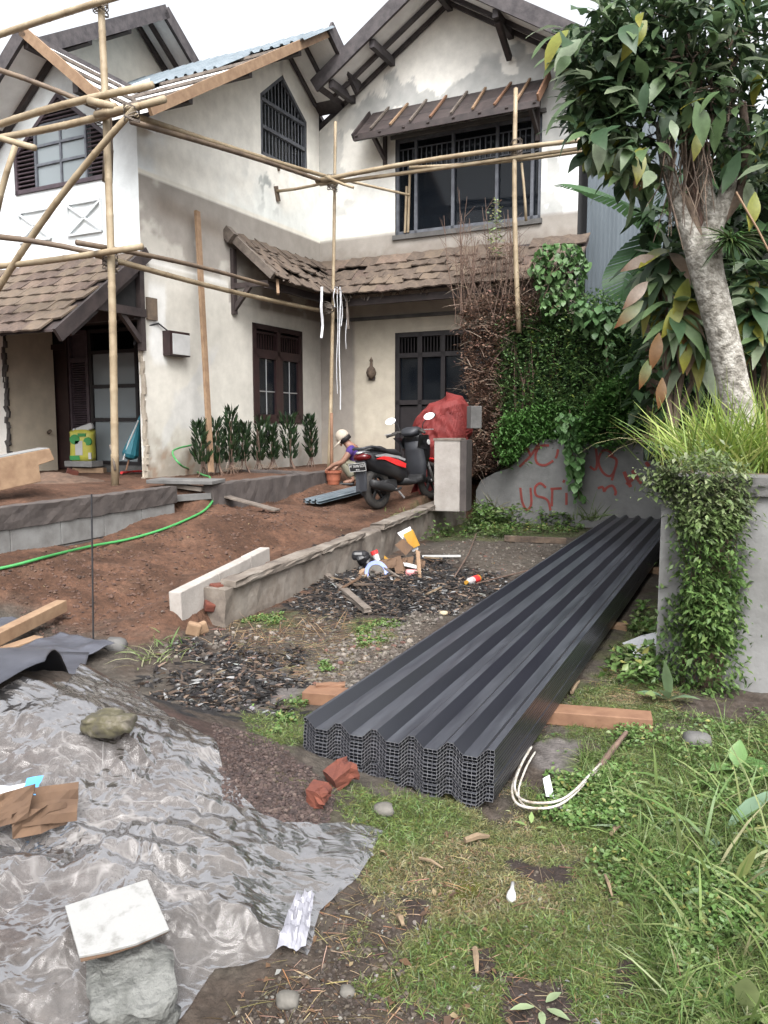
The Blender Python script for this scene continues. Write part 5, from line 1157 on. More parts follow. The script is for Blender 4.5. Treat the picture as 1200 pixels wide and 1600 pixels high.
bm = bmesh.new(); bm.from_mesh(sme); bmesh.ops.recalc_face_normals(bm, faces=bm.faces); bm.to_mesh(sme); bm.free()
msheet = mat('sheet_plastic', (.0120, .0128, .0190), (.0080, .0086, .0135), rough=.32, scale=3.2, stretch=(5, .6, 3), bump=.02, spec=1.0, contrast=(.35, .8))
sme.materials.append(msheet); sme.materials.append(mat('cut_edge', (.20, .20, .21), (.10, .10, .11), rough=.6, scale=60, bump=0))
sme.materials.append(mat('sheet_sky_sheen', (.055, .060, .072), (.016, .0175, .025), rough=.34, scale=2.6, stretch=(8, .8, 3), bump=.02, spec=.9, contrast=(.30, .72)))
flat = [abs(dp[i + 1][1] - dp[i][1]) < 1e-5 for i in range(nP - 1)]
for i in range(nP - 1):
    if flat[i]: sme.polygons[i].material_index = 2            # sky sheen put into the colour of the upper skin's level strips
for i in edge_faces: sme.polygons[i].material_index = 1
sme.materials.append(mat('matt_edge', (.010, .010, .013), (.007, .007, .009), rough=.85, bump=0, spec=.1))
for i in side_faces: sme.polygons[i].material_index = 3
NS = 14; ORD = ['topmost', 'second from the top', 'third from the top', 'fourth from the top', 'fifth from the top', 'sixth from the top', 'seventh from the top', 'seventh from the bottom', 'sixth from the bottom', 'fifth from the bottom', 'fourth from the bottom', 'third from the bottom', 'second from the bottom', 'lowest']
rs = random.Random(2); ang = math.atan2(SA_.y, SA_.x)
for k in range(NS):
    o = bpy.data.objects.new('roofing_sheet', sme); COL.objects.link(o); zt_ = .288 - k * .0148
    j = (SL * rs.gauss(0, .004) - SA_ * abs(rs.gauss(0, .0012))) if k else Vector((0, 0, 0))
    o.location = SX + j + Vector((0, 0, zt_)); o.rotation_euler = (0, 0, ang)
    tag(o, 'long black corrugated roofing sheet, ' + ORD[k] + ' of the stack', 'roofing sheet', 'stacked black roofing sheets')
def at_stack(s_, l_, z): return SX + SA_ * s_ + SL * l_ + Vector((0, 0, z))
# bearers, bricks under the stack
q = MB(); q.bar(on(478, 1092, .025), on(1018, 1140, .035), .13, .07); tag(q.build('timber_bearer', M['red_wood'], bevel=.004), 'reddish timber bearer sticking out right from under the black sheets', 'timber')
for l_, y in ((3.2, 0), (5.8, 0), (7.9, 0)):
    a_, b_ = at_stack(-.08, l_, .01), at_stack(.92, l_, .01); q = MB(); q.bar(a_ + Vector((0, 0, .005)), b_ + Vector((0, 0, .005)), .10, .07); tag(q.build('timber_bearer', M['bare_wood'], bevel=.004), {3.2: 'timber bearer under the middle of the black sheets', 5.8: 'timber bearer under the far half of the black sheets', 7.9: 'timber bearer under the far end of the black sheets'}[l_], 'timber')
def broken_brick(c, d, rot, label, seed):
    bm = bmesh.new(); bmesh.ops.create_cube(bm, size=1); bmesh.ops.subdivide_edges(bm, edges=bm.edges, cuts=3, use_grid_fill=True); rs = random.Random(seed)
    for v in bm.verts:
        w_ = 1 if v.co.x > .1 else .25
        v.co = Vector((v.co.x * d[0], v.co.y * d[1], v.co.z * d[2])) + Vector((rs.uniform(-1, 1), rs.uniform(-1, 1), rs.uniform(-1, 1))) * .011 * w_
        if v.co.x > d[0] * .2: v.co.z *= rs.uniform(.6, 1.0)
    me = bpy.data.meshes.new('brick'); bm.to_mesh(me); bm.free(); o = link('brick', me, None, M['brick']); o.location = c; o.rotation_euler = rot
    return tag(o, label, 'brick')
broken_brick(on(533, 1228, .045), (.105, .08, .06), (.15, -.35, .6), 'orange red broken brick wedged under the near edge of the black sheets', 4)
broken_brick(on(497, 1258, .04), (.066, .07, .065), (.1, .1, -.3), 'smaller red brick half standing on the dark sand', 6)
# bent plastic strips forming a loop
q = MB()
lp = [(826, 1190), (812, 1215), (800, 1250), (806, 1272), (830, 1281), (866, 1278), (893, 1262), (920, 1232), (934, 1218)]
for k in range(2): q.tube(smooth_path([on(x + 4 * k, y - 3.5 * k, .045 + .014 * k) for x, y in lp]), .0055, 6)
q.tube(smooth_path([on(x + 10, y - 8, .02) for x, y in lp[:6]]), .005, 5)
tag(q.build('bent_strip', M['dirty_white'], smooth=True), 'bent white plastic strips looped on the grass beside the black sheets', 'plastic strip')
q = MB(); q.tube([on(925, 1224, .03), on(950, 1190, .03), on(978, 1158, .04)], [.012, .014, .01], 6); tag(q.build('dark_stick', M['twig']), 'dark wet stick lying by the end of the white loop', 'stick')
# ================================================================== clear plastic over the sand heap
mt = bpy.data.materials.new('clear_plastic'); mt.use_nodes = True; nt = mt.node_tree; nt.nodes.clear()
out = nt.nodes.new('ShaderNodeOutputMaterial'); gl = nt.nodes.new('ShaderNodeBsdfGlossy'); gl.inputs['Roughness'].default_value = .16; gl.inputs['Color'].default_value = (.60, .59, .59, 1)
tp = nt.nodes.new('ShaderNodeBsdfTransparent'); tp.inputs['Color'].default_value = (.90, .88, .88, 1); df = nt.nodes.new('ShaderNodeBsdfDiffuse'); df.inputs['Color'].default_value = (.215, .205, .20, 1)
fr = nt.nodes.new('ShaderNodeFresnel'); fr.inputs['IOR'].default_value = 1.45; m1 = nt.nodes.new('ShaderNodeMixShader'); m2 = nt.nodes.new('ShaderNodeMixShader'); lk = nt.links.new
tl_ = nt.nodes.new('ShaderNodeBsdfTranslucent'); tl_.inputs['Color'].default_value = (.35, .34, .34, 1); md_ = nt.nodes.new('ShaderNodeMixShader'); md_.inputs[0].default_value = .25
tc = nt.nodes.new('ShaderNodeTexCoord')
def nz_(scale, detail=4):
    n_ = nt.nodes.new('ShaderNodeTexNoise'); n_.inputs['Scale'].default_value = scale; n_.inputs['Detail'].default_value = detail; lk(tc.outputs['Object'], n_.inputs['Vector']); return n_
def rng(o_, f0, f1, t0, t1):
    r_ = nt.nodes.new('ShaderNodeMapRange'); r_.clamp = True
    for k_, v_ in zip(('From Min', 'From Max', 'To Min', 'To Max'), (f0, f1, t0, t1)): r_.inputs[k_].default_value = v_
    lk(o_, r_.inputs['Value']); return r_.outputs[0]
def mth(op, a_, b_):
    m_ = nt.nodes.new('ShaderNodeMath'); m_.operation = op
    for i_, v_ in enumerate((a_, b_)):
        if isinstance(v_, float): m_.inputs[i_].default_value = v_
        else: lk(v_, m_.inputs[i_])
    return m_.outputs[0]
dn = nz_(4.0, 3); ds = nt.nodes.new('ShaderNodeVectorMath'); ds.operation = 'SCALE'; ds.inputs['Scale'].default_value = .22; lk(dn.outputs['Color'], ds.inputs[0])
av = nt.nodes.new('ShaderNodeVectorMath'); av.operation = 'ADD'; lk(tc.outputs['Object'], av.inputs[0]); lk(ds.outputs[0], av.inputs[1])
def crease(scale, rz, sy, width):
    mp = nt.nodes.new('ShaderNodeMapping'); mp.inputs['Rotation'].default_value = (0, 0, rz); mp.inputs['Scale'].default_value = (1, sy, .6); lk(av.outputs[0], mp.inputs['Vector'])
    vo = nt.nodes.new('ShaderNodeTexVoronoi'); vo.feature = 'DISTANCE_TO_EDGE'; vo.inputs['Scale'].default_value = scale; lk(mp.outputs[0], vo.inputs['Vector'])
    return rng(vo.outputs['Distance'], 0, width, 1, 0), rng(vo.outputs['Distance'], 0, .22, 1, 0)
c1_, h1_ = crease(5.0, .6, 2.4, .045); c2_, h2_ = crease(12.0, -.5, 1.8, .07); c3_, h3_ = crease(27.0, .9, 1.6, .10)
z1 = rng(nz_(2.2).outputs['Fac'], .42, .62, 0, 1); z2 = rng(nz_(3.4).outputs['Fac'], .45, .6, 0, 1)
lines = mth('ADD', mth('MULTIPLY', c1_, mth('MULTIPLY', z1, .46)), mth('ADD', mth('MULTIPLY', c2_, mth('MULTIPLY', z2, .20)), mth('MULTIPLY', c3_, mth('MULTIPLY', z1, .08))))
veil = rng(nz_(2.6, 5).outputs['Fac'], .36, .66, .17, .52)
at_ = nt.nodes.new('ShaderNodeAttribute'); at_.attribute_name = 'Col'
cl = nt.nodes.new('ShaderNodeClamp'); lk(mth('ADD', mth('ADD', veil, lines), mth('MULTIPLY', at_.outputs['Fac'], .40)), cl.inputs['Value'])
lk(cl.outputs[0], m1.inputs[0]); lk(tp.outputs[0], m1.inputs[1]); lk(df.outputs[0], md_.inputs[1]); lk(tl_.outputs[0], md_.inputs[2]); lk(md_.outputs[0], m1.inputs[2])
lk(mth('MULTIPLY', fr.outputs[0], .78), m2.inputs[0]); lk(m1.outputs[0], m2.inputs[1]); lk(gl.outputs[0], m2.inputs[2])
hh_ = mth('ADD', h1_, mth('ADD', mth('MULTIPLY', h2_, .55), mth('MULTIPLY', h3_, .08)))
bp = nt.nodes.new('ShaderNodeBump'); bp.inputs['Strength'].default_value = .22; bp.inputs['Distance'].default_value = .010; lk(hh_, bp.inputs['Height'])
for s_ in (gl, df, fr): lk(bp.outputs[0], s_.inputs['Normal'])
lk(m2.outputs[0], out.inputs['Surface'])
M['clear_plastic'] = mt
def coons(top, right, bottom, left, nu, nv):
    """four boundary polylines in plan -> patch; top/bottom left to right, left/right top to bottom"""
    def samp(P, n):
        P = np.array(P, float); s_ = np.concatenate([[0], np.cumsum(np.hypot(*np.diff(P, axis=0).T))]); t = np.linspace(0, s_[-1], n)
        return np.stack([np.interp(t, s_, P[:, 0]), np.interp(t, s_, P[:, 1])], 1)
    T, B = samp(top, nu), samp(bottom, nu); Lf, Rt = samp(left, nv), samp(right, nv); u = np.linspace(0, 1, nu)[:, None, None]; v = np.linspace(0, 1, nv)[None, :, None]
    return (1 - v) * T[:, None] + v * B[:, None] + (1 - u) * Lf[None] + u * Rt[None] - ((1 - u) * (1 - v) * T[0] + u * (1 - v) * T[-1] + (1 - u) * v * B[0] + u * v * B[-1])
def wrinkle(x, y, s_=1.0):
    wx = x + .10 * (fbm(x * 3, y * 3, 201) - .5); wy = y + .10 * (fbm(x * 3, y * 3, 202) - .5)
    # flat facets that meet in sharp creases, at three sizes
    def facets(u, v, sd):
        i = np.floor(u).astype(np.int64); j = np.floor(v).astype(np.int64); fu = u - i; fv = v - j
        h00, h10, h01, h11 = _hash(i, j, sd), _hash(i + 1, j, sd), _hash(i, j + 1, sd), _hash(i + 1, j + 1, sd)
        return np.where(fu + fv < 1, h00 + (h10 - h00) * fu + (h01 - h00) * fv, h11 + (h01 - h11) * (1 - fu) + (h10 - h11) * (1 - fv)) - .5
    def rot(a, sx, sy):
        u, v = wx * math.cos(a) + wy * math.sin(a), wy * math.cos(a) - wx * math.sin(a)
        return (u + .5 * v) * sx + .25 * fbm(x * 5, y * 5, 211, 2), v * sy + .25 * fbm(x * 5, y * 5, 212, 2)
    zone = sstep(.40, .66, fbm(x * 1.5, y * 1.5, 209, 2))
    return s_ * (.19 * facets(*rot(.5, 1.5, 3.4), 203) + .055 * facets(*rot(1.3, 4.2, 7.5), 204) + (.010 + .030 * zone) * facets(*rot(.2, 11, 17), 205) + (.004 + .014 * zone) * facets(*rot(2.1, 22, 31), 206) + .004 * facets(*rot(.9, 44, 60), 207))
Pp = lambda L: [tuple(on(*p)[:2]) for p in L]
tb = coons(Pp([(-330, 1150), (-60, 1120), (40, 1085), (105, 1066), (185, 1068), (235, 1100), (290, 1140), (335, 1165), (348, 1205), (380, 1250), (408, 1278), (440, 1293), (500, 1297), (560, 1290), (597, 1304)]),
           Pp([(597, 1304), (580, 1340), (548, 1385), (500, 1432), (492, 1470), (480, 1503)]),
           Pp([(-400, 1760), (-120, 1740), (0, 1720), (120, 1700), (220, 1650), (280, 1600), (310, 1562), (335, 1528), (420, 1508), (440, 1490), (480, 1503)]), Pp([(-330, 1150), (-420, 1280), (-430, 1480), (-400, 1760)]), 380, 330)
x, y = tb[..., 0], tb[..., 1]; uu, vv = np.meshgrid(np.linspace(0, 1, 380), np.linspace(0, 1, 330), indexing='ij')
edge = np.minimum(np.minimum(1 - uu, 1 - vv), np.minimum(uu, vv) + .3); wr = wrinkle(x, y); x = x + .018 * (fbm(x * 12, y * 12, 207) - .5); y = y + .018 * (fbm(x * 12, y * 12, 208) - .5)
z = gz_arr(x, y, False) + .008 + (wr + .03) * (.10 + .90 * sstep(0, .14, edge))
gmin = gz_arr(x, y) + .004; z = np.maximum(z, gmin)
lap = np.zeros_like(z); lap[1:-1, 1:-1] = np.abs(4 * z[1:-1, 1:-1] - z[:-2, 1:-1] - z[2:, 1:-1] - z[1:-1, :-2] - z[1:-1, 2:]); lap = lap / (np.percentile(lap, 97) + 1e-9)
lap = np.clip(lap, 0, 1.3) * sstep(.25, .7, fbm(x * 4, y * 4, 213)); wc = np.stack([lap.ravel()] * 3, 1)
to = np_mesh('plastic_tarp', np.stack([x.ravel(), y.ravel(), z.ravel()], 1), grid_faces(380, 330), mt, wc, None, True, (-1.3, 2.7, .1))
tag(to, 'crumpled clear plastic sheet spread over the sand heap in the foreground', 'plastic sheet')
TZ = dict(zip(['x', 'y', 'z'], [x, y, z]))
def tarp_at(px, py, dz=0):
    r = ray(px, py); d = (TZ['x'] / TZ['y'] - r[0]) ** 2 + ((TZ['z'] - EYE) / TZ['y'] - r[2]) ** 2; i = int(np.argmin(d)); return Vector((TZ['x'].flat[i], TZ['y'].flat[i], TZ['z'].flat[i] + dz))
# second plastic scrap at its right corner
c4 = Pp([(492, 1436), (465, 1440), (432, 1500), (478, 1503)]); q = MB(); vs_ = []
for j in range(13):
    for i in range(13):
        s_, t_ = i / 12, j / 12; a = np.array(c4[1]) * (1 - s_) + np.array(c4[0]) * s_; b = np.array(c4[2]) * (1 - s_) + np.array(c4[3]) * s_; p = a * (1 - t_) + b * t_; vs_.append((p[0], p[1], gz(p[0], p[1]) + .05 * (1 - t_) + .02 + .03 * vnoise(i * .6, j * .6, 7)))
q.add(vs_, [(j * 13 + i, j * 13 + i + 1, j * 13 + i + 14, j * 13 + i + 13) for j in range(12) for i in range(12)])
tag(q.build('plastic_scrap', mat('thin_film', (.24, .24, .27), (.13, .13, .15), rough=.25, bump=.2)), 'small whitish plastic bag at the torn corner of the clear sheet', 'plastic scrap')
# stones and tile holding it down
def stone(name, c, d, m, label, cat='stone', seed=0, rot=(0, 0, 0), sub=3, flat=0):
    bm = bmesh.new(); bmesh.ops.create_icosphere(bm, subdivisions=sub, radius=1)
    for v in bm.verts:
        p = v.co.copy(); k = 1 + .30 * (vnoise(p.x * 1.6 + seed, p.y * 1.6 + p.z * 2.1, seed) - .5) + .14 * (vnoise(p.x * 5 + seed, p.y * 5 + p.z * 4, seed + 3) - .5)
        p = Vector([math.copysign(abs(t_) ** .75, t_) for t_ in p]) * k; v.co = Vector((p.x * d[0], p.y * d[1], p.z * d[2]))
    me = bpy.data.meshes.new(name); bm.to_mesh(me); bm.free(); me.polygons.foreach_set('use_smooth', [True] * len(me.polygons)); o = link(name, me, None, m); o.location = c; o.rotation_euler = rot
    return tag(o, label, cat)
stone('rock', tarp_at(171, 1145, .035), (.088, .074, .042), M['stone_moss'], 'flat mossy rock weighing down the top of the plastic sheet', 'rock', 3, sub=5)
cb = tarp_at(207, 1568, .03)
bm = bmesh.new(); bmesh.ops.create_cube(bm, size=1); bmesh.ops.subdivide_edges(bm, edges=bm.edges, cuts=7, use_grid_fill=True)
for v in bm.verts:
    r_ = Vector(v.co); r_ = r_ + Vector((0, 0, .25 * (vnoise(r_.x * 3, r_.y * 3, 14) - .5))); k = 1 - .10 * (abs(r_.x * 2) ** 6 * abs(r_.y * 2) ** 6); nz_ = vnoise(r_.x * 5 + 3, r_.y * 5 + r_.z * 3, 9) - .5
    v.co = Vector((r_.x * .215 * k + nz_ * .035, r_.y * .25 * k + nz_ * .035, r_.z * .09 + nz_ * .02))
me = bpy.data.meshes.new('concrete_lump'); bm.to_mesh(me); bm.free(); me.polygons.foreach_set('use_smooth', [True] * len(me.polygons)); o = link('concrete_lump', me, None, mat('lump_grey', (.33, .335, .315), (.17, .175, .16), rough=.92, scale=12, bump=1.0, bscale=34, contrast=(.36, .56), dist=.02)); o.location = cb; o.rotation_euler = (.06, -.05, math.radians(20)); tag(o, 'grey concrete lump lying under the white tile on the plastic', 'concrete block')
tl = tarp_at(183, 1486, .085); tq = thing('floor_tile', 'white chipped floor tile lying tilted on the plastic sheet', 'tile', tl, math.radians(20))
q = MB(); q.prism([(-.135, -.105, 0), (-.05, -.125, 0), (.03, -.135, 0), (.135, -.125, 0), (.135, .135, 0), (-.135, .135, 0)], (0, 0, .009)); o = q.build('glazed_face', M['tile_white'], tq, world=False, bevel=.002); q = MB(); q.prism([(-.133, -.115, -.004), (-.05, -.13, -.004), (.03, -.133, -.004), (.133, -.122, -.004), (.133, .133, -.004), (-.133, .133, -.004)], (0, 0, .0035)); q.build('clay_back', M['card'], tq, world=False)
tq.rotation_euler = (math.radians(8), math.radians(-2), math.radians(31)); tq.scale = (.84, .84, 1)
# crumpled carton with a printed label
ct = thing('crumpled_carton', 'crumpled brown paper carton with a white and blue label on the plastic', 'carton', tarp_at(42, 1312, .03))
def crumple(q, o, ex, ey, nx, ny, amp, seed):
    o, ex, ey = Vector(o), Vector(ex), Vector(ey); nn = ex.cross(ey).normalized(); vs_ = []
    for j in range(ny + 1):
        for i in range(nx + 1): vs_.append(o + ex * (i / nx) + ey * (j / ny) + nn * ((vnoise(i * .7 + seed, j * .7, seed) - .5) * amp * 2))
    q.add(vs_, [(j * (nx + 1) + i, j * (nx + 1) + i + 1, (j + 1) * (nx + 1) + i + 1, (j + 1) * (nx + 1) + i) for j in range(ny) for i in range(nx)])
q = MB(); crumple(q, (-.20, -.07, .0), (.22, .03, .06), (.02, .03, .10), 7, 5, .02, 3); crumple(q, (.0, -.03, .03), (.15, .05, .0), (-.02, .08, .08), 6, 5, .02, 5); crumple(q, (-.02, -.05, .0), (.13, .09, .0), (.0, .0, .08), 6, 4, .018, 8); cb_ = q.build('carton_wall', M['card'], ct, world=False)
cb_.modifiers.new('thickness', 'SOLIDIFY').thickness = .004
q = MB(); crumple(q, (-.22, -.03, .05), (.22, .06, .035), (-.03, .11, .02), 6, 4, .012, 11); lb = q.build('label', M['paper'], ct, world=False); q = MB(); crumple(q, (-.035, .03, .095), (.05, .01, .005), (-.012, .09, .02), 3, 4, .006, 12); q.build('blue_print', M['blue'], ct, world=False)
# dark plastic sheets and the cut timber at the left
mdk = mat('dark_sheet', (.075, .078, .095), (.04, .042, .052), rough=.38, scale=5, bump=.12, spec=.5, contrast=(.3, .7))
def draped(name, pts, label, m, dz=.02, amp=.02, seed=0, up=0.0):
    P = coons(Pp([pts[0], pts[1]]), Pp([pts[1], pts[2]]), Pp([pts[3], pts[2]]), Pp([pts[0], pts[3]]), 40, 30); x, y = P[..., 0], P[..., 1]
    z = gz_arr(x, y, False) + dz + amp * fbm(x * 5, y * 5, seed) * 1.4 + up * sstep(.4, 1, np.linspace(0, 1, 40))[:, None]
    o = np_mesh(name, np.stack([x.ravel(), y.ravel(), z.ravel()], 1), grid_faces(40, 30), m, None, None, True, (float(x.mean()), float(y.mean()), float(z.min())))
    o.modifiers.new('thickness', 'SOLIDIFY').thickness = .004; return tag(o, label, 'plastic sheet')
draped('dark_sheet', [(-90, 1062), (140, 1044), (72, 1076), (-60, 1160)], 'lower dark grey plastic sheet lying at the left edge of the heap', mdk, .09, .014, 3)
draped('dark_sheet', [(10, 1040), (95, 1006), (180, 1028), (118, 1050)], 'upper dark plastic flap lying on the dirt beside the steel rod', mdk, .06, .03, 5)
draped('dark_sheet', [(-60, 990), (20, 978), (36, 982), (-30, 1012)], 'small dark sheet behind the cut timber at the left edge', mdk, .05, .02, 8)
t = thing('cut_timber', 'pale squared timber with a cut end lying at the left edge', 'timber', on(40, 1010))
q = MB(); q.bar(on(-150, 1095, .09), on(98, 968, .10), .085, .085); q.build('beam', M['bare_wood'], t, bevel=.004); q = MB(); q.bar(on(-150, 1082, .03), on(62, 1008, .035), .09, .05); q.build('cleat', M['bare_wood'], t, bevel=.004)
# ================================================================== motor scooter (x forward, y left, z up from the rear contact point)
ra_ = gp(592, 795, gz(-.06, 10.5)); ra_.z = gz(ra_.x, ra_.y); hd = Vector((.60, .80, 0)).normalized(); f_ = ra_ + hd * 1.26
pitch = math.atan2(gz(f_.x, f_.y) - ra_.z, 1.26)
sco = thing('motor_scooter', 'black and red motor scooter parked on the dirt before the house', 'scooter', ra_)
sco.rotation_euler = (math.radians(-6), -pitch, math.atan2(hd.y, hd.x))
def sp(q, name, m, parent=None, **k):
    if name not in ('wheel', 'rim', 'axle_nut', 'exhaust', 'engine', 'shock_absorber'): q.v = [(v[0] * (.70 if v[0] < 0 else 1), v[1], v[2]) for v in q.v]
    return q.build(name, m, parent or sco, world=False, **k)
def ell(x, w_, z0, z1, n=14, p=.75):
    return [(x, w_ * math.copysign(abs(math.cos(t)) ** p, math.cos(t)), (z0 + z1) / 2 + (z1 - z0) / 2 * math.copysign(abs(math.sin(t)) ** p, math.sin(t))) for t in np.linspace(0, 2 * math.pi, n, endpoint=False)]
def wheel(x, R, tw):
    q = MB(); prof = [(R - tw * .95, -tw * .42), (R - tw * .45, -tw * .5), (R - tw * .12, -tw * .33), (R, -tw * .12), (R, tw * .12), (R - tw * .12, tw * .33), (R - tw * .45, tw * .5), (R - tw * .95, tw * .42)]
    n = 32; vs_ = []
    for r_, y in prof:
        for k in range(n): t = 2 * math.pi * k / n; vs_.append((x + r_ * math.cos(t), y, R + r_ * math.sin(t)))
    m_ = len(prof); q.add(vs_, [(i * n + k, i * n + (k + 1) % n, ((i + 1) % m_) * n + (k + 1) % n, ((i + 1) % m_) * n + k) for i in range(m_) for k in range(n)])
    wh = sp(q, 'wheel', M['rubber'], smooth=True)
    q = MB(); q.lathe((x, 0, R), [(R - tw * 1.05, -.025), (R - tw * .9, -.035), (R - tw * .9, .035), (R - tw * 1.05, .025)], 28, 'Y')
    q = MB(); ro, ri = R - tw * .85, R - tw * 1.15; vs_ = []
    for r_, y in ((ro, -.03), (ro, .03), (ri, .025), (ri, -.025)):
        for k in range(n): t = 2 * math.pi * k / n; vs_.append((x + r_ * math.cos(t), y, R + r_ * math.sin(t)))
    q.add(vs_, [(i * n + k, i * n + (k + 1) % n, ((i + 1) % 4) * n + (k + 1) % n, ((i + 1) % 4) * n + k) for i in range(4) for k in range(n)])
    q.lathe((x, 0, R), [(.05, -.05), (.055, -.02), (.055, .02), (.05, .05)], 14, 'Y')
    for k in range(5):
        t = k * 2 * math.pi / 5 + .3; q.bar((x + .04 * math.cos(t), 0, R + .04 * math.sin(t)), (x + ri * math.cos(t), 0, R + ri * math.sin(t)), .03, .03, (0, 1, 0))
    sp(q, 'rim', M['matte_black'], wh); q = MB(); q.lathe((x, -.05, R), [(.025, -.012), (.03, .0), (.02, .01)], 12, 'Y'); sp(q, 'axle_nut', M['silver'], wh)
wheel(0, .275, .105); wheel(1.26, .275, .09)
q = MB(); q.loft([ell(-.40, .05, .70, .76), ell(-.34, .10, .62, .79), ell(-.15, .145, .50, .80), ell(.10, .155, .44, .76), ell(.34, .15, .36, .70), ell(.52, .13, .30, .62), ell(.60, .10, .30, .50)]); sp(q, 'body', M['paint_black'], smooth=True)
q = MB(); q.loft([ell(-.30, .08, .775, .815), ell(-.12, .12, .77, .845), ell(.08, .125, .74, .835), ell(.22, .115, .70, .785), ell(.42, .10, .67, .775), ell(.56, .06, .63, .72)]); sp(q, 'seat', M['matte_black'], smooth=True)
for s in (-1, 1):
    q = MB(); pr = [(-.22, .665), (.02, .70), (.30, .63), (.50, .56), (.48, .50), (.28, .55), (.02, .645)]
    q.prism([(x, s * (.148 + .012 * math.cos((x - .1) * 3)), z) for x, z in pr], (0, s * .012, 0)); sp(q, 'red_stripe', M['paint_red'])
    q = MB(); pr = [(-.24, .715), (.05, .725), (.34, .675), (.50, .62), (.47, .60), (.28, .65), (.02, .69), (-.20, .69)]; q.prism([(x, s * (.150 + .010 * math.cos((x - .1) * 3)), z) for x, z in pr], (0, s * .012, 0)); sp(q, 'silver_stripe', M['silver'])
q = MB(); q.tube(smooth_path([Vector(p) for p in ((-.02, -.13, .80), (-.25, -.13, .83), (-.42, -.09, .82), (-.46, 0, .815), (-.42, .09, .82), (-.25, .13, .83), (-.02, .13, .80))]), .016, 7); sp(q, 'grab_rail', M['matte_grey'], smooth=True)
q = MB(); q.loft([ell(-.46, .06, .68, .74), ell(-.40, .115, .655, .76), ell(-.30, .135, .66, .74)]); sp(q, 'tail_light', M['lens_red'], smooth=True)
q = MB(); q.loft([ell(-.47, .025, .75, .775), ell(-.38, .07, .755, .79), ell(-.25, .09, .76, .785)]); sp(q, 'tail_trim', M['silver'], smooth=True)
q = MB(); q.prism([(-.44, -.075, .60), (-.40, -.085, .62), (-.46, -.085, .28), (-.50, -.08, .27), (-.50, .08, .27), (-.46, .085, .28), (-.40, .085, .62), (-.44, .075, .60)], (.012, 0, 0)); q.bar((-.38, 0, .66), (-.43, 0, .5), .14, .05); sp(q, 'mudguard', M['matte_grey'])
# number plate with its characters
pl = MB(); px_, pz_ = -.505, .585; tilt = math.radians(-12); pR = Matrix.Rotation(tilt, 3, 'Y')
pl.box((px_, 0, pz_), (.008, .275, .11), pR); plate = sp(pl, 'number_plate', M['matte_black'])
q = MB()
for y0, z0, dy, dz in ((0, .052, .275, .006), (0, -.052, .275, .006), (.1345, 0, .006, .11), (-.1345, 0, .006, .11)): q.box(Vector((px_, 0, pz_)) + pR @ Vector((-.006, y0, z0)), (.004, dy, dz), pR)
sp(q, 'plate_border', M['white'], plate)
def text_mesh(txt, size):
    cu = bpy.data.curves.new('t', 'FONT'); cu.body = txt; cu.size = size; cu.align_x = 'CENTER'; cu.align_y = 'CENTER'; cu.extrude = .0015; cu.offset = .0006
    to_ = bpy.data.objects.new('t', cu); COL.objects.link(to_); dg = bpy.context.evaluated_depsgraph_get(); me = bpy.data.meshes.new_from_object(to_.evaluated_get(dg)); bpy.data.objects.remove(to_); me.materials.clear(); return me
for txt, size, dz in (('W 3698 SZX', .050, .015), ('08 28', .026, -.033)):
    me = text_mesh(txt, size); me.materials.append(M['white']); o = link('plate_characters', me, plate)
    base = Matrix(((0, 0, -1), (-1, 0, 0), (0, 1, 0)))           # text x to the rider's right, text y up, facing backward
    o.matrix_local = Matrix.Translation(Vector((px_ * .70 - .0015, 0, pz_)) + pR @ Vector((-.0065, 0, dz))) @ (pR @ base).to_4x4()
q = MB(); q.loft([ell(.50, .12, .27, .40), ell(.70, .14, .25, .33), ell(.88, .15, .26, .36), ell(.95, .13, .30, .46)]); sp(q, 'floorboard', M['matte_black'], smooth=True)
q = MB(); q.loft([[(x - .05, y * w_, z) for y, x, z in ((-1, .02 + xo, zz), (-.6, -.02 + xo, zz), (0, -.03 + xo, zz), (.6, -.02 + xo, zz), (1, .02 + xo, zz), (.6, .10 + xo, zz), (0, .14 + xo, zz), (-.6, .10 + xo, zz))] for xo, zz, w_ in ((1.03, .26, .10), (.98, .38, .17), (.98, .55, .19), (.97, .72, .17), (.95, .85, .14))]); sp(q, 'leg_shield', M['matte_grey'], smooth=True)
q = MB(); q.loft([[(x, y * w_, z) for y, x, z in ((-1, xo, zz), (-.5, xo + .12, zz), (0, xo + .16, zz), (.5, xo + .12, zz), (1, xo, zz), (.5, xo - .05, zz), (0, xo - .06, zz), (-.5, xo - .05, zz))] for xo, zz, w_ in ((1.10, .52, .11), (1.06, .62, .19), (1.00, .76, .24), (.97, .88, .21), (.93, .99, .12))]); sp(q, 'front_cowl', M['paint_black'], smooth=True)
q = MB(); q.prism([(1.04, -.22, .70), (.99, -.25, .92), (.80, -.24, .93), (.88, -.14, .76)], (0, .03, 0)); sp(q, 'cowl_wing', M['paint_black']); q = MB(); q.prism([(1.04, .22, .70), (.99, .25, .92), (.80, .24, .93), (.88, .14, .76)], (0, -.03, 0)); sp(q, 'cowl_wing', M['paint_black'])
q = MB(); q.lathe((.95, -.26, .82), [(.035, -.006), (.038, .0), (.03, .006)], 14, 'Y'); sp(q, 'indicator', M['white'])
q = MB(); q.loft([ell(.80, .09, .94, 1.0), ell(.88, .15, .92, 1.06), ell(.99, .14, .92, 1.06), ell(1.08, .07, .92, 1.0)]); hb_ = sp(q, 'handlebar', M['matte_grey'], smooth=True)
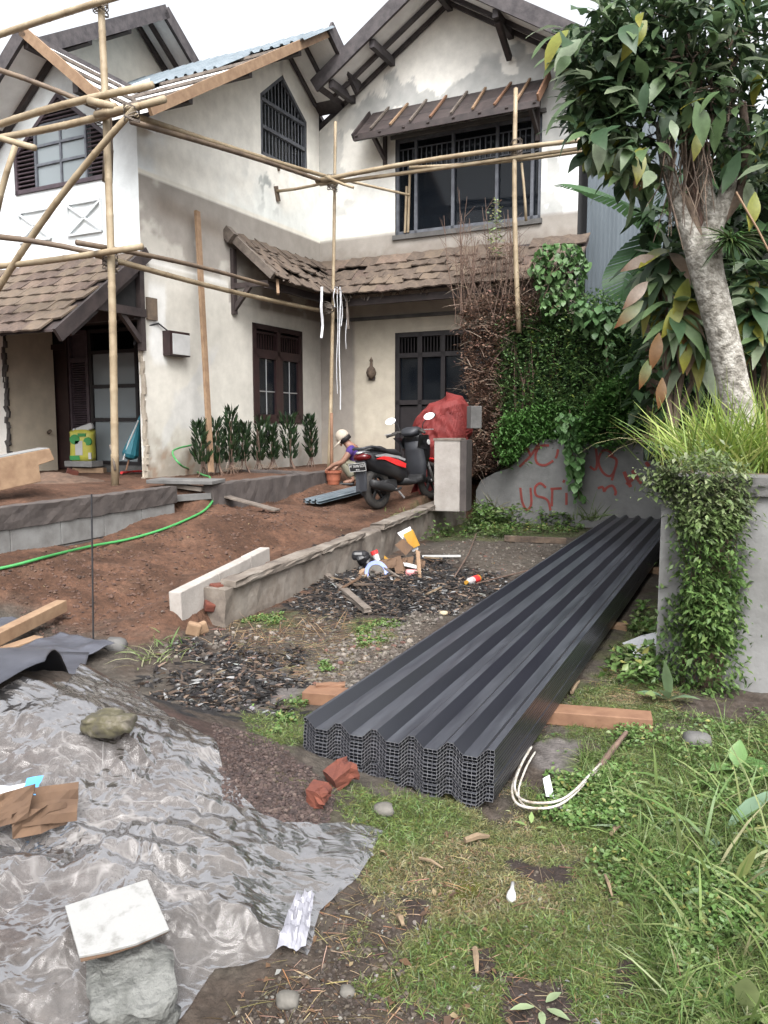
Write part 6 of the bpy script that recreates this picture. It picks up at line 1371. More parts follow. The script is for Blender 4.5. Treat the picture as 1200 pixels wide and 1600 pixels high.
for s in (-1, 1):
    q = MB(); q.tube([(.93, s * .07, .985), (.88, s * .22, 1.0), (.82, s * .26, .985)], .018, 7); q.tube([(.86, s * .20, .99), (.77, s * .33, .955)], .020, 8); sp(q, 'grip', M['rubber'], hb_, smooth=True)
    q = MB(); q.tube([(.90, s * .20, 1.0), (.86, s * .42, .985)], .007, 5); sp(q, 'brake_lever', M['silver'], hb_)
    q = MB(); q.tube(smooth_path([Vector(p) for p in ((.93, s * .19, 1.0), (.93, s * .21, 1.08), (.95, s * .25, 1.13), (.93, s * .29, 1.15))]), .007, 5); mr_ = sp(q, 'mirror_stalk', M['matte_black'])
    cm = Vector((.92, s * .335, 1.175)); q = MB(); vs_ = [cm + Vector((.029 * math.sin(t) - .030 * math.cos(t), .068 * math.cos(t), .048 * math.sin(t))) for t in np.linspace(0, 6.283, 16, endpoint=False)]; q.prism(vs_, (.03, 0, 0)); sp(q, 'mirror_shell', M['matte_black'], mr_)
    q = MB(); q.prism([p + Vector((-.004, 0, 0)) for p in vs_], (.0025, 0, 0)); g = sp(q, 'mirror_glass', M['mirror'] , mr_)
    g.rotation_euler = (0, 0, 0)
q = MB(); q.loft([[(1.26 + r_ * math.cos(t), y, .275 + r_ * math.sin(t)) for y, r_ in ((-.06, .30), (-.04, .325), (.04, .325), (.06, .30), (.05, .295), (-.05, .295))] for t in np.linspace(.35, 2.5, 12)]); sp(q, 'front_fender', M['paint_red'], smooth=True)
q = MB()
for s in (-1, 1): q.tube([(1.26, s * .075, .275), (1.12, s * .07, .62)], .02, 8)
sp(q, 'fork', M['silver'], smooth=True)
q = MB(); q.box((.22, .02, .29), (.34, .16, .17)); q.box((.02, .12, .28), (.34, .07, .16)); q.lathe((.12, -.06, .28), [(.09, -.04), (.10, 0), (.09, .04)], 14, 'Y'); sp(q, 'engine', M['matte_black'], bevel=.012)
q = MB(); q.tube(smooth_path([Vector(p) for p in ((.42, -.09, .24), (.25, -.13, .22), (.10, -.15, .26))]), .018, 7); q.loft([[(x, -.165 + .055 * r_ * math.cos(t), z + .06 * r_ * math.sin(t)) for t in np.linspace(0, 6.283, 14, endpoint=False)] for x, z, r_ in ((.16, .25, .5), (.10, .26, .95), (-.18, .33, 1.05), (-.30, .36, .9), (-.31, .36, .4))]); sp(q, 'exhaust', M['matte_black'], smooth=True)
q = MB(); q.tube([(-.02, .10, .30), (-.14, .10, .62)], .028, 9); sp(q, 'shock_absorber', M['lens_red'], smooth=True)
q = MB(); q.tube([(.42, .08, .26), (.36, .22, .04), (.33, .24, .015)], .011, 6); q.tube([(.30, -.10, .24), (.42, -.13, .10)], .014, 6); sp(q, 'stand', M['silver'])
# ================================================================== crouching worker
pf = on(547, 757); per = thing('person', 'crouching worker in beige cap and blue purple shirt reaching into the pot', 'person', pf)
def skinned(name, verts, edges, radii, m, root=0, sub=2):
    me = bpy.data.meshes.new(name); me.from_pydata([tuple(v) for v in verts], edges, []); me.materials.append(m); o = link(name, me, per)
    o.modifiers.new('skin', 'SKIN'); o.modifiers.new('sub', 'SUBSURF').levels = sub; o.modifiers['sub'].render_levels = sub; o.modifiers['skin'].use_smooth_shade = True
    for i, r_ in enumerate(radii): me.skin_vertices[0].data[i].radius = (r_, r_) if not isinstance(r_, tuple) else r_
    me.skin_vertices[0].data[root].use_root = True; return o
# x points to the right of the picture, the worker faces left; y away
V_ = dict(pel=(.17, .0, .24), abd=(.12, 0, .36), che=(.04, 0, .50), nek=(-.03, 0, .60), hed=(-.09, 0, .67), crn=(-.11, 0, .73),
          sl=(.03, -.17, .53), el=(-.10, -.20, .34), wl=(-.24, -.16, .30), hl=(-.31, -.14, .24),
          sr=(.05, .17, .53), er=(-.08, .22, .36), wr=(-.20, .16, .26), hr=(-.25, .13, .20),
          hpl=(.16, -.09, .22), knl=(-.13, -.15, .36), anl=(.06, -.14, .07), tol=(-.10, -.15, .03),
          hpr=(.16, .09, .22), knr=(-.10, .16, .38), anr=(.08, .14, .07), tor=(-.08, .15, .03))
for s, y in (('l', -.14), ('r', .14)):
    h = V_['h' + s]
    for i in range(5): V_[f'f{s}{i}'] = (h[0] - (.05 if i < 4 else .02), h[1] + (.028 - .018 * i if i < 4 else .045 * (1 if s == 'l' else -1)), h[2] - .03 - .006 * (i in (1, 2))); V_[f'g{s}{i}'] = (h[0] - (.06 if i < 4 else .035), V_[f'f{s}{i}'][1], h[2] - .075 - .01 * (i in (1, 2)))
E_ = [('pel', 'abd'), ('abd', 'che'), ('che', 'nek'), ('nek', 'hed'), ('hed', 'crn'), ('che', 'sl'), ('sl', 'el'), ('el', 'wl'), ('wl', 'hl'), ('che', 'sr'), ('sr', 'er'), ('er', 'wr'), ('wr', 'hr'),
      ('pel', 'hpl'), ('hpl', 'knl'), ('knl', 'anl'), ('anl', 'tol'), ('pel', 'hpr'), ('hpr', 'knr'), ('knr', 'anr'), ('anr', 'tor')]
for s in 'lr':
    for i in range(5): E_ += [('h' + s, f'f{s}{i}'), (f'f{s}{i}', f'g{s}{i}')]
R_ = dict(pel=.12, abd=.105, che=.115, nek=.05, hed=.082, crn=.062, sl=.055, el=.042, wl=.030, hl=.034, sr=.055, er=.042, wr=.030, hr=.034, hpl=.085, knl=.058, anl=.038, tol=.030, hpr=.085, knr=.058, anr=.038, tor=.030)
ks = list(V_); ix = {k: i for i, k in enumerate(ks)}
skinned('body', [V_[k] for k in ks], [(ix[a], ix[b]) for a, b in E_], [R_.get(k, .009 if k[0] == 'f' else .008) for k in ks], M['skin'])
def sub(keys, edges, grow, name, m, over=None):
    V2 = dict((k, V_[k]) for k in keys); V2.update(over or {}); kk = list(V2); i2 = {k: i for i, k in enumerate(kk)}
    skinned(name, [V2[k] for k in kk], [(i2[a], i2[b]) for a, b in edges], [R_.get(k, .05) + grow for k in kk], m)
sub(['pel', 'abd', 'che', 'sl', 'sr'], [('pel', 'abd'), ('abd', 'che'), ('che', 'sl'), ('che', 'sr'), ('sl', 'e1'), ('sr', 'e2')], .017, 'shirt', M['shirt'], {'e1': (-.03, -.185, .44), 'e2': (-.01, .195, .45)})
sub(['pel', 'hpl', 'knl', 'hpr', 'knr'], [('pel', 'hpl'), ('hpl', 'knl'), ('knl', 'a1'), ('pel', 'hpr'), ('hpr', 'knr'), ('knr', 'a2')], .013, 'trousers', M['trousers'], {'a1': (.045, -.14, .11), 'a2': (.065, .14, .11)})
hc = Vector((-.105, 0, .705)); hR = Matrix.Rotation(math.radians(-38), 3, 'Y')
q = MB(); q.lathe(hc, [(.101, -.02), (.104, .0), (.098, .05), (.075, .09), (.035, .112), (.0, .116)], 18, rot=hR)
vs_ = []
for t in np.linspace(-1.1, 1.1, 9): vs_ += [hc + hR @ Vector((-.10 * math.cos(t), .10 * math.sin(t), -.012)), hc + hR @ Vector((-.10 * math.cos(t) - .13 * math.cos(t * 1.15), .105 * math.sin(t), -.04))]
q.add(vs_, [(2 * i, 2 * i + 1, 2 * i + 3, 2 * i + 2) for i in range(8)]); cp = q.build('cap', M['cap'], per, smooth=True, world=False)
cp.modifiers.new('thickness', 'SOLIDIFY').thickness = .006
q = MB(); q.lathe(hc, [(.088, -.075), (.094, -.02), (.09, .0)], 14, rot=hR); sc_ = q.build('hair', M['hair'], per, smooth=True, world=False); sc_.location = (.012, 0, 0)
q = MB(); q.box(hc + hR @ Vector((-.092, 0, -.075)), (.035, .022, .04), hR); sp_ = q.build('nose', M['skin'], per, world=False, bevel=.008)
for s in (-1, 1):
    q = MB(); q.box((-.06, s * .15, .018), (.24, .085, .03), (0, 0, .1 * s)); q.build('sandal', M['matte_black'], per, world=False, bevel=.012)
# ================================================================== burnt rubbish heap
q = MB(); tag(rough_box(q, on(505, 905, 0), on(568, 962, 0), .07, (.03, .02), (.08, .06), 8, .006, 41).build('plank', M['grey_wood']), 'weathered grey plank lying across the burnt rubbish', 'plank')
rb0 = on(600, 905)
def rx(px, py, dz=0.0): return on(px, py, dz)
def card_piece(pts, m, label, cat, nm, th=.004):
    q = MB(); v = [Vector(p) for p in pts]; n_ = (v[1] - v[0]).cross(v[2] - v[0]).normalized(); q.prism(v, n_ * th); return tag(q.build(nm, m), label, cat)
D0 = rx(600, 900).y
def f(px, py, d=0.0): return pd(px, py, D0 + d)
box = thing('open_box', 'burnt yellow printed paper box open on its side at the back of the rubbish', 'box', rx(640, 872))
q = MB(); q.prism([f(621, 833, .42), f(641, 823, .5), f(654, 858, .5), f(645, 862, .45)], (.0, .02, .0)); q.build('side_panel', M['paper'], box)
q = MB(); q.prism([f(630, 836, .40), f(645, 828, .48), f(656, 852, .48), f(643, 858, .40)], (.0, .012, .004)); q.build('printed_panel', M['yellow'], box)
q = MB(); q.prism([f(617, 852, .32), f(630, 842, .4), f(646, 856, .4), f(634, 868, .34)], (0, .03, 0)); q.build('burnt_panel', M['card'], box)
card_piece([f(552, 906, -.02), f(585, 880, .1), f(588, 886, .1), f(556, 912, -.05)], M['card'], 'curved tan cardboard strip leaning at the left of the blue plate', 'cardboard', 'cardboard', .01)
card_piece([f(576, 925, -.2), f(596, 903, 0), f(624, 900, 0), f(626, 906, -.1)], M['card'], 'flat tan cardboard sheet in front of the blue plate', 'cardboard', 'cardboard')
card_piece([f(612, 872, .15), f(626, 868, .2), f(634, 905, .05), f(620, 900, .05)], M['card'], 'crumpled upright cardboard piece in the middle of the rubbish', 'cardboard', 'cardboard')
card_piece([f(622, 905, -.05), f(668, 930, -.25), f(662, 938, -.3), f(616, 912, -.1)], M['card'], 'long cardboard strip sloping down to the front of the rubbish', 'cardboard', 'cardboard')
card_piece([f(650, 858, .2), f(656, 862, .2), f(659, 910, .0), f(654, 912, .0)], M['bare_wood'], 'upright tan lath standing at the right of the rubbish', 'lath', 'lath', .012)
card_piece([f(630, 901, .1), f(674, 904, .02), f(674, 908, .02), f(630, 905, .1)], M['red_wood'], 'reddish lath lying flat at the right of the rubbish', 'lath', 'lath', .012)
card_piece([f(564, 870, .35), f(584, 876, .35), f(582, 884, .3), f(562, 876, .3)], M['bare_wood'], 'short wood piece between the kerb and the striped cup', 'wood piece', 'wood_piece', .02)
card_piece([f(600, 868, .2), f(614, 878, .2), f(612, 882, .2), f(600, 873, .2)], M['yellow'], 'small yellow stick on top of the rubbish', 'stick', 'stick', .008)
card_piece([f(550, 908, -.10), f(573, 903, -.05), f(574, 909, -.1), f(549, 916, -.14)], M['orange'], 'bright orange plastic scrap at the left of the rubbish', 'plastic scrap', 'plastic_scrap', .01)
pt_ = thing('broken_plate', 'broken blue rimmed plate standing on edge in the rubbish', 'plate', f(588, 898)); c = f(588, 895, .02) - pt_.location
nA = Vector((.25, -.9, .36)).normalized(); e1_ = nA.cross(Vector((0, 0, 1))).normalized(); e2_ = e1_.cross(nA)
q = MB(); rr_ = .115; n_ = 26; vs_ = [];
for k in range(n_ + 1):
    t = -.9 + 4.3 * k / n_; d_ = e1_ * math.cos(t) + e2_ * math.sin(t); vs_ += [c + d_ * rr_ + nA * .012, c + d_ * rr_ * .70]
q.add(vs_, [(2 * i, 2 * i + 1, 2 * i + 3, 2 * i + 2) for i in range(n_)]); o = q.build('rim', M['plate_blue'], pt_, world=False); o.modifiers.new('thickness', 'SOLIDIFY').thickness = .005
q = MB(); q.add([c + (e1_ * math.cos(t) + e2_ * math.sin(t)) * rr_ * .70 for t in np.linspace(.2, 3.4, 14)] + [c + e1_ * -.03 - e2_ * .04, c + e1_ * .05 - e2_ * .03], [tuple(range(16))]); o = q.build('centre', M['stone'], pt_, world=False)
cu_ = thing('striped_cup', 'white cup with a red band lying on the rubbish', 'cup', f(587, 868, .2)); cd = (Vector((-.35, .1, .8))).normalized()
q = MB(); q.tube([-cd * .055, cd * .04], [.026, .034], 12); q.build('cup_body', M['white'], cu_, world=False); q = MB(); q.tube([cd * .012, cd * .05], [.0345, .037], 12); q.build('red_band', M['red_plastic'], cu_, world=False)
card_piece([f(630, 878, .2), f(655, 884, .15), f(654, 889, .12), f(632, 884, .15)], M['white'], 'white plastic strip on top of the rubbish', 'plastic scrap', 'plastic_scrap', .01)
q = MB(); q.box(f(645, 896, .1), (.14, .06, .07), (.2, .1, .2)); tag(q.build('plastic_scrap', M['pink'], bevel=.02), 'pink and white crumpled wrapper on the rubbish', 'wrapper')
q = MB()
for k in range(6): q.box(f(560 + k * 4, 868 + k * 2.6 + 3 * math.sin(k * 2), .3), (.13, .10, .09), (k, k * .7, k * 1.3))
tag(q.build('black_bag', M['paint_black'], bevel=.03), 'crumpled black plastic bag at the foot of the kerb', 'bag')
for (x0, y0, wd_, ht_, dd_, ry_, mm, lab) in ((604, 884, .16, .09, .05, .4, 'card', 'bent brown cardboard flap behind the blue rimmed plate'), (640, 912, .20, .05, -.12, -.2, 'card', 'flat brown cardboard strip at the right front of the rubbish'), (570, 895, .14, .04, .1, .7, 'bare_wood', 'thin wood splinter sticking out left of the blue rimmed plate'),
        (606, 915, .18, .07, -.15, .1, 'paper', 'grey paper scrap in the middle of the ash'), (655, 880, .10, .06, .25, -.5, 'card', 'small brown cardboard corner under the yellow printed box'), (532, 922, .12, .03, .0, .9, 'grey_wood', 'short grey wood splinter on the left of the ash'), (690, 918, .10, .05, -.05, .2, 'card', 'small torn brown cardboard right of the rubbish'), (624, 940, .09, .03, -.1, .1, 'orange', 'small orange plastic bit at the front of the ash')):
    q = MB(); c_ = f(x0, y0, dd_); crumple(q, c_ - Vector((wd_ / 2, 0, ht_ / 2)), Vector((wd_, .04, wd_ * math.sin(ry_) * .4)), Vector((.02, .06, ht_)), 5, 4, .022, x0 % 17); o = q.build('paper_scrap' if mm in ('card', 'paper') else 'scrap_piece', M[mm]); o.modifiers.new('thickness', 'SOLIDIFY').thickness = .005; tag(o, lab, 'scrap')
rs_ = random.Random(9)
for k in range(16):
    px_k, py_k = rs_.uniform(515, 690), rs_.uniform(872, 938); c_ = on(px_k, py_k, .02); a_ = rs_.uniform(0, 6.28); L_k = rs_.uniform(.10, .30); e_ = Vector((math.cos(a_), math.sin(a_), rs_.uniform(.05, .7))) * L_k
    q = MB(); q.bar(c_ - e_ * .3, c_ + e_ * .7, rs_.uniform(.018, .05), rs_.uniform(.008, .016)); tag(q.build('wood_splinter', M[('grey_wood', 'twig_pale', 'card', 'bark_brown')[k % 4]]), 'charred wood splinter sticking out of the burnt rubbish by the kerb', 'splinter', 'burnt splinters in the rubbish')
for (x0, y0, wd_, ht_, dd_, ry_, mm, lab) in ((592, 912, .26, .08, -.12, .2, 'card', 'wide crumpled brown cardboard lying before the blue rimmed plate'), (630, 888, .14, .16, .12, .3, 'card', 'torn brown carton wall standing between the plate and the yellow box'), (655, 925, .16, .05, -.2, -.3, 'paper', 'dirty paper scrap at the right front of the ash'), (560, 928, .13, .05, -.15, .4, 'card', 'scorched cardboard scrap at the left front of the ash')):
    q = MB(); c_ = f(x0, y0, dd_); crumple(q, c_ - Vector((wd_ / 2, 0, ht_ / 2)), Vector((wd_, .05, wd_ * math.sin(ry_) * .4)), Vector((.03, .07, ht_)), 6, 5, .03, x0 % 13); o = q.build('paper_scrap', M[mm]); o.modifiers.new('thickness', 'SOLIDIFY').thickness = .005; tag(o, lab, 'scrap')
bt = thing('plastic_bottle', 'clear bottle with a red label lying on the ash', 'bottle', rx(738, 912, .03)); ba, bb = rx(722, 914, .035), rx(754, 903, .035); bdv = (bb - ba).normalized() * .26
q = MB(); q.tube([-bdv * .5, -bdv * .42, -bdv * .3, bdv * .1, bdv * .48], [.014, .016, .034, .036, .034], 14); q.build('bottle_body', glassy('bottle_plastic', (.5, .48, .48), .35, .15), bt, world=False, smooth=True)
q = MB(); q.tube([bdv * .02, bdv * .40], .0375, 14); q.build('label', M['red_plastic'], bt, world=False); q = MB(); q.tube([-bdv * .53, -bdv * .44], .019, 12); q.build('cap', M['yellow'], bt, world=False); q = MB(); q.tube([bdv * .41, bdv * .485], .0365, 14); q.build('base', M['yellow'], bt, world=False)
q = MB(); q.bar(rx(660, 873, .03), rx(720, 873, .03), .03, .02); tag(q.build('white_lath', M['white']), 'straight white lath lying behind the rubbish', 'lath')
q = MB(); q.bar(rx(788, 846, .04), rx(884, 850, .04), .09, .07); tag(q.build('old_timber', M['bark_brown']), 'dark old timber lying left of the far end of the sheets', 'timber')
q = MB(); q.tube([rx(710, 905, .02), rx(733, 868, .03), rx(744, 840, .05)], .008, 5); tag(q.build('stick', M['twig']), 'thin dark stick lying behind the red labelled bottle', 'stick')
q = MB(); q.tube([rx(745, 915, .02), rx(790, 905, .03), rx(830, 895, .03)], .007, 5); tag(q.build('stick', M['twig']), 'thin dark stick lying between the bottle and the black sheets', 'stick')
stone('stone', rx(693, 962, .02), (.035, .03, .02), mat('pale_stone', (.62, .52, .36), (.5, .42, .28), bump=.2), 'small pale yellow stone on the dirt left of the sheets', 'stone', 5, sub=2)
# ================================================================== small litter in the foreground
sp_t = thing('white_spoon', 'white plastic stopper lying on the mossy grass in the foreground', 'plastic piece', on(799, 1403, .012)); a_, b_ = on(801, 1386, .012) - sp_t.location, on(798, 1416, .014) - sp_t.location; d_ = (b_ - a_)
q = MB(); q.tube([a_, a_ + d_ * .35, a_ + d_ * .6, a_ + d_ * .85, b_], [.006, .007, .014, .016, .006], 10); q.build('plastic_body', M['white'], sp_t, world=False, smooth=True)
q = MB(); vs_ = [on(848, 1236, .05), on(858, 1235, .06), on(866, 1258, .03), on(853, 1256, .03)]; q.prism(vs_, (0, .003, .002)); v2 = [on(862, 1255, .03), on(872, 1252, .03), on(893, 1275, .02), on(878, 1276, .02)]; q.prism(v2, (0, .003, .002)); tag(q.build('torn_wrapper', M['paper']), 'torn white wrapper on the grass inside the bent strip', 'wrapper')
q = MB()
for (x0, y0, x1, y1, x2, y2, x3, y3, dz) in ((972, 1012, 1000, 1008, 1030, 1022, 990, 1030, .03), (1000, 1005, 1032, 1004, 1026, 1030, 1004, 1030, .05), (985, 1022, 1015, 1022, 1012, 1034, 982, 1032, .02)):
    q.prism([on(x0, y0, dz), on(x1, y1, dz + .03), on(x2, y2, dz), on(x3, y3, dz)], (0, 0, .003))
tag(q.build('paper_litter', M['paper']), 'crumpled white paper litter on the ground under the creeper wall', 'paper')
for (x0, y0, x1, y1, r_, lab) in ((655, 1350, 692, 1366, .005, 'dry straw piece left of the yellow moss'), (742, 1492, 745, 1532, .008, 'short pale stick in the bare hole of the lawn'), (622, 1442, 630, 1458, .008, 'short pale stick beside the grey bare patch'), (955, 1312, 968, 1300, .008, 'pale curled stick on the weeds'), (726, 1322, 764, 1316, .011, 'dry brown leaf stalk on the dark green grass'), (945, 1378, 956, 1412, .005, 'thin dry straw beside the square hole in the grass'), (893, 1088, 905, 1070, .01, 'dry twig under the long side of the sheets')):
    q = MB(); q.tube([on(x0, y0, .02), on((x0 + x1) / 2, (y0 + y1) / 2 - 1, .026), on(x1, y1, .02)], [r_, r_ * 1.2, r_ * .6], 6); tag(q.build('stick', M['twig_pale']), lab, 'stick')
for (x, y, s_, lab) in ((600, 1272, .035, 'small grey stone under the near edge of the stack'), (450, 1572, .028, 'round grey pebble at the bottom beside the plastic'), (543, 1556, .02, 'small grey pebble on the bare soil at the bottom'), (1090, 1165, .06, 'pale rough stone half hidden in the weeds at the right'), (305, 990, .04, 'pale broken stone beside the end of the white blocks'), (418, 1300, .0, ''), (180, 1015, .07, 'grey stone at the tip of the dark plastic flap')):
    if s_: stone('stone', on(x, y, s_ * .4), (s_ * 1.1, s_ * .9, s_ * .75), M['stone'] if s_ < .06 else M['concrete'], lab, 'stone', int(x), sub=2)
q = MB(); rough_box(q, on(494, 1092), on(540, 1090), .05, .03, .08, 4, .003, 4); tag(q.build('timber_offcut', M['red_wood']), 'orange timber end poking out at the left of the black sheets', 'timber')
q = MB(); q.box(on(303, 994, .05), (.10, .05, .10), (.2, .3, .2)); q.box(on(316, 992, .05), (.08, .05, .09), (.1, -.3, .5)); tag(q.build('root_stump', M['bare_wood'], bevel=.015), 'pale stump of roots in front of the white blocks', 'stump')
# ================================================================== vegetation helpers
def jit(col, n, s=.25, hue=.12):
    c = np.array(col)[None] * (1 + RNG.normal(0, s, (n, 1))) * (1 + RNG.normal(0, hue, (n, 3))); return np.clip(c, .004, .9)
def pick(cols, wts, n):
    i = RNG.choice(len(cols), n, p=np.array(wts) / sum(wts)); return np.array(cols)[i]
def rdir(n, zlo=-.2, zhi=1.0):
    t = RNG.uniform(0, 2 * np.pi, n); z = RNG.uniform(zlo, zhi, n); r = np.sqrt(np.clip(1 - z * z, .02, 1)); return np.stack([np.cos(t) * r, np.sin(t) * r, z], 1)
def ground_pts(px, py):
    """photo pixels -> points of the ground (vectorised on a level plane, then set on the surface)"""
    F = FPX * CP - (py - 800) * SP; dx = (px - 600) / F; dz = -(FPX * SP + (py - 800) * CP) / F; z = np.zeros_like(dx)
    for _ in range(6): t = (z - EYE) / dz; z = .5 * z + .5 * gz_arr(dx * t, t)
    t = (z - EYE) / dz; return np.stack([dx * t, t, gz_arr(dx * t, t)], 1)
def in_px(n, poly, dens=None):
    xs = [p[0] for p in poly]; ys = [p[1] for p in poly]; out = []
    while sum(map(len, out)) < n:
        x = RNG.uniform(min(xs), max(xs), n * 2); y = RNG.uniform(min(ys), max(ys), n * 2); k = inpoly(x, y, poly) < 0; out.append(np.stack([x[k], y[k]], 1))
    return np.concatenate(out)[:n]
def plant(name, label, cat, at, group=None): return thing(name, label, cat, at, 0, group)
def fol(name, arr, parent, m=None): return np_mesh(name, arr[0], arr[1], m or M['foliage'], arr[2], parent, True, tuple(parent.location) if parent is not None else None)
# ---- lawn of short grass and moss
pts = np.concatenate([in_px(350000, [(470, 1140), (1040, 1060), (1420, 1130), (1420, 1640), (520, 1640), (560, 1330)]), in_px(9000, [(370, 1085), (500, 1085), (510, 1170), (390, 1170)]), in_px(16000, [(850, 1150), (1010, 950), (1070, 900), (1090, 1090)]),
                      in_px(12000, [(620, 860), (730, 785), (940, 810), (890, 850)]), in_px(5000, [(550, 960), (640, 960), (620, 1010), (550, 1015)])])
P = ground_pts(pts[:, 0], pts[:, 1]); k = ground_masks(P[:, 0], P[:, 1]); pr = k['grass'] * (1 - k['bare']) * (1 - k['slab']) * (1 - .8 * k['moss']); pr = pr * sstep(.16, .42, fbm(P[:, 0] * 3.2, P[:, 1] * 3.2, 301, 4) + .12 * (pts[:, 0] > 850) + .12 * (pts[:, 1] < 1330)) ** .8
ok = RNG.uniform(0, 1, len(P)) < pr; P = P[ok]; n = len(P); lush = sstep(.35, .65, fbm(P[:, 0] * 2.1, P[:, 1] * 2.1, 302) + .12 * (P[:, 0] > .55) + .12 * (P[:, 1] > 2.7))
cg = jit((.12, .16, .05), n, .22) * lush[:, None] + jit((.22, .19, .10), n, .25) * (1 - lush[:, None])
L = RNG.uniform(.010, .032, n) * (.8 + .6 * lush); D = rdir(n, .15, 1.0)
a = blade_arrays(P, D, L, RNG.uniform(.0009, .0020, n), cg, 1.0); o = np_mesh('lawn_grass', a[0], a[1], M['foliage'], a[2]); o['kind'] = 'stuff'
# ---- longer soft grass at the right
pts = np.concatenate([in_px(30000, [(1000, 1220), (1060, 1120), (1420, 1150), (1420, 1640), (1030, 1640), (980, 1440)]), in_px(5000, [(900, 1180), (1010, 1130), (1010, 1340), (930, 1300)])]); P = ground_pts(pts[:, 0], pts[:, 1]); q_ = fbm(P[:, 0] * 3.5, P[:, 1] * 3.5, 331); ok = q_ > .40; P = P[ok]; n = len(P)
a = blade_arrays(P, rdir(n, .2, 1.0), RNG.uniform(.03, .15, n) * (.5 + q_[ok]), RNG.uniform(.0009, .0024, n), jit((1, 1, 1), n, .22, .06) * pick([(.10, .165, .045), (.15, .205, .065), (.21, .22, .10)], [3, 3, 1], n), 1.1, 3); o = np_mesh('long_grass', a[0], a[1], M['foliage'], a[2]); o['kind'] = 'stuff'
# ---- dry straw and roots strewn over the bare ground
pts = np.concatenate([in_px(1900, [(560, 1330), (1230, 1300), (1230, 1640), (300, 1640), (420, 1520)]), in_px(2600, [(330, 960), (540, 950), (640, 1000), (500, 1070), (380, 1040)]), in_px(900, [(840, 1150), (1060, 940), (1070, 1100)])])
P = ground_pts(pts[:, 0], pts[:, 1]); n = len(P); D = rdir(n, -.02, .25); a = blade_arrays(P + [0, 0, .006], D, RNG.uniform(.02, .12, n) * (.7 + .3 * P[:, 1] / 3), RNG.uniform(.0006, .0016, n), jit((.24, .18, .11), n, .35) * pick([(1, 1, 1), (.5, .42, .4)], [2, 1], n), .25)
o = np_mesh('straw_litter', a[0], a[1], M['dry_foliage'], a[2]); o['kind'] = 'stuff'
# ---- low leafy weeds
def weeds(name, n, polys, hmax, Lr, cols, wts, stuff=True, fill=.5, soft=1.0):
    pts = np.concatenate([in_px(int(n * w_), q) for q, w_ in polys]); P = ground_pts(pts[:, 0], pts[:, 1]); kk_ = ((P[:, 0] - K0.x) * kn.x + (P[:, 1] - K0.y) * kn.y < -.05) | ((P[:, 0] - K0.x) * kd.x + (P[:, 1] - K0.y) * kd.y < 0); P = P[kk_]; pts = pts[kk_]; edg = np.min(np.stack([inpoly(pts[:, 0], pts[:, 1], q) for q, w_ in polys]), 0); m_ = fbm(P[:, 0] * 4, P[:, 1] * 4, 311) > fill + soft * .28 * sstep(-90, 0, edg) - .1 * RNG.uniform(-1, 1, len(P)); P = P[m_]; edg = edg[m_]; n = len(P)
    hh = hmax * fbm(P[:, 0] * 5, P[:, 1] * 5, 312) * 1.6; t_ = RNG.uniform(0, 1, n) ** .6; P[:, 2] += hh * t_ * (1 - .7 * soft * sstep(-60, 0, edg)); D = rdir(n, -.25, .7); c = jit((1, 1, 1), n, .2, .06) * pick(cols, wts, n) * (.6 + .5 * t_)[:, None]
    L_ = RNG.uniform(*Lr, n); a = diamond_arrays(P, D, L_, L_ * .30, c); o = np_mesh(name, a[0], a[1], M['foliage'], a[2]); o['kind'] = 'stuff'; return o
GRN = [(.085, .16, .04), (.12, .20, .06), (.16, .21, .08), (.22, .22, .07)]
weeds('ground_weeds', 56000, [([(860, 1180), (960, 1120), (1060, 1080), (1360, 1130), (1360, 1640), (1020, 1640), (960, 1420), (880, 1300)], .62), ([(500, 1225), (640, 1235), (790, 1265), (900, 1170), (1000, 1140), (960, 1320), (560, 1330)], .22), ([(385, 1100), (470, 1085), (500, 1130), (470, 1170), (400, 1155)], .16)], .06, (.010, .030), GRN, [3, 3, 2, .5], fill=.46)
weeds('ground_weeds', 20000, [([(930, 1080), (1000, 950), (1075, 960), (1090, 1090), (1000, 1110)], .30), ([(640, 838), (700, 795), (760, 790), (920, 820), (900, 835), (760, 842)], .4)], .16, (.03, .07), GRN, [3, 3, 2, .5], fill=.42, soft=.5)
weeds('ground_weeds', 4200, [([(555, 980), (630, 962), (618, 1000), (560, 1012)], .45), ([(498, 1038), (534, 1028), (530, 1048), (504, 1052)], .2), ([(376, 972), (440, 956), (446, 975), (395, 987)], .35)], .035, (.012, .03), GRN, [2, 3, 2, 1], fill=.42, soft=.6)
weeds('ground_weeds', 15000, [([(648, 830), (690, 800), (745, 782), (800, 782), (925, 806), (905, 822), (780, 826)], 1.0)], .42, (.04, .09), GRN, [3, 3, 2, .3], fill=.40, soft=.35)
# ---- stones, ash and clods
def scatter_lumps(name, n, polys, sr, cols, wts, dz=.3, flat=.7, maskname=None):
    pts = np.concatenate([in_px(int(n * w_), q) for q, w_ in polys]); P = ground_pts(pts[:, 0], pts[:, 1])
    if maskname: P = P[RNG.uniform(0, 1, len(P)) < ground_masks(P[:, 0], P[:, 1])[maskname]]
    n = len(P); S = RNG.uniform(0, 1, n) ** 3 * (sr[1] - sr[0]) + sr[0]; P[:, 2] += S * dz; a = lumps_arrays(P, S, jit((1, 1, 1), n, .25, .04) * pick(cols, wts, n), flat); o = np_mesh(name, a[0], a[1], M['lumps'], a[2], smooth=False); o['kind'] = 'stuff'; return o
scatter_lumps('ash_heap', 7000, [([(190, 1100), (290, 985), (480, 1000), (470, 1125)], .5), ([(430, 960), (540, 858), (680, 850), (830, 900), (760, 965), (620, 985)], .5)], (.003, .022), [(.014, .013, .0135), (.04, .038, .038), (.15, .145, .14), (.085, .056, .042)], [4, 3.5, .9, 1.1], .4, .6, 'ash')
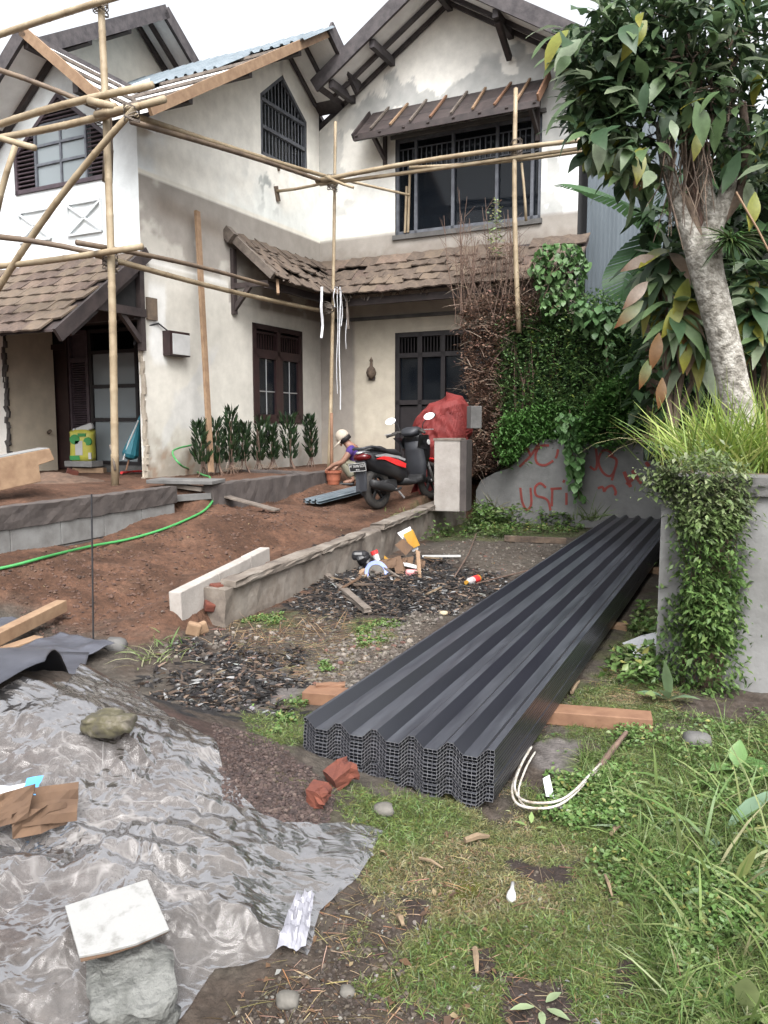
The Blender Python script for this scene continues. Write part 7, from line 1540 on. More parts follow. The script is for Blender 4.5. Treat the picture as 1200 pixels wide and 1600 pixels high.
scatter_lumps('gravel', 2300, [([(460, 1070), (520, 1005), (640, 960), (730, 930), (640, 1015), (530, 1085)], .55), ([(650, 865), (760, 835), (890, 848), (800, 905), (690, 880)], .3), ([(200, 1030), (330, 985), (560, 960), (520, 1000), (300, 1030)], .15)], (.004, .024), [(.12, .105, .09), (.08, .066, .055), (.19, .165, .14), (.11, .055, .042)], [4, 3, 1.5, .4])
scatter_lumps('soil_clods', 2600, [([(-20, 900), (200, 830), (520, 790), (600, 800), (440, 860), (290, 900), (240, 990), (60, 1000)], .75), ([(300, 800), (500, 760), (560, 790), (420, 830)], .25)], (.004, .022), [(.088, .05, .036), (.068, .038, .028), (.11, .07, .052)], [4, 3, 1], .15, .6)
scatter_lumps('sand_grains', 6000, [([(330, 1140), (430, 1165), (525, 1235), (510, 1300), (420, 1300), (350, 1250)], 1)], (.003, .011), [(.055, .036, .031), (.034, .022, .02), (.095, .068, .058)], [4, 3, 1], .2)
scatter_lumps('soil_crumbs', 2600, [([(300, 1630), (450, 1510), (500, 1430), (620, 1400), (640, 1560), (660, 1630)], .6), ([(620, 1350), (1100, 1330), (1200, 1630), (620, 1630)], .4)], (.002, .009), [(.045, .034, .028), (.08, .065, .05), (.18, .17, .15)], [4, 2, .5], .2)
# small dark burnt slivers
pts = np.concatenate([in_px(2600, [(190, 1100), (290, 985), (480, 1000), (470, 1120)]), in_px(5200, [(430, 960), (540, 860), (680, 850), (830, 900), (760, 965), (620, 985)])]); P = ground_pts(pts[:, 0], pts[:, 1]); P = P[RNG.uniform(0, 1, len(P)) < .03 + ground_masks(P[:, 0], P[:, 1])['ash']]; n = len(P)
a = blade_arrays(P + [0, 0, .012], rdir(n, -.1, .5), RNG.uniform(.02, .09, n), RNG.uniform(.003, .010, n), jit((1, 1, 1), n, .2, .05) * pick([(.03, .028, .028), (.10, .075, .06), (.22, .16, .12), (.3, .3, .3)], [4, 2, 1, .5], n), .3); o = np_mesh('burnt_slivers', a[0], a[1], M['dry_foliage'], a[2]); o['kind'] = 'stuff'
pts = np.concatenate([in_px(420, [(560, 1330), (1230, 1200), (1230, 1640), (300, 1640)]), in_px(420, [(330, 960), (640, 960), (500, 1080)]), in_px(300, [(640, 800), (900, 830), (760, 900)]), in_px(260, [(0, 850), (600, 800), (260, 980)])]); P = ground_pts(pts[:, 0], pts[:, 1]); n = len(P); L_ = .010 + .03 * RNG.uniform(0, 1, n) ** 2
a = leaf_arrays(P + [0, 0, .010], rdir(n, -.05, .3), L_, L_ * RNG.uniform(.15, .35, n), jit((1, 1, 1), n, .25, .06) * pick([(.14, .085, .05), (.08, .05, .035), (.22, .17, .10), (.20, .20, .19)], [3, 3, 1.5, .5], n), .6, None, 2, .3, (.1, 1, .03)); o = np_mesh('leaf_litter', a[0], a[1], M['dry_foliage'], a[2]); o['kind'] = 'stuff'
# ---- tufts and larger weeds at the right
def tuft(name, c, n, L, Wd, cols, wts, label, spread=.06, zlo=.35, droop=.9, cat='grass tuft', segs=3, rad=None):
    n = int(n * 1.15); t = plant(name, label, cat, c); P = np.array(c)[None] + np.concatenate([RNG.normal(0, spread, (n, 2)), RNG.uniform(-.02, .01, (n, 1))], 1); D = rdir(n, zlo, 1.0)
    a = blade_arrays(P, D, RNG.uniform(L * .3, L, n), RNG.uniform(Wd * .35, Wd * .8, n), jit((1, 1, 1), n, .18, .06) * pick(cols, wts, n), RNG.uniform(droop * .5, droop * 1.3, n), 3); fol('blades', a, t); return t
GB_ = [(.11, .19, .05), (.17, .24, .075), (.21, .25, .10), (.28, .27, .15)]
tuft('grass_tuft', on(1180, 1330), 70, .46, .008, GB_, [3, 3, 2, .6], 'tall lush grass tuft at the right edge below the grey wall', .12)
tuft('grass_tuft', on(1140, 1500), 60, .34, .007, GB_, [3, 3, 2, .6], 'loose grass tuft near the bottom right corner', .12)
tuft('grass_tuft', on(1075, 1240), 42, .30, .009, GB_, [3, 3, 2, .2], 'bright upright grass tuft in the weeds right of the timber bearer', .06)
tuft('grass_tuft', on(1085, 1360), 26, .30, .008, GB_, [3, 3, 2, .2], 'sprawling grass tuft right of the lawn edge', .08, .15)
tuft('grass_tuft', on(1190, 1240), 40, .42, .006, GB_, [3, 3, 2, .6], 'thin upright grass tuft in front of the grey retaining wall', .1, .6)
tuft('grass_tuft', on(1170, 1590), 40, .30, .006, GB_, [2, 2, 2, 2], 'yellowish grass tuft in the bottom right corner', .1)
tuft('grass_tuft', on(1205, 1420), 60, .44, .009, GB_, [3, 3, 2, .6], 'wide bladed grass tuft halfway up the right edge', .12)
tuft('grass_tuft', on(1150, 1280), 50, .34, .009, GB_, [3, 3, 2, .4], 'bushy grass tuft between the timber bearer and the right edge', .10)
tuft('grass_tuft', on(1110, 1420), 40, .26, .007, GB_, [3, 3, 2, .6], 'short grass tuft right of the square hole in the lawn', .10, .25)
tuft('grass_tuft', on(1040, 1330), 30, .22, .006, GB_, [3, 3, 2, .6], 'low grass tuft at the right border of the lawn', .08, .2)
tuft('dry_grass_tuft', on(1105, 1545), 50, .16, .003, [(.42, .30, .22), (.3, .2, .14)], [2, 1], 'clump of dry brown grass in the bottom right corner', .05, .0, .6, 'dry grass')
tuft('dry_grass_tuft', on(400, 1000), 90, .20, .003, [(.42, .28, .16), (.28, .17, .10)], [2, 1], 'nest of dry brown roots beside the ash patch', .13, -.1, .5, 'dry grass')
tuft('dry_grass_tuft', on(480, 985), 60, .22, .004, [(.36, .24, .14), (.25, .15, .09)], [2, 1], 'scatter of dry straw below the burnt rubbish', .16, -.1, .4, 'dry grass')
tuft('grass_tuft', on(243, 1030), 50, .26, .006, [(.20, .26, .10), (.34, .34, .2)], [2, 1], 'pale grass tuft between the dark sheet and the ash', .07)
tuft('grass_tuft', on(265, 1005), 34, .16, .008, [(.12, .2, .06), (.18, .24, .1)], [2, 1], 'short weed tuft in front of the white blocks', .07)
tuft('grass_tuft', Vector((*(kt(.63) + kn * .18)[:2], zt(.63) + .02)), 90, .16, .006, [(.16, .22, .07), (.24, .26, .1)], [2, 1], 'grass growing on top of the kerb below the motor scooter', .16)
tuft('grass_tuft', Vector((*(kt(.93) + kn * .12)[:2], zt(.93) + .02)), 40, .18, .006, [(.16, .2, .08), (.34, .28, .16)], [2, 1], 'grass and dry stalks at the foot of the pale gate post', .10)
def leafy(name, c, spec, label, cat='weed', cols=None):
    """a few broad leaves, each a part"""
    t = plant(name, label, cat, c); cols = cols or [(.10, .17, .06)]
    for i, (dx, dy, dz, L, wd, dr) in enumerate(spec):
        d = nrm(np.array([[dx, dy, dz]])); a = leaf_arrays(np.array([c]) + d * .02, d, np.array([L]), np.array([wd]), np.array([cols[i % len(cols)]]) * RNG.uniform(.85, 1.15), dr, np.array([[0, 0, 1.]]), 4, .22, (.15, .85, 1.0, .6, .03)); fol('leaf', a, t)
    return t
leafy('broad_weed', on(1150, 1395), [(-.6, -.3, .35, .26, .016, .5), (.1, -.3, .9, .20, .028, .2), (-.9, .3, .25, .24, .014, .4), (.6, .2, .4, .22, .016, .6), (.2, -.8, .2, .18, .026, .7), (-.3, -.8, .1, .16, .02, .5)], 'weed with long lance shaped leaves at the right of the lawn', cols=[(.17, .24, .13), (.24, .27, .10), (.20, .27, .16)])
leafy('broad_weed', on(1130, 1300), [(.6, .1, .55, .26, .038, .3), (-.9, -.1, .2, .26, .018, .4), (-.5, -.7, .2, .22, .016, .4), (.3, -.6, .3, .2, .016, .5)], 'weed with one wide toothed bluish leaf by the timber bearer', cols=[(.16, .24, .16), (.22, .28, .18)])
leafy('broad_weed', on(1010, 1300), [(-.9, .0, .25, .20, .012, .3), (.8, .2, .3, .18, .014, .4), (-.5, -.6, .2, .14, .014, .5)], 'low weed with pale narrow leaves beside the lawn', cols=[(.22, .29, .18)])
leafy('broad_weed', on(1165, 1590), [(-.2, -.4, .8, .22, .03, .3), (.3, -.6, .4, .2, .026, .6), (-.7, -.3, .3, .18, .02, .5)], 'weed with pale oblong leaves in the bottom right corner', cols=[(.26, .31, .14)])
leafy('seedling', on(845, 1575), [(.5, -.5, .2, .07, .012, .3), (-.7, -.2, .2, .07, .012, .3), (.7, .5, .2, .06, .012, .3), (-.1, -.8, .15, .06, .01, .3)], 'small seedling with four pale leaves on the bare soil at the bottom', cols=[(.24, .30, .17)])
leafy('seedling', on(830, 1295), [(.5, -.4, .3, .05, .010, .3), (-.6, .1, .3, .05, .01, .3), (.1, .5, .4, .05, .01, .3)], 'tiny seedling below the bent white strips', cols=[(.2, .28, .1)])
leafy('broad_leaf_herb', on(1150, 1205), [(.5, -.5, .35, .16, .055, .6), (-.6, -.4, .4, .18, .042, .5), (.9, .1, .4, .16, .055, .6), (.2, .3, .8, .12, .04, .4), (-.3, -.8, .2, .14, .045, .7), (.7, -.6, .1, .12, .04, .6)], 'weed with broad heart leaves at the foot of the creeper', cols=[(.10, .20, .06), (.13, .23, .08)])
leafy('broad_leaf_herb', on(1045, 1095), [(-.7, -.3, .5, .18, .03, .5), (-.4, -.6, .7, .2, .03, .5), (.2, -.7, .6, .2, .026, .6), (.5, -.4, .4, .16, .026, .6), (-.9, .1, .5, .16, .03, .5), (-.2, -.3, .95, .26, .03, .3)], 'tall weed with drooping oval leaves beside the creeper wall', cols=[(.13, .20, .12), (.17, .24, .13)])
# ---- creeper over the end of the near wall
cr = plant('creeper', 'thick green creeper covering the end of the near retaining wall', 'creeper', N0 + Vector((.25, 0, 0)))
pts = np.concatenate([in_px(2600, [(1035, 745), (1060, 715), (1120, 700), (1165, 735), (1175, 780), (1155, 830), (1060, 830), (1045, 790)]), in_px(3600, [(1058, 800), (1160, 770), (1158, 930), (1150, 1000), (1075, 1020), (1062, 900)]), in_px(2600, [(1040, 930), (1150, 900), (1160, 1050), (1140, 1120), (1060, 1130), (1030, 1040)]), in_px(420, [(990, 738), (1060, 715), (1070, 770), (1010, 770)])])
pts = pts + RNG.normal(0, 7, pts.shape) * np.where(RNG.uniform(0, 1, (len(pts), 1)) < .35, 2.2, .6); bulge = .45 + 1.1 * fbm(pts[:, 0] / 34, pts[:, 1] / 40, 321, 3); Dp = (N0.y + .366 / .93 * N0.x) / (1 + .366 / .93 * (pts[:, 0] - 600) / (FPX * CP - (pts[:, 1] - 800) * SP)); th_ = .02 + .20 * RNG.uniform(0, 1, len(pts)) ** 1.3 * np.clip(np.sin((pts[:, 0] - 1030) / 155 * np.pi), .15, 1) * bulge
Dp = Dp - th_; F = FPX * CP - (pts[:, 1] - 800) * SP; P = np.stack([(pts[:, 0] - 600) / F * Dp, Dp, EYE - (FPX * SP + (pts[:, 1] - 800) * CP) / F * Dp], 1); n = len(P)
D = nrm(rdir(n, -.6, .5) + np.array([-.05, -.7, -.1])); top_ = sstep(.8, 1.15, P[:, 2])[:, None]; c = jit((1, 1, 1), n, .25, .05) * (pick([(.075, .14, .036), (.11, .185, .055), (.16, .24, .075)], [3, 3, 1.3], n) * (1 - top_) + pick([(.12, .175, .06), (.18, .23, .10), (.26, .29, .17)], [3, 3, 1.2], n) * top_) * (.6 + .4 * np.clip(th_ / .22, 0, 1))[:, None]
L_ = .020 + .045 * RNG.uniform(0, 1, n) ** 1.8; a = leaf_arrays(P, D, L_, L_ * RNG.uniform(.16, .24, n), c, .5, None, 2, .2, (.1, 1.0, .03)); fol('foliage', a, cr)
q = MB()
for k in range(26):
    x0 = RNG.uniform(.14, .36); z0 = RNG.uniform(.9, 1.25); p = N0 + ND * x0 - nn_ * .03; q.tube([p + Vector((0, 0, 0)), p + ND * RNG.normal(0, .02) + Vector((0, -.03, z0 * .4)), p + ND * RNG.normal(0, .03) + Vector((0, -.03, z0 * .75)), p + ND * RNG.normal(0, .03) + Vector((0, -.05, z0))], [.006, .005, .004, .003], 5)
q.build('stem', M['twig'], cr)
# ---- tall bright grass and dry stalks on the raised bed
def bed_tuft(px, py, D, n, L, label, cols, wts, spread, Wd=.010, zlo=.72, droop=.55):
    c = pd(px, py, D); return tuft('tall_grass', c, n, L, Wd, cols, wts, label, spread, zlo, droop, 'tall grass')
YG = [(.20, .30, .05), (.28, .36, .08), (.34, .38, .12), (.15, .24, .05)]
bed_tuft(1130, 745, 5.3, 420, .68, 'bright yellow green tall grass on the raised bed in front of the tree', YG, [3, 3, 2, 2], .16)
bed_tuft(1195, 735, 5.3, 420, .74, 'tall bright grass at the right edge on the raised bed', YG, [3, 3, 2, 2], .18)
bed_tuft(1085, 720, 6.2, 120, .60, 'looser tall grass left of the tree foot', YG, [3, 3, 2, 2], .14, .007)
bed_tuft(1035, 690, 8.0, 46, .85, 'dry straw coloured stalks bending over the scrawled wall', [(.50, .42, .24), (.42, .36, .17)], [1, 1], .12, .006, .35, 1.0)
bed_tuft(880, 640, 12.4, 60, 1.0, 'green grass tuft growing before the middle of the clipped hedge', [(.10, .19, .05), (.15, .24, .08)], [1, 1], .12, .012, .6)
bed_tuft(965, 640, 11.8, 60, 1.1, 'green grass tuft growing before the right end of the clipped hedge', [(.10, .19, .05), (.15, .24, .08)], [1, 1], .14, .012, .6)
bed_tuft(770, 800, 12.3, 36, .5, 'weedy tuft at the crumbled end of the scrawled wall', [(.10, .13, .05), (.2, .18, .08)], [1, 1], .12, .01, .3)
bed_tuft(918, 812, 11.3, 44, .5, 'weedy tuft against the middle of the scrawled wall', [(.11, .16, .06), (.15, .2, .08)], [1, 1], .10, .012, .4)
# ---- clipped hedge, its dry end, undergrowth
def vol_leaves(poly, n, Dfun, depth, Lr, ratio, cols, wts, dirbias=(-.1, -.6, .1), dark=.45, zr=(-.5, .7), strips=False):
    pts = in_px(n, poly); dd = RNG.uniform(0, 1, n) ** 1.4; Dp = Dfun(pts[:, 0]) + depth * dd; F = FPX * CP - (pts[:, 1] - 800) * SP
    P = np.stack([(pts[:, 0] - 600) / F * Dp, Dp, EYE - (FPX * SP + (pts[:, 1] - 800) * CP) / F * Dp], 1); P = P + RNG.normal(0, .02, P.shape) * np.where(RNG.uniform(0, 1, (n, 1)) < .25, 4.0, 1.0)
    D = nrm(rdir(n, *zr) + np.array(dirbias)); c = jit((1, 1, 1), n, .22, .05) * pick(cols, wts, n); L_ = RNG.uniform(*Lr, n)
    if strips: return leaf_arrays(P, D, L_, L_ * ratio, c, .6, None, 2, .2, (.1, 1.0, .03))
    return diamond_arrays(P, D, L_, L_ * ratio, c)
hedgeD = lambda x: 12.55 - (x - 760) * .0035
hg = plant('hedge', 'dark green clipped hedge standing behind the scrawled wall', 'hedge', pd(890, 690, 12.6))
fol('foliage', vol_leaves([(778, 500), (800, 482), (880, 462), (960, 458), (1015, 470), (1035, 690), (800, 700), (770, 640)], 22000, hedgeD, .55, (.035, .075), .28, [(.06, .125, .045), (.10, .185, .06), (.15, .25, .075), (.22, .28, .06)], [4, 4, 2, .3]), hg)
q = MB()
for k in range(60): p = pd(RNG.uniform(790, 1020), 700, hedgeD(900) + RNG.uniform(.42, .55)); q.tube([p, p + Vector((RNG.normal(0, .1), RNG.normal(0, .05), .9)), p + Vector((RNG.normal(0, .2), RNG.normal(0, .08), RNG.uniform(1.6, 1.95)))], [.018, .012, .005], 5)
q.build('stem', M['twig'], hg)
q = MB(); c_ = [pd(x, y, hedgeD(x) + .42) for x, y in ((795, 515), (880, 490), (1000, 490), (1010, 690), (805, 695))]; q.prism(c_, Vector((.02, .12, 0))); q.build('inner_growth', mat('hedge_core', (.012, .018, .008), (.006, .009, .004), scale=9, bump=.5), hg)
dh = plant('dry_hedge', 'dead brown end of the hedge with bare upright twigs beside the dark doors', 'hedge', pd(752, 740, 13.0))
dryD = lambda x: 12.5 - (x - 720) * .003
DRY = [(.15, .085, .06), (.21, .125, .09), (.28, .19, .14), (.09, .055, .042)]
fol('dry_foliage', vol_leaves([(722, 480), (760, 462), (840, 462), (870, 480), (795, 510), (775, 560), (785, 700), (765, 735), (738, 740), (730, 620), (722, 560)], 5200, dryD, .5, (.03, .075), .26, DRY, [3, 3, 1, 2]), dh, M['dry_foliage'])
tw = []; pts = np.concatenate([in_px(1100, [(712, 480), (760, 430), (870, 440), (830, 500), (785, 560), (790, 710), (745, 745), (728, 620)]), in_px(150, [(705, 470), (720, 360), (790, 340), (830, 420), (860, 470)])]); Dp = dryD(pts[:, 0]) + RNG.uniform(-.1, .5, len(pts)); F = FPX * CP - (pts[:, 1] - 800) * SP; P = np.stack([(pts[:, 0] - 600) / F * Dp, Dp, EYE - (FPX * SP + (pts[:, 1] - 800) * CP) / F * Dp], 1); n = len(P)
fol('twig_tangle', blade_arrays(P, rdir(n, -.4, 1), RNG.uniform(.15, .45, n), RNG.uniform(.003, .006, n), jit((1, 1, 1), n, .2, .05) * pick([(.15, .10, .075), (.27, .21, .165), (.1, .07, .055)], [2, 1.4, 1], n), .4), dh, M['dry_foliage'])
q = MB()
for k in range(56):
    x = RNG.uniform(705, 800) if k < 44 else RNG.uniform(800, 850); p = pd(x, RNG.uniform(470, 510), dryD(x) + RNG.uniform(0, .4)); t_ = p + Vector((RNG.normal(.02, .16), RNG.normal(0, .1), RNG.uniform(.4, 1.75) * (1 if x < 800 else .6))); mid = p.lerp(t_, .5) + Vector((RNG.normal(0, .05), 0, 0)); q.tube([p, mid, t_], [.008, .006, .003], 5)
    for j in range(5): b_ = mid.lerp(t_, RNG.uniform(0, .8)); q.tube([b_, b_ + Vector((RNG.normal(0, .12), RNG.normal(0, .06), RNG.uniform(.1, .3)))], [.004, .002], 4)
for x, y0, y1 in ((742, 740, 520), (765, 735, 500), (740, 640, 540), (780, 720, 480)): q.tube([pd(x, y0, 13.0), pd(x + RNG.normal(0, 4), (y0 + y1) / 2, 13.05), pd(x + RNG.normal(0, 6), y1, 13.1)], [.035, .028, .015], 7)
q.build('bare_stem', M['twig'], dh)
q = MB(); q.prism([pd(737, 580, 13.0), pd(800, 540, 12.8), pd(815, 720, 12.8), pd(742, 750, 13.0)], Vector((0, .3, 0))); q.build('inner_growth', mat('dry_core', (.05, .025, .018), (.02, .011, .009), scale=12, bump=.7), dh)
# few green shoots among the dry twigs
sh = plant('shoot', 'thin light green shoot rising above the dry hedge before the window', 'shoot', pd(772, 440, 12.4)); q = MB(); q.tube([pd(772, 440, 12.4), pd(776, 390, 12.4), pd(776, 312, 12.4)], [.008, .006, .003], 5); q.build('stem', M['twig'], sh)
pts = in_px(150, [(768, 400), (760, 350), (772, 308), (782, 312), (788, 360), (784, 400)]); F = FPX * CP - (pts[:, 1] - 800) * SP; P = np.stack([(pts[:, 0] - 600) / F * 12.4, np.full(150, 12.4), EYE - (FPX * SP + (pts[:, 1] - 800) * CP) / F * 12.4], 1); fol('leaves', diamond_arrays(P, rdir(150, -.5, .7), np.full(150, .06), np.full(150, .016), jit((.22, .25, .12), 150)), sh)
ub = plant('undergrowth_bush', 'bright green leafy bush spilling over the left part of the scrawled wall', 'bush', pd(830, 690, 12.2))
fol('foliage', vol_leaves([(772, 690), (785, 650), (830, 635), (880, 625), (905, 650), (890, 688), (830, 690), (805, 722), (785, 725)], 5200, lambda x: 12.15 + 0 * x, .5, (.05, .10), .2, [(.06, .15, .03), (.09, .20, .05), (.12, .24, .07)], [3, 3, 1], (0, -.5, -.2), strips=True), ub)
q = MB()
for k in range(20): p = pd(RNG.uniform(790, 890), 695, 12.5); q.tube([p, p + Vector((RNG.normal(0, .15), -.15, .35))], [.008, .004], 5)
q.build('stem', M['twig'], ub)
uc = plant('undergrowth_bush', 'mid green clover leaved bush spilling over the right part of the scrawled wall', 'bush', pd(960, 690, 11.6))
fol('foliage', vol_leaves([(900, 690), (905, 650), (940, 600), (990, 575), (1040, 580), (1045, 640), (1010, 680), (960, 700)], 5600, lambda x: 11.55 + 0 * x, .5, (.045, .085), .36, [(.06, .15, .035), (.09, .20, .05), (.13, .25, .07)], [3, 3, 1], (0, -.5, .1), strips=True), uc)
q = MB()
for k in range(20): p = pd(RNG.uniform(910, 1030), 690, 11.9); q.tube([p, p + Vector((RNG.normal(0, .15), -.1, .6))], [.008, .004], 5)
q.build('stem', M['twig'], uc)
# ---- climbing vines with heart shaped leaves
def heart_vine(name, label, poly, n, D0_, Lr, cols, wts, stem, sag=.9):
    t = plant(name, label, 'vine', pd(*stem[0], D0_)); pts = in_px(n, poly); Dp = D0_ + RNG.uniform(-.12, .18, n); F = FPX * CP - (pts[:, 1] - 800) * SP; P = np.stack([(pts[:, 0] - 600) / F * Dp, Dp, EYE - (FPX * SP + (pts[:, 1] - 800) * CP) / F * Dp], 1)
    D = nrm(rdir(n, -.8, .1) + np.array([0, -.5, -.3])); L_ = RNG.uniform(*Lr, n); a = leaf_arrays(P, D, L_, L_ * .40, jit((1, 1, 1), n, .18, .05) * pick(cols, wts, n), sag, None, 3, .15, (.45, 1.0, .75, .03)); fol('foliage', a, t)
    q = MB(); q.tube(smooth_path([pd(x, y, D0_ + .05) for x, y in stem]), .008, 5); q.build('stem', M['twig'], t); return t
heart_vine('climbing_vine', 'green vine climbing over the corner of the tiled eave', [(825, 410), (850, 378), (905, 380), (920, 410), (910, 450), (880, 470), (855, 500), (835, 440)], 520, 12.1, (.07, .13), [(.07, .145, .045), (.11, .20, .075), (.16, .25, .12)], [3, 3, 1.2], [(900, 520), (880, 460), (870, 400), (840, 405)])
heart_vine('climbing_vine', 'vine with large pale heart leaves trailing over the top of the hedge', [(890, 470), (930, 465), (985, 490), (990, 520), (960, 535), (930, 530), (900, 505)], 210, 11.9, (.10, .18), [(.085, .17, .065), (.12, .21, .09)], [1, 1], [(900, 480), (940, 490), (975, 510)])
heart_vine('climbing_vine', 'thin vine hanging down the front of the hedge', [(940, 530), (958, 530), (955, 580), (942, 580)], 40, 11.8, (.07, .12), [(.085, .17, .065), (.12, .21, .09)], [1, 1], [(945, 500), (948, 550), (950, 590)])
heart_vine('climbing_vine', 'vine hanging down the middle of the scrawled wall', [(872, 640), (905, 650), (912, 700), (905, 760), (918, 780), (900, 785), (888, 740), (875, 690)], 230, 11.75, (.08, .15), [(.10, .21, .07), (.14, .26, .10)], [1, 1], [(890, 640), (893, 700), (905, 780)])
# ---- columnar shrubs in the planting strip
def box_shrub(c, h, r, label, i):
    t = plant('dwarf_shrub', label, 'shrub', c, 'dark shrubs planted under the side window'); rs = np.random.default_rng(40 + i)
    lx, ly = rs.normal(0, .05), rs.normal(0, .05); hp_ = rs.uniform(.55, .95); nr = int(h / .06) + 4; P, D, L = [], [], []
    for k in range(nr):
        z = .16 + (h - .16) * k / nr; rr = r * rs.uniform(.75, 1.25) * (.45 + .55 * math.sin(min(1, k / nr * 1.25 + .2) * math.pi * hp_))
        for j in range(17): a_ = rs.uniform(0, 6.28); ph = rs.uniform(.1, .8); P.append((c[0] + lx * k / nr + rr * .35 * math.cos(a_), c[1] + rr * .35 * math.sin(a_), c[2] + z)); D.append((math.cos(a_) * ph, math.sin(a_) * ph, .75)); L.append(rs.uniform(.08, .14))
    n = len(P); fol('foliage', leaf_arrays(np.array(P), np.array(D), np.array(L), np.array(L) * .13, jit((.022, .042, .018), n, .3), -.1, None, 2, .3, (.6, 1, .03)), t)
    q = MB()
    for k in range(7): a_ = rs.uniform(0, 6.28); q.tube([Vector(c) + Vector((.10 * math.cos(a_), .10 * math.sin(a_), -.02)), Vector(c) + Vector((.03 * math.cos(a_), .03 * math.sin(a_), .12)), Vector(c) + Vector((.02 * math.cos(a_), .02 * math.sin(a_), h * .8))], [.006, .008, .005], 5)
    q.build('stem', M['twig'], t)
for i, (px, py, h, r, lab) in enumerate(((317, 737, .62, .13, 'dark shrub just left of the leaning timber stud'), (341, 735, .66, .13, 'dark shrub just right of the leaning timber stud'), (361, 732, .80, .13, 'tallest dark shrub of the row under the side window'), (381, 731, .62, .11, 'dark shrub between the tallest one and the window'),
                                         (404, 729, .68, .12, 'dark shrub under the left edge of the side window'), (427, 728, .58, .11, 'lower dark shrub under the middle of the side window'), (453, 727, .74, .16, 'widest dark shrub under the right edge of the side window'), (487, 725, .72, .12, 'dark shrub standing alone beside the corner upright'))):
    p = hw(ha(px, py, .45)); box_shrub((p.x, p.y, HO.z), h * 1.2, r * 2.0, lab, i)
tuft('dry_grass_tuft', hw(ha(362, 733, .7)), 50, .22, .004, [(.30, .22, .16), (.2, .14, .1)], [1, 1], 'dry grey roots at the foot of the tallest dark shrub', .09, -.1, .4, 'dry grass')
tuft('dry_grass_tuft', hw(ha(420, 730, .7)), 50, .18, .004, [(.30, .22, .16), (.2, .14, .1)], [1, 1], 'dry stalks below the middle of the side window', .11, -.1, .4, 'dry grass')
# ---- the tree with its epiphytes
TD = 7.0
def tp_(px, py, d=0.0): return pd(px, py, TD + d)
tree = plant('tree', 'pale barked tree overgrown with large leaved epiphytes on the raised bed', 'tree', tp_(1172, 712))
def limb(pts, r, name, m=None, n=12):
    q = MB(); P = smooth_path([tp_(*p) for p in pts], 5); rr = np.interp(np.linspace(0, 1, len(P)), np.linspace(0, 1, len(r)), r) * (1 + .10 * (np.array([vnoise(i * .5, 3.3, 5) for i in range(len(P))]) - .5)); q.tube(P, list(rr), n); return q.build(name, m or M['bark'], tree, smooth=True)
limb([(1178, 730), (1150, 620), (1128, 520), (1108, 440), (1098, 395)], [.17, .140, .128, .13, .145], 'trunk')
limb([(1100, 420), (1082, 375), (1066, 340), (1050, 290), (1038, 240), (1032, 190)], [.12, .085, .065, .055, .05, .04], 'limb'); limb([(1104, 415), (1112, 360), (1132, 310), (1142, 265), (1135, 200)], [.13, .10, .07, .055, .04], 'limb')
limb([(1102, 420), (1085, 360), (1075, 320), (1052, 300)], [.09, .055, .05, .04], 'limb', M['bark_brown']); limb([(1112, 350), (1104, 300), (1096, 250), (1085, 200), (1070, 120)], [.07, .06, .055, .045, .03], 'limb'); limb([(1120, 350), (1155, 300), (1166, 240), (1160, 160)], [.06, .05, .04, .03], 'limb', M['bark_brown'])
limb([(1096, 395, .05), (1088, 330, .05), (1080, 250, .1), (1060, 180, .1)], [.04, .06, .07, .05], 'root_mass', mat('fibre_roots', (.13, .075, .055), (.04, .025, .02), scale=14, bump=1.0, stretch=(3, 3, .5)))
LM = {}
def leaf_obj(parent, p, d, up, L, ratio, kind, droop, name='leaf'):
    key = (kind, droop, ratio)
    if key not in LM:
        colr = LEAFC[kind]; a = leaf_arrays(np.zeros((1, 3)), np.array([[0, 1., 0]]), np.array([1.]), np.array([ratio]), np.array([colr[0]]), 0.0, np.array([[0, 0, 1.]]), 6, .16, (.10, .62, .95, 1.0, .82, .45, .02), np.array([colr[1]]))
        V = a[0].copy(); t = V[:, 1]; V[:, 2] -= droop * .5 * t * t; V[:, 2] += .02 * np.sin(t * 9) * np.sign(V[:, 0]); V[:, 1] = t * (1 - .12 * droop * t)
        me_o = np_mesh('leaf', V, a[1], M['foliage'], a[2]); LM[key] = me_o.data; bpy.data.objects.remove(me_o)
    y = Vector(d).normalized(); x = y.cross(Vector(up)).normalized(); z = x.cross(y); o = bpy.data.objects.new(name, LM[key]); COL.objects.link(o); o.parent = parent
    o.matrix_local = Matrix.Translation(Vector(p) - parent.location) @ Matrix((x * L, y * L, z * L)).transposed().to_4x4(); return o
LEAFC = dict(dark=((.042, .08, .04), (.048, .086, .04)), mid=((.085, .138, .06), (.098, .148, .066)), pale=((.16, .205, .13), (.18, .215, .135)), yellow=((.17, .19, .035), (.22, .20, .035)), brown=((.15, .085, .035), (.13, .055, .022)), dry=((.24, .19, .15), (.17, .10, .06)), rust=((.08, .11, .035), (.16, .055, .025)))
rs = np.random.default_rng(77)
CB = [(1060, 60, 120, 60), (975, 95, 85, 42), (1140, 150, 95, 40), (950, 160, 60, 24), (1160, 40, 90, 40), (1010, 30, 80, 36), (1180, 240, 60, 22), (960, 45, 60, 14), (915, 120, 45, 26), (925, 180, 45, 22), (965, 235, 45, 22), (1000, 270, 35, 12), (895, 70, 40, 16), (1090, 170, 70, 22), (1010, 190, 70, 14)]
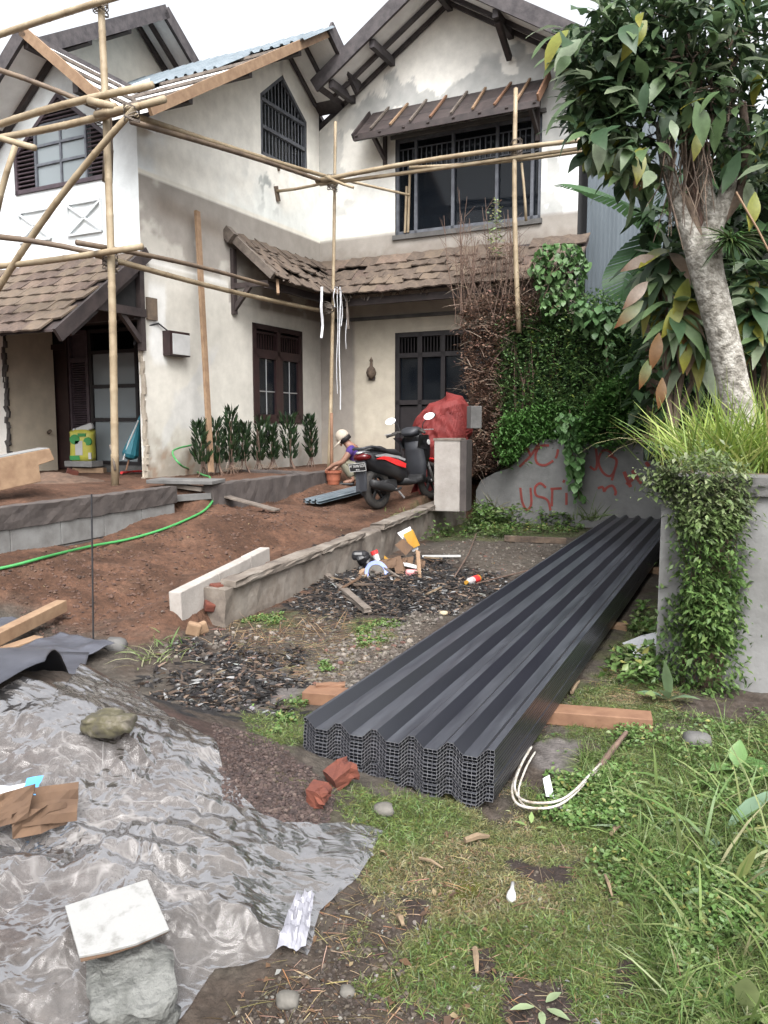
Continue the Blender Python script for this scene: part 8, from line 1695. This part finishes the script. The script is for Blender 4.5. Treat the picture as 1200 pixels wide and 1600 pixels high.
for cx, cy, r, cnt in CB:
    for k in range(int(cnt * .95)):
        a_ = rs.uniform(0, 6.28); q_ = math.sqrt(rs.uniform(0, 1)) * r; px, py = cx + q_ * math.cos(a_), cy + q_ * math.sin(a_) * .85
        if px < 885 and py > 60: continue
        p = tp_(px, py, rs.uniform(-.55, .55)); d = Vector(((px - 1080) / 130 * .6 + rs.normal(0, .5), rs.normal(-.45, .5), rs.normal(-.25, .45)))
        kind = rs.choice(['dark', 'mid', 'pale', 'yellow'], p=[.28, .44, .25, .03]); leaf_obj(tree, p, d, (rs.normal(0, .3), -.35, 1), rs.uniform(.18, .36), rs.choice([.17, .22]), kind, rs.choice([.4, .9]))
for px, py, L, kind in ((935, 205, .34, 'pale'), (948, 215, .30, 'mid'), (958, 225, .34, 'yellow'), (925, 190, .26, 'mid'), (972, 230, .3, 'pale'), (930, 230, .26, 'pale'), (915, 200, .3, 'yellow'), (1000, 230, .34, 'yellow'), (1008, 255, .3, 'brown'), (1092, 205, .25, 'yellow'), (1180, 300, .32, 'yellow'), (1170, 280, .28, 'pale'), (1195, 190, .34, 'yellow')):
    leaf_obj(tree, tp_(px, py, rs.uniform(-.4, .1)), (rs.normal(-.1, .15), rs.normal(-.2, .1), -1), (0, -1, .25), L, .17, kind, .4)
n = 4600; px = []; 
for cx, cy, r, cnt in CB: m_ = int(n * cnt / sum(c[3] for c in CB)); a_ = rs.uniform(0, 6.28, m_); q_ = np.sqrt(rs.uniform(0, 1, m_)) * r * 1.02; px.append(np.stack([cx + q_ * np.cos(a_), cy + q_ * np.sin(a_) * .85], 1))
px = np.concatenate(px); px = px[(px[:, 0] > 890) | (px[:, 1] < 50)]; n = len(px); Dp = TD + RNG.uniform(-.3, .75, n); F = FPX * CP - (px[:, 1] - 800) * SP; P = np.stack([(px[:, 0] - 600) / F * Dp, Dp, EYE - (FPX * SP + (px[:, 1] - 800) * CP) / F * Dp], 1); L_ = RNG.uniform(.06, .19, n)
o = fol('crown_foliage', leaf_arrays(P, nrm(rdir(n, -.9, .5) + np.array([-.05, -.3, -.15])), L_, L_ * .22, jit((1, 1, 1), n, .2, .05) * pick([(.03, .058, .027), (.06, .10, .042), (.105, .155, .07), (.2, .21, .06)], [4, 4, 1.6, .15], n), .7, None, 3, .15, (.2, 1.0, .8, .03)), tree); o['kind'] = 'stuff'  # small leaves coloured darker to give the crown its shaded inside
q = MB()
for k in range(60):
    p = tp_(rs.uniform(1030, 1150), rs.uniform(60, 200), rs.uniform(-.2, .4)); e = tp_(p.x / p.y * 1240 + 600 + rs.normal(0, 60), rs.uniform(10, 240), rs.uniform(-.3, .4)); q.tube([p, p.lerp(e, .5) + Vector((rs.normal(0, .1), 0, rs.normal(0, .1))), e], [.012, .008, .004], 5)
for k in range(50):
    p = tp_(rs.uniform(1035, 1115), rs.uniform(170, 240), rs.uniform(-.25, .1)); q.tube([p, p + Vector((rs.normal(0, .05), rs.normal(0, .05), -.3)), p + Vector((rs.normal(0, .08), rs.normal(0, .08), -rs.uniform(.5, .8)))], [.008, .006, .003], 5)
q.build('branch', M['bark_brown'], tree)
o = fol('epiphyte_rosette', leaf_arrays(np.repeat(np.array([tp_(1140, 375, -.2)]), 110, 0), rdir(110, -.4, .8) + np.array([.1, -.3, 0]), RNG.uniform(.16, .38, 110), np.full(110, .010), jit((.055, .095, .032), 110), .9, None, 3, .2, (.6, 1, .7, .03)), tree)
# broad leaved plants behind and below the tree
def broad_plant(label, c, heads, nleaf, L, weights, seed):
    t = plant('broad_leaved_plant', label, 'plant', c); rs = np.random.default_rng(seed); q = MB()
    for hx, hy, hd_ in heads:
        h_ = pd(hx, hy, hd_); q.tube([Vector(c) + Vector((rs.normal(0, .08), rs.normal(0, .06), 0)), Vector(c).lerp(h_, .5) + Vector((rs.normal(0, .06), 0, 0)), h_], [.03, .025, .02], 7)
        for k in range(nleaf):
            a_ = rs.uniform(0, 6.28); z_ = rs.uniform(-.65, .7); d = Vector((math.cos(a_) * .9, math.sin(a_) * .7 - .35, z_ - .12)); kind = rs.choice(['dark', 'mid', 'pale', 'yellow', 'rust', 'dry', 'brown'], p=weights if z_ < .1 else [.4, .4, .2, 0, 0, 0, 0])
            leaf_obj(t, h_ + Vector((0, 0, rs.normal(0, .05))), d, (rs.normal(0, .2), -.2, 1), L * rs.uniform(.75, 1.15), .13, kind, rs.choice([.5, .9, 1.3]))
    q.build('stem', M['bark_brown'], t)
broad_plant('plant with broad drooping green and yellowing leaves left of the trunk', pd(1060, 690, 7.6), [(1065, 430, 7.6), (1050, 480, 7.4), (1030, 440, 7.7), (1075, 500, 7.5), (1085, 540, 7.6), (1045, 400, 7.5)], 24, .50, [.24, .26, .14, .14, .12, .05, .05], 5)
broad_plant('plant with broad drooping leaves at the right of the trunk', pd(1190, 690, 7.8), [(1185, 440, 7.8), (1175, 490, 7.7), (1210, 470, 7.8), (1200, 530, 7.6), (1165, 420, 7.9)], 21, .48, [.34, .32, .12, .16, .04, .0, .02], 6)
for px, py, dx, dz, L, kind in ((1075, 435, -.3, -.9, .42, 'yellow'), (1068, 470, -.5, -.8, .40, 'yellow'), (1030, 520, -.2, -.95, .36, 'brown'), (1070, 520, 0, -1, .38, 'yellow'), (1022, 400, -.8, -.3, .34, 'dry'), (1012, 440, -.6, -.6, .34, 'dry'), (1015, 560, -.3, -.9, .30, 'rust'), (1035, 590, -.1, -1, .3, 'brown'), (1005, 470, -.7, -.6, .36, 'rust')):
    leaf_obj(bpy.data.objects['broad_leaved_plant'], pd(px, py, 7.25), (dx, -.25, dz), (0, -1, .3), L, .16, kind, .5)
# dark thicket and banana plant behind
th = plant('thicket', 'dark leafy thicket filling the shade behind the tree', 'thicket', pd(1140, 690, 10.2))
a = vol_leaves([(1000, 330), (1060, 280), (1130, 200), (1260, 150), (1280, 700), (1000, 690), (985, 560), (1010, 470)], 2600, lambda x: 9.6 + 0 * x, 1.2, (.15, .38), .2, [(.02, .042, .018), (.03, .06, .022), (.05, .09, .03)], [3, 3, 1], (-.1, -.4, -.3), strips=True); fol('foliage', a, th)
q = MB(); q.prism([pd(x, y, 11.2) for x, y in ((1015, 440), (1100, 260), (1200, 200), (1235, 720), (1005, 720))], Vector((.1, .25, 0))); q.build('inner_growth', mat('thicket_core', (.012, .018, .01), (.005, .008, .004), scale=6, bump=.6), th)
bn_ = plant('banana_plant', 'banana plant with one long dark ragged leaf before the corrugated wall', 'banana plant', pd(1025, 690, 10.2))
q = MB(); q.tube([pd(1025, 690, 10.2), pd(1020, 520, 10.2), pd(1015, 360, 10.2)], [.11, .10, .06], 10); q.build('stem', M['bark_brown'], bn_)
def banana_leaf(pts, wd, col_):
    P_ = smooth_path([pd(*p) for p in pts], 8); rs = random.Random(3); V, F, C = [], [], []; N = len(P_)
    for i in range(N - 1):
        t = i / (N - 1); d = (P_[i + 1] - P_[i]).normalized(); s_ = d.cross(Vector((0, -.35, 1))).normalized(); u = s_.cross(d)
        for sgn in (-1, 1):
            w0 = wd * math.sin(min(1, t * 1.1 + .08) * math.pi) ** .5; w1 = w0 * (rs.uniform(.75, .95) if rs.random() < .22 else 1.0); b = len(V); dr = .42
            a0, a1 = P_[i], P_[i + 1].lerp(P_[i], rs.choice([0, 0, 0, 0, .18])); V += [a0, a1, a1 + s_ * sgn * w1 - u * w1 * dr * -1 - Vector((0, 0, w1 * dr * 1.6)), a0 + s_ * sgn * w0 - Vector((0, 0, w0 * dr * 1.6)) + u * w0 * dr]; F.append([b, b + 1, b + 2, b + 3]); C += [col_] * 4
    return np.array([tuple(v) for v in V]), np.array(F), np.array(C) * RNG.uniform(.85, 1.15, (len(C), 1))
fol('leaf', banana_leaf([(1015, 365, 10.2), (975, 318, 10.0), (930, 296, 9.8), (885, 287, 9.7), (862, 290, 9.6)], .36, (.055, .115, .045)), bn_); fol('leaf', banana_leaf([(1015, 360, 10.2), (990, 400, 10.0), (975, 440, 9.9), (972, 480, 9.9)], .30, (.035, .085, .03)), bn_)
fol('leaf', banana_leaf([(1015, 360, 10.2), (1040, 300, 10.0), (1075, 270, 9.9), (1110, 300, 9.8)], .28, (.03, .075, .03)), bn_)
# overhanging dead stalks across the tree
q = MB(); q.tube([pd(1150, 300, 6.6), pd(1185, 360, 6.6), pd(1215, 420, 6.6)], [.010, .009, .007], 6); tag(q.build('dead_stalk', M['bare_wood']), 'long dry stalk slanting down at the right of the trunk', 'stalk')
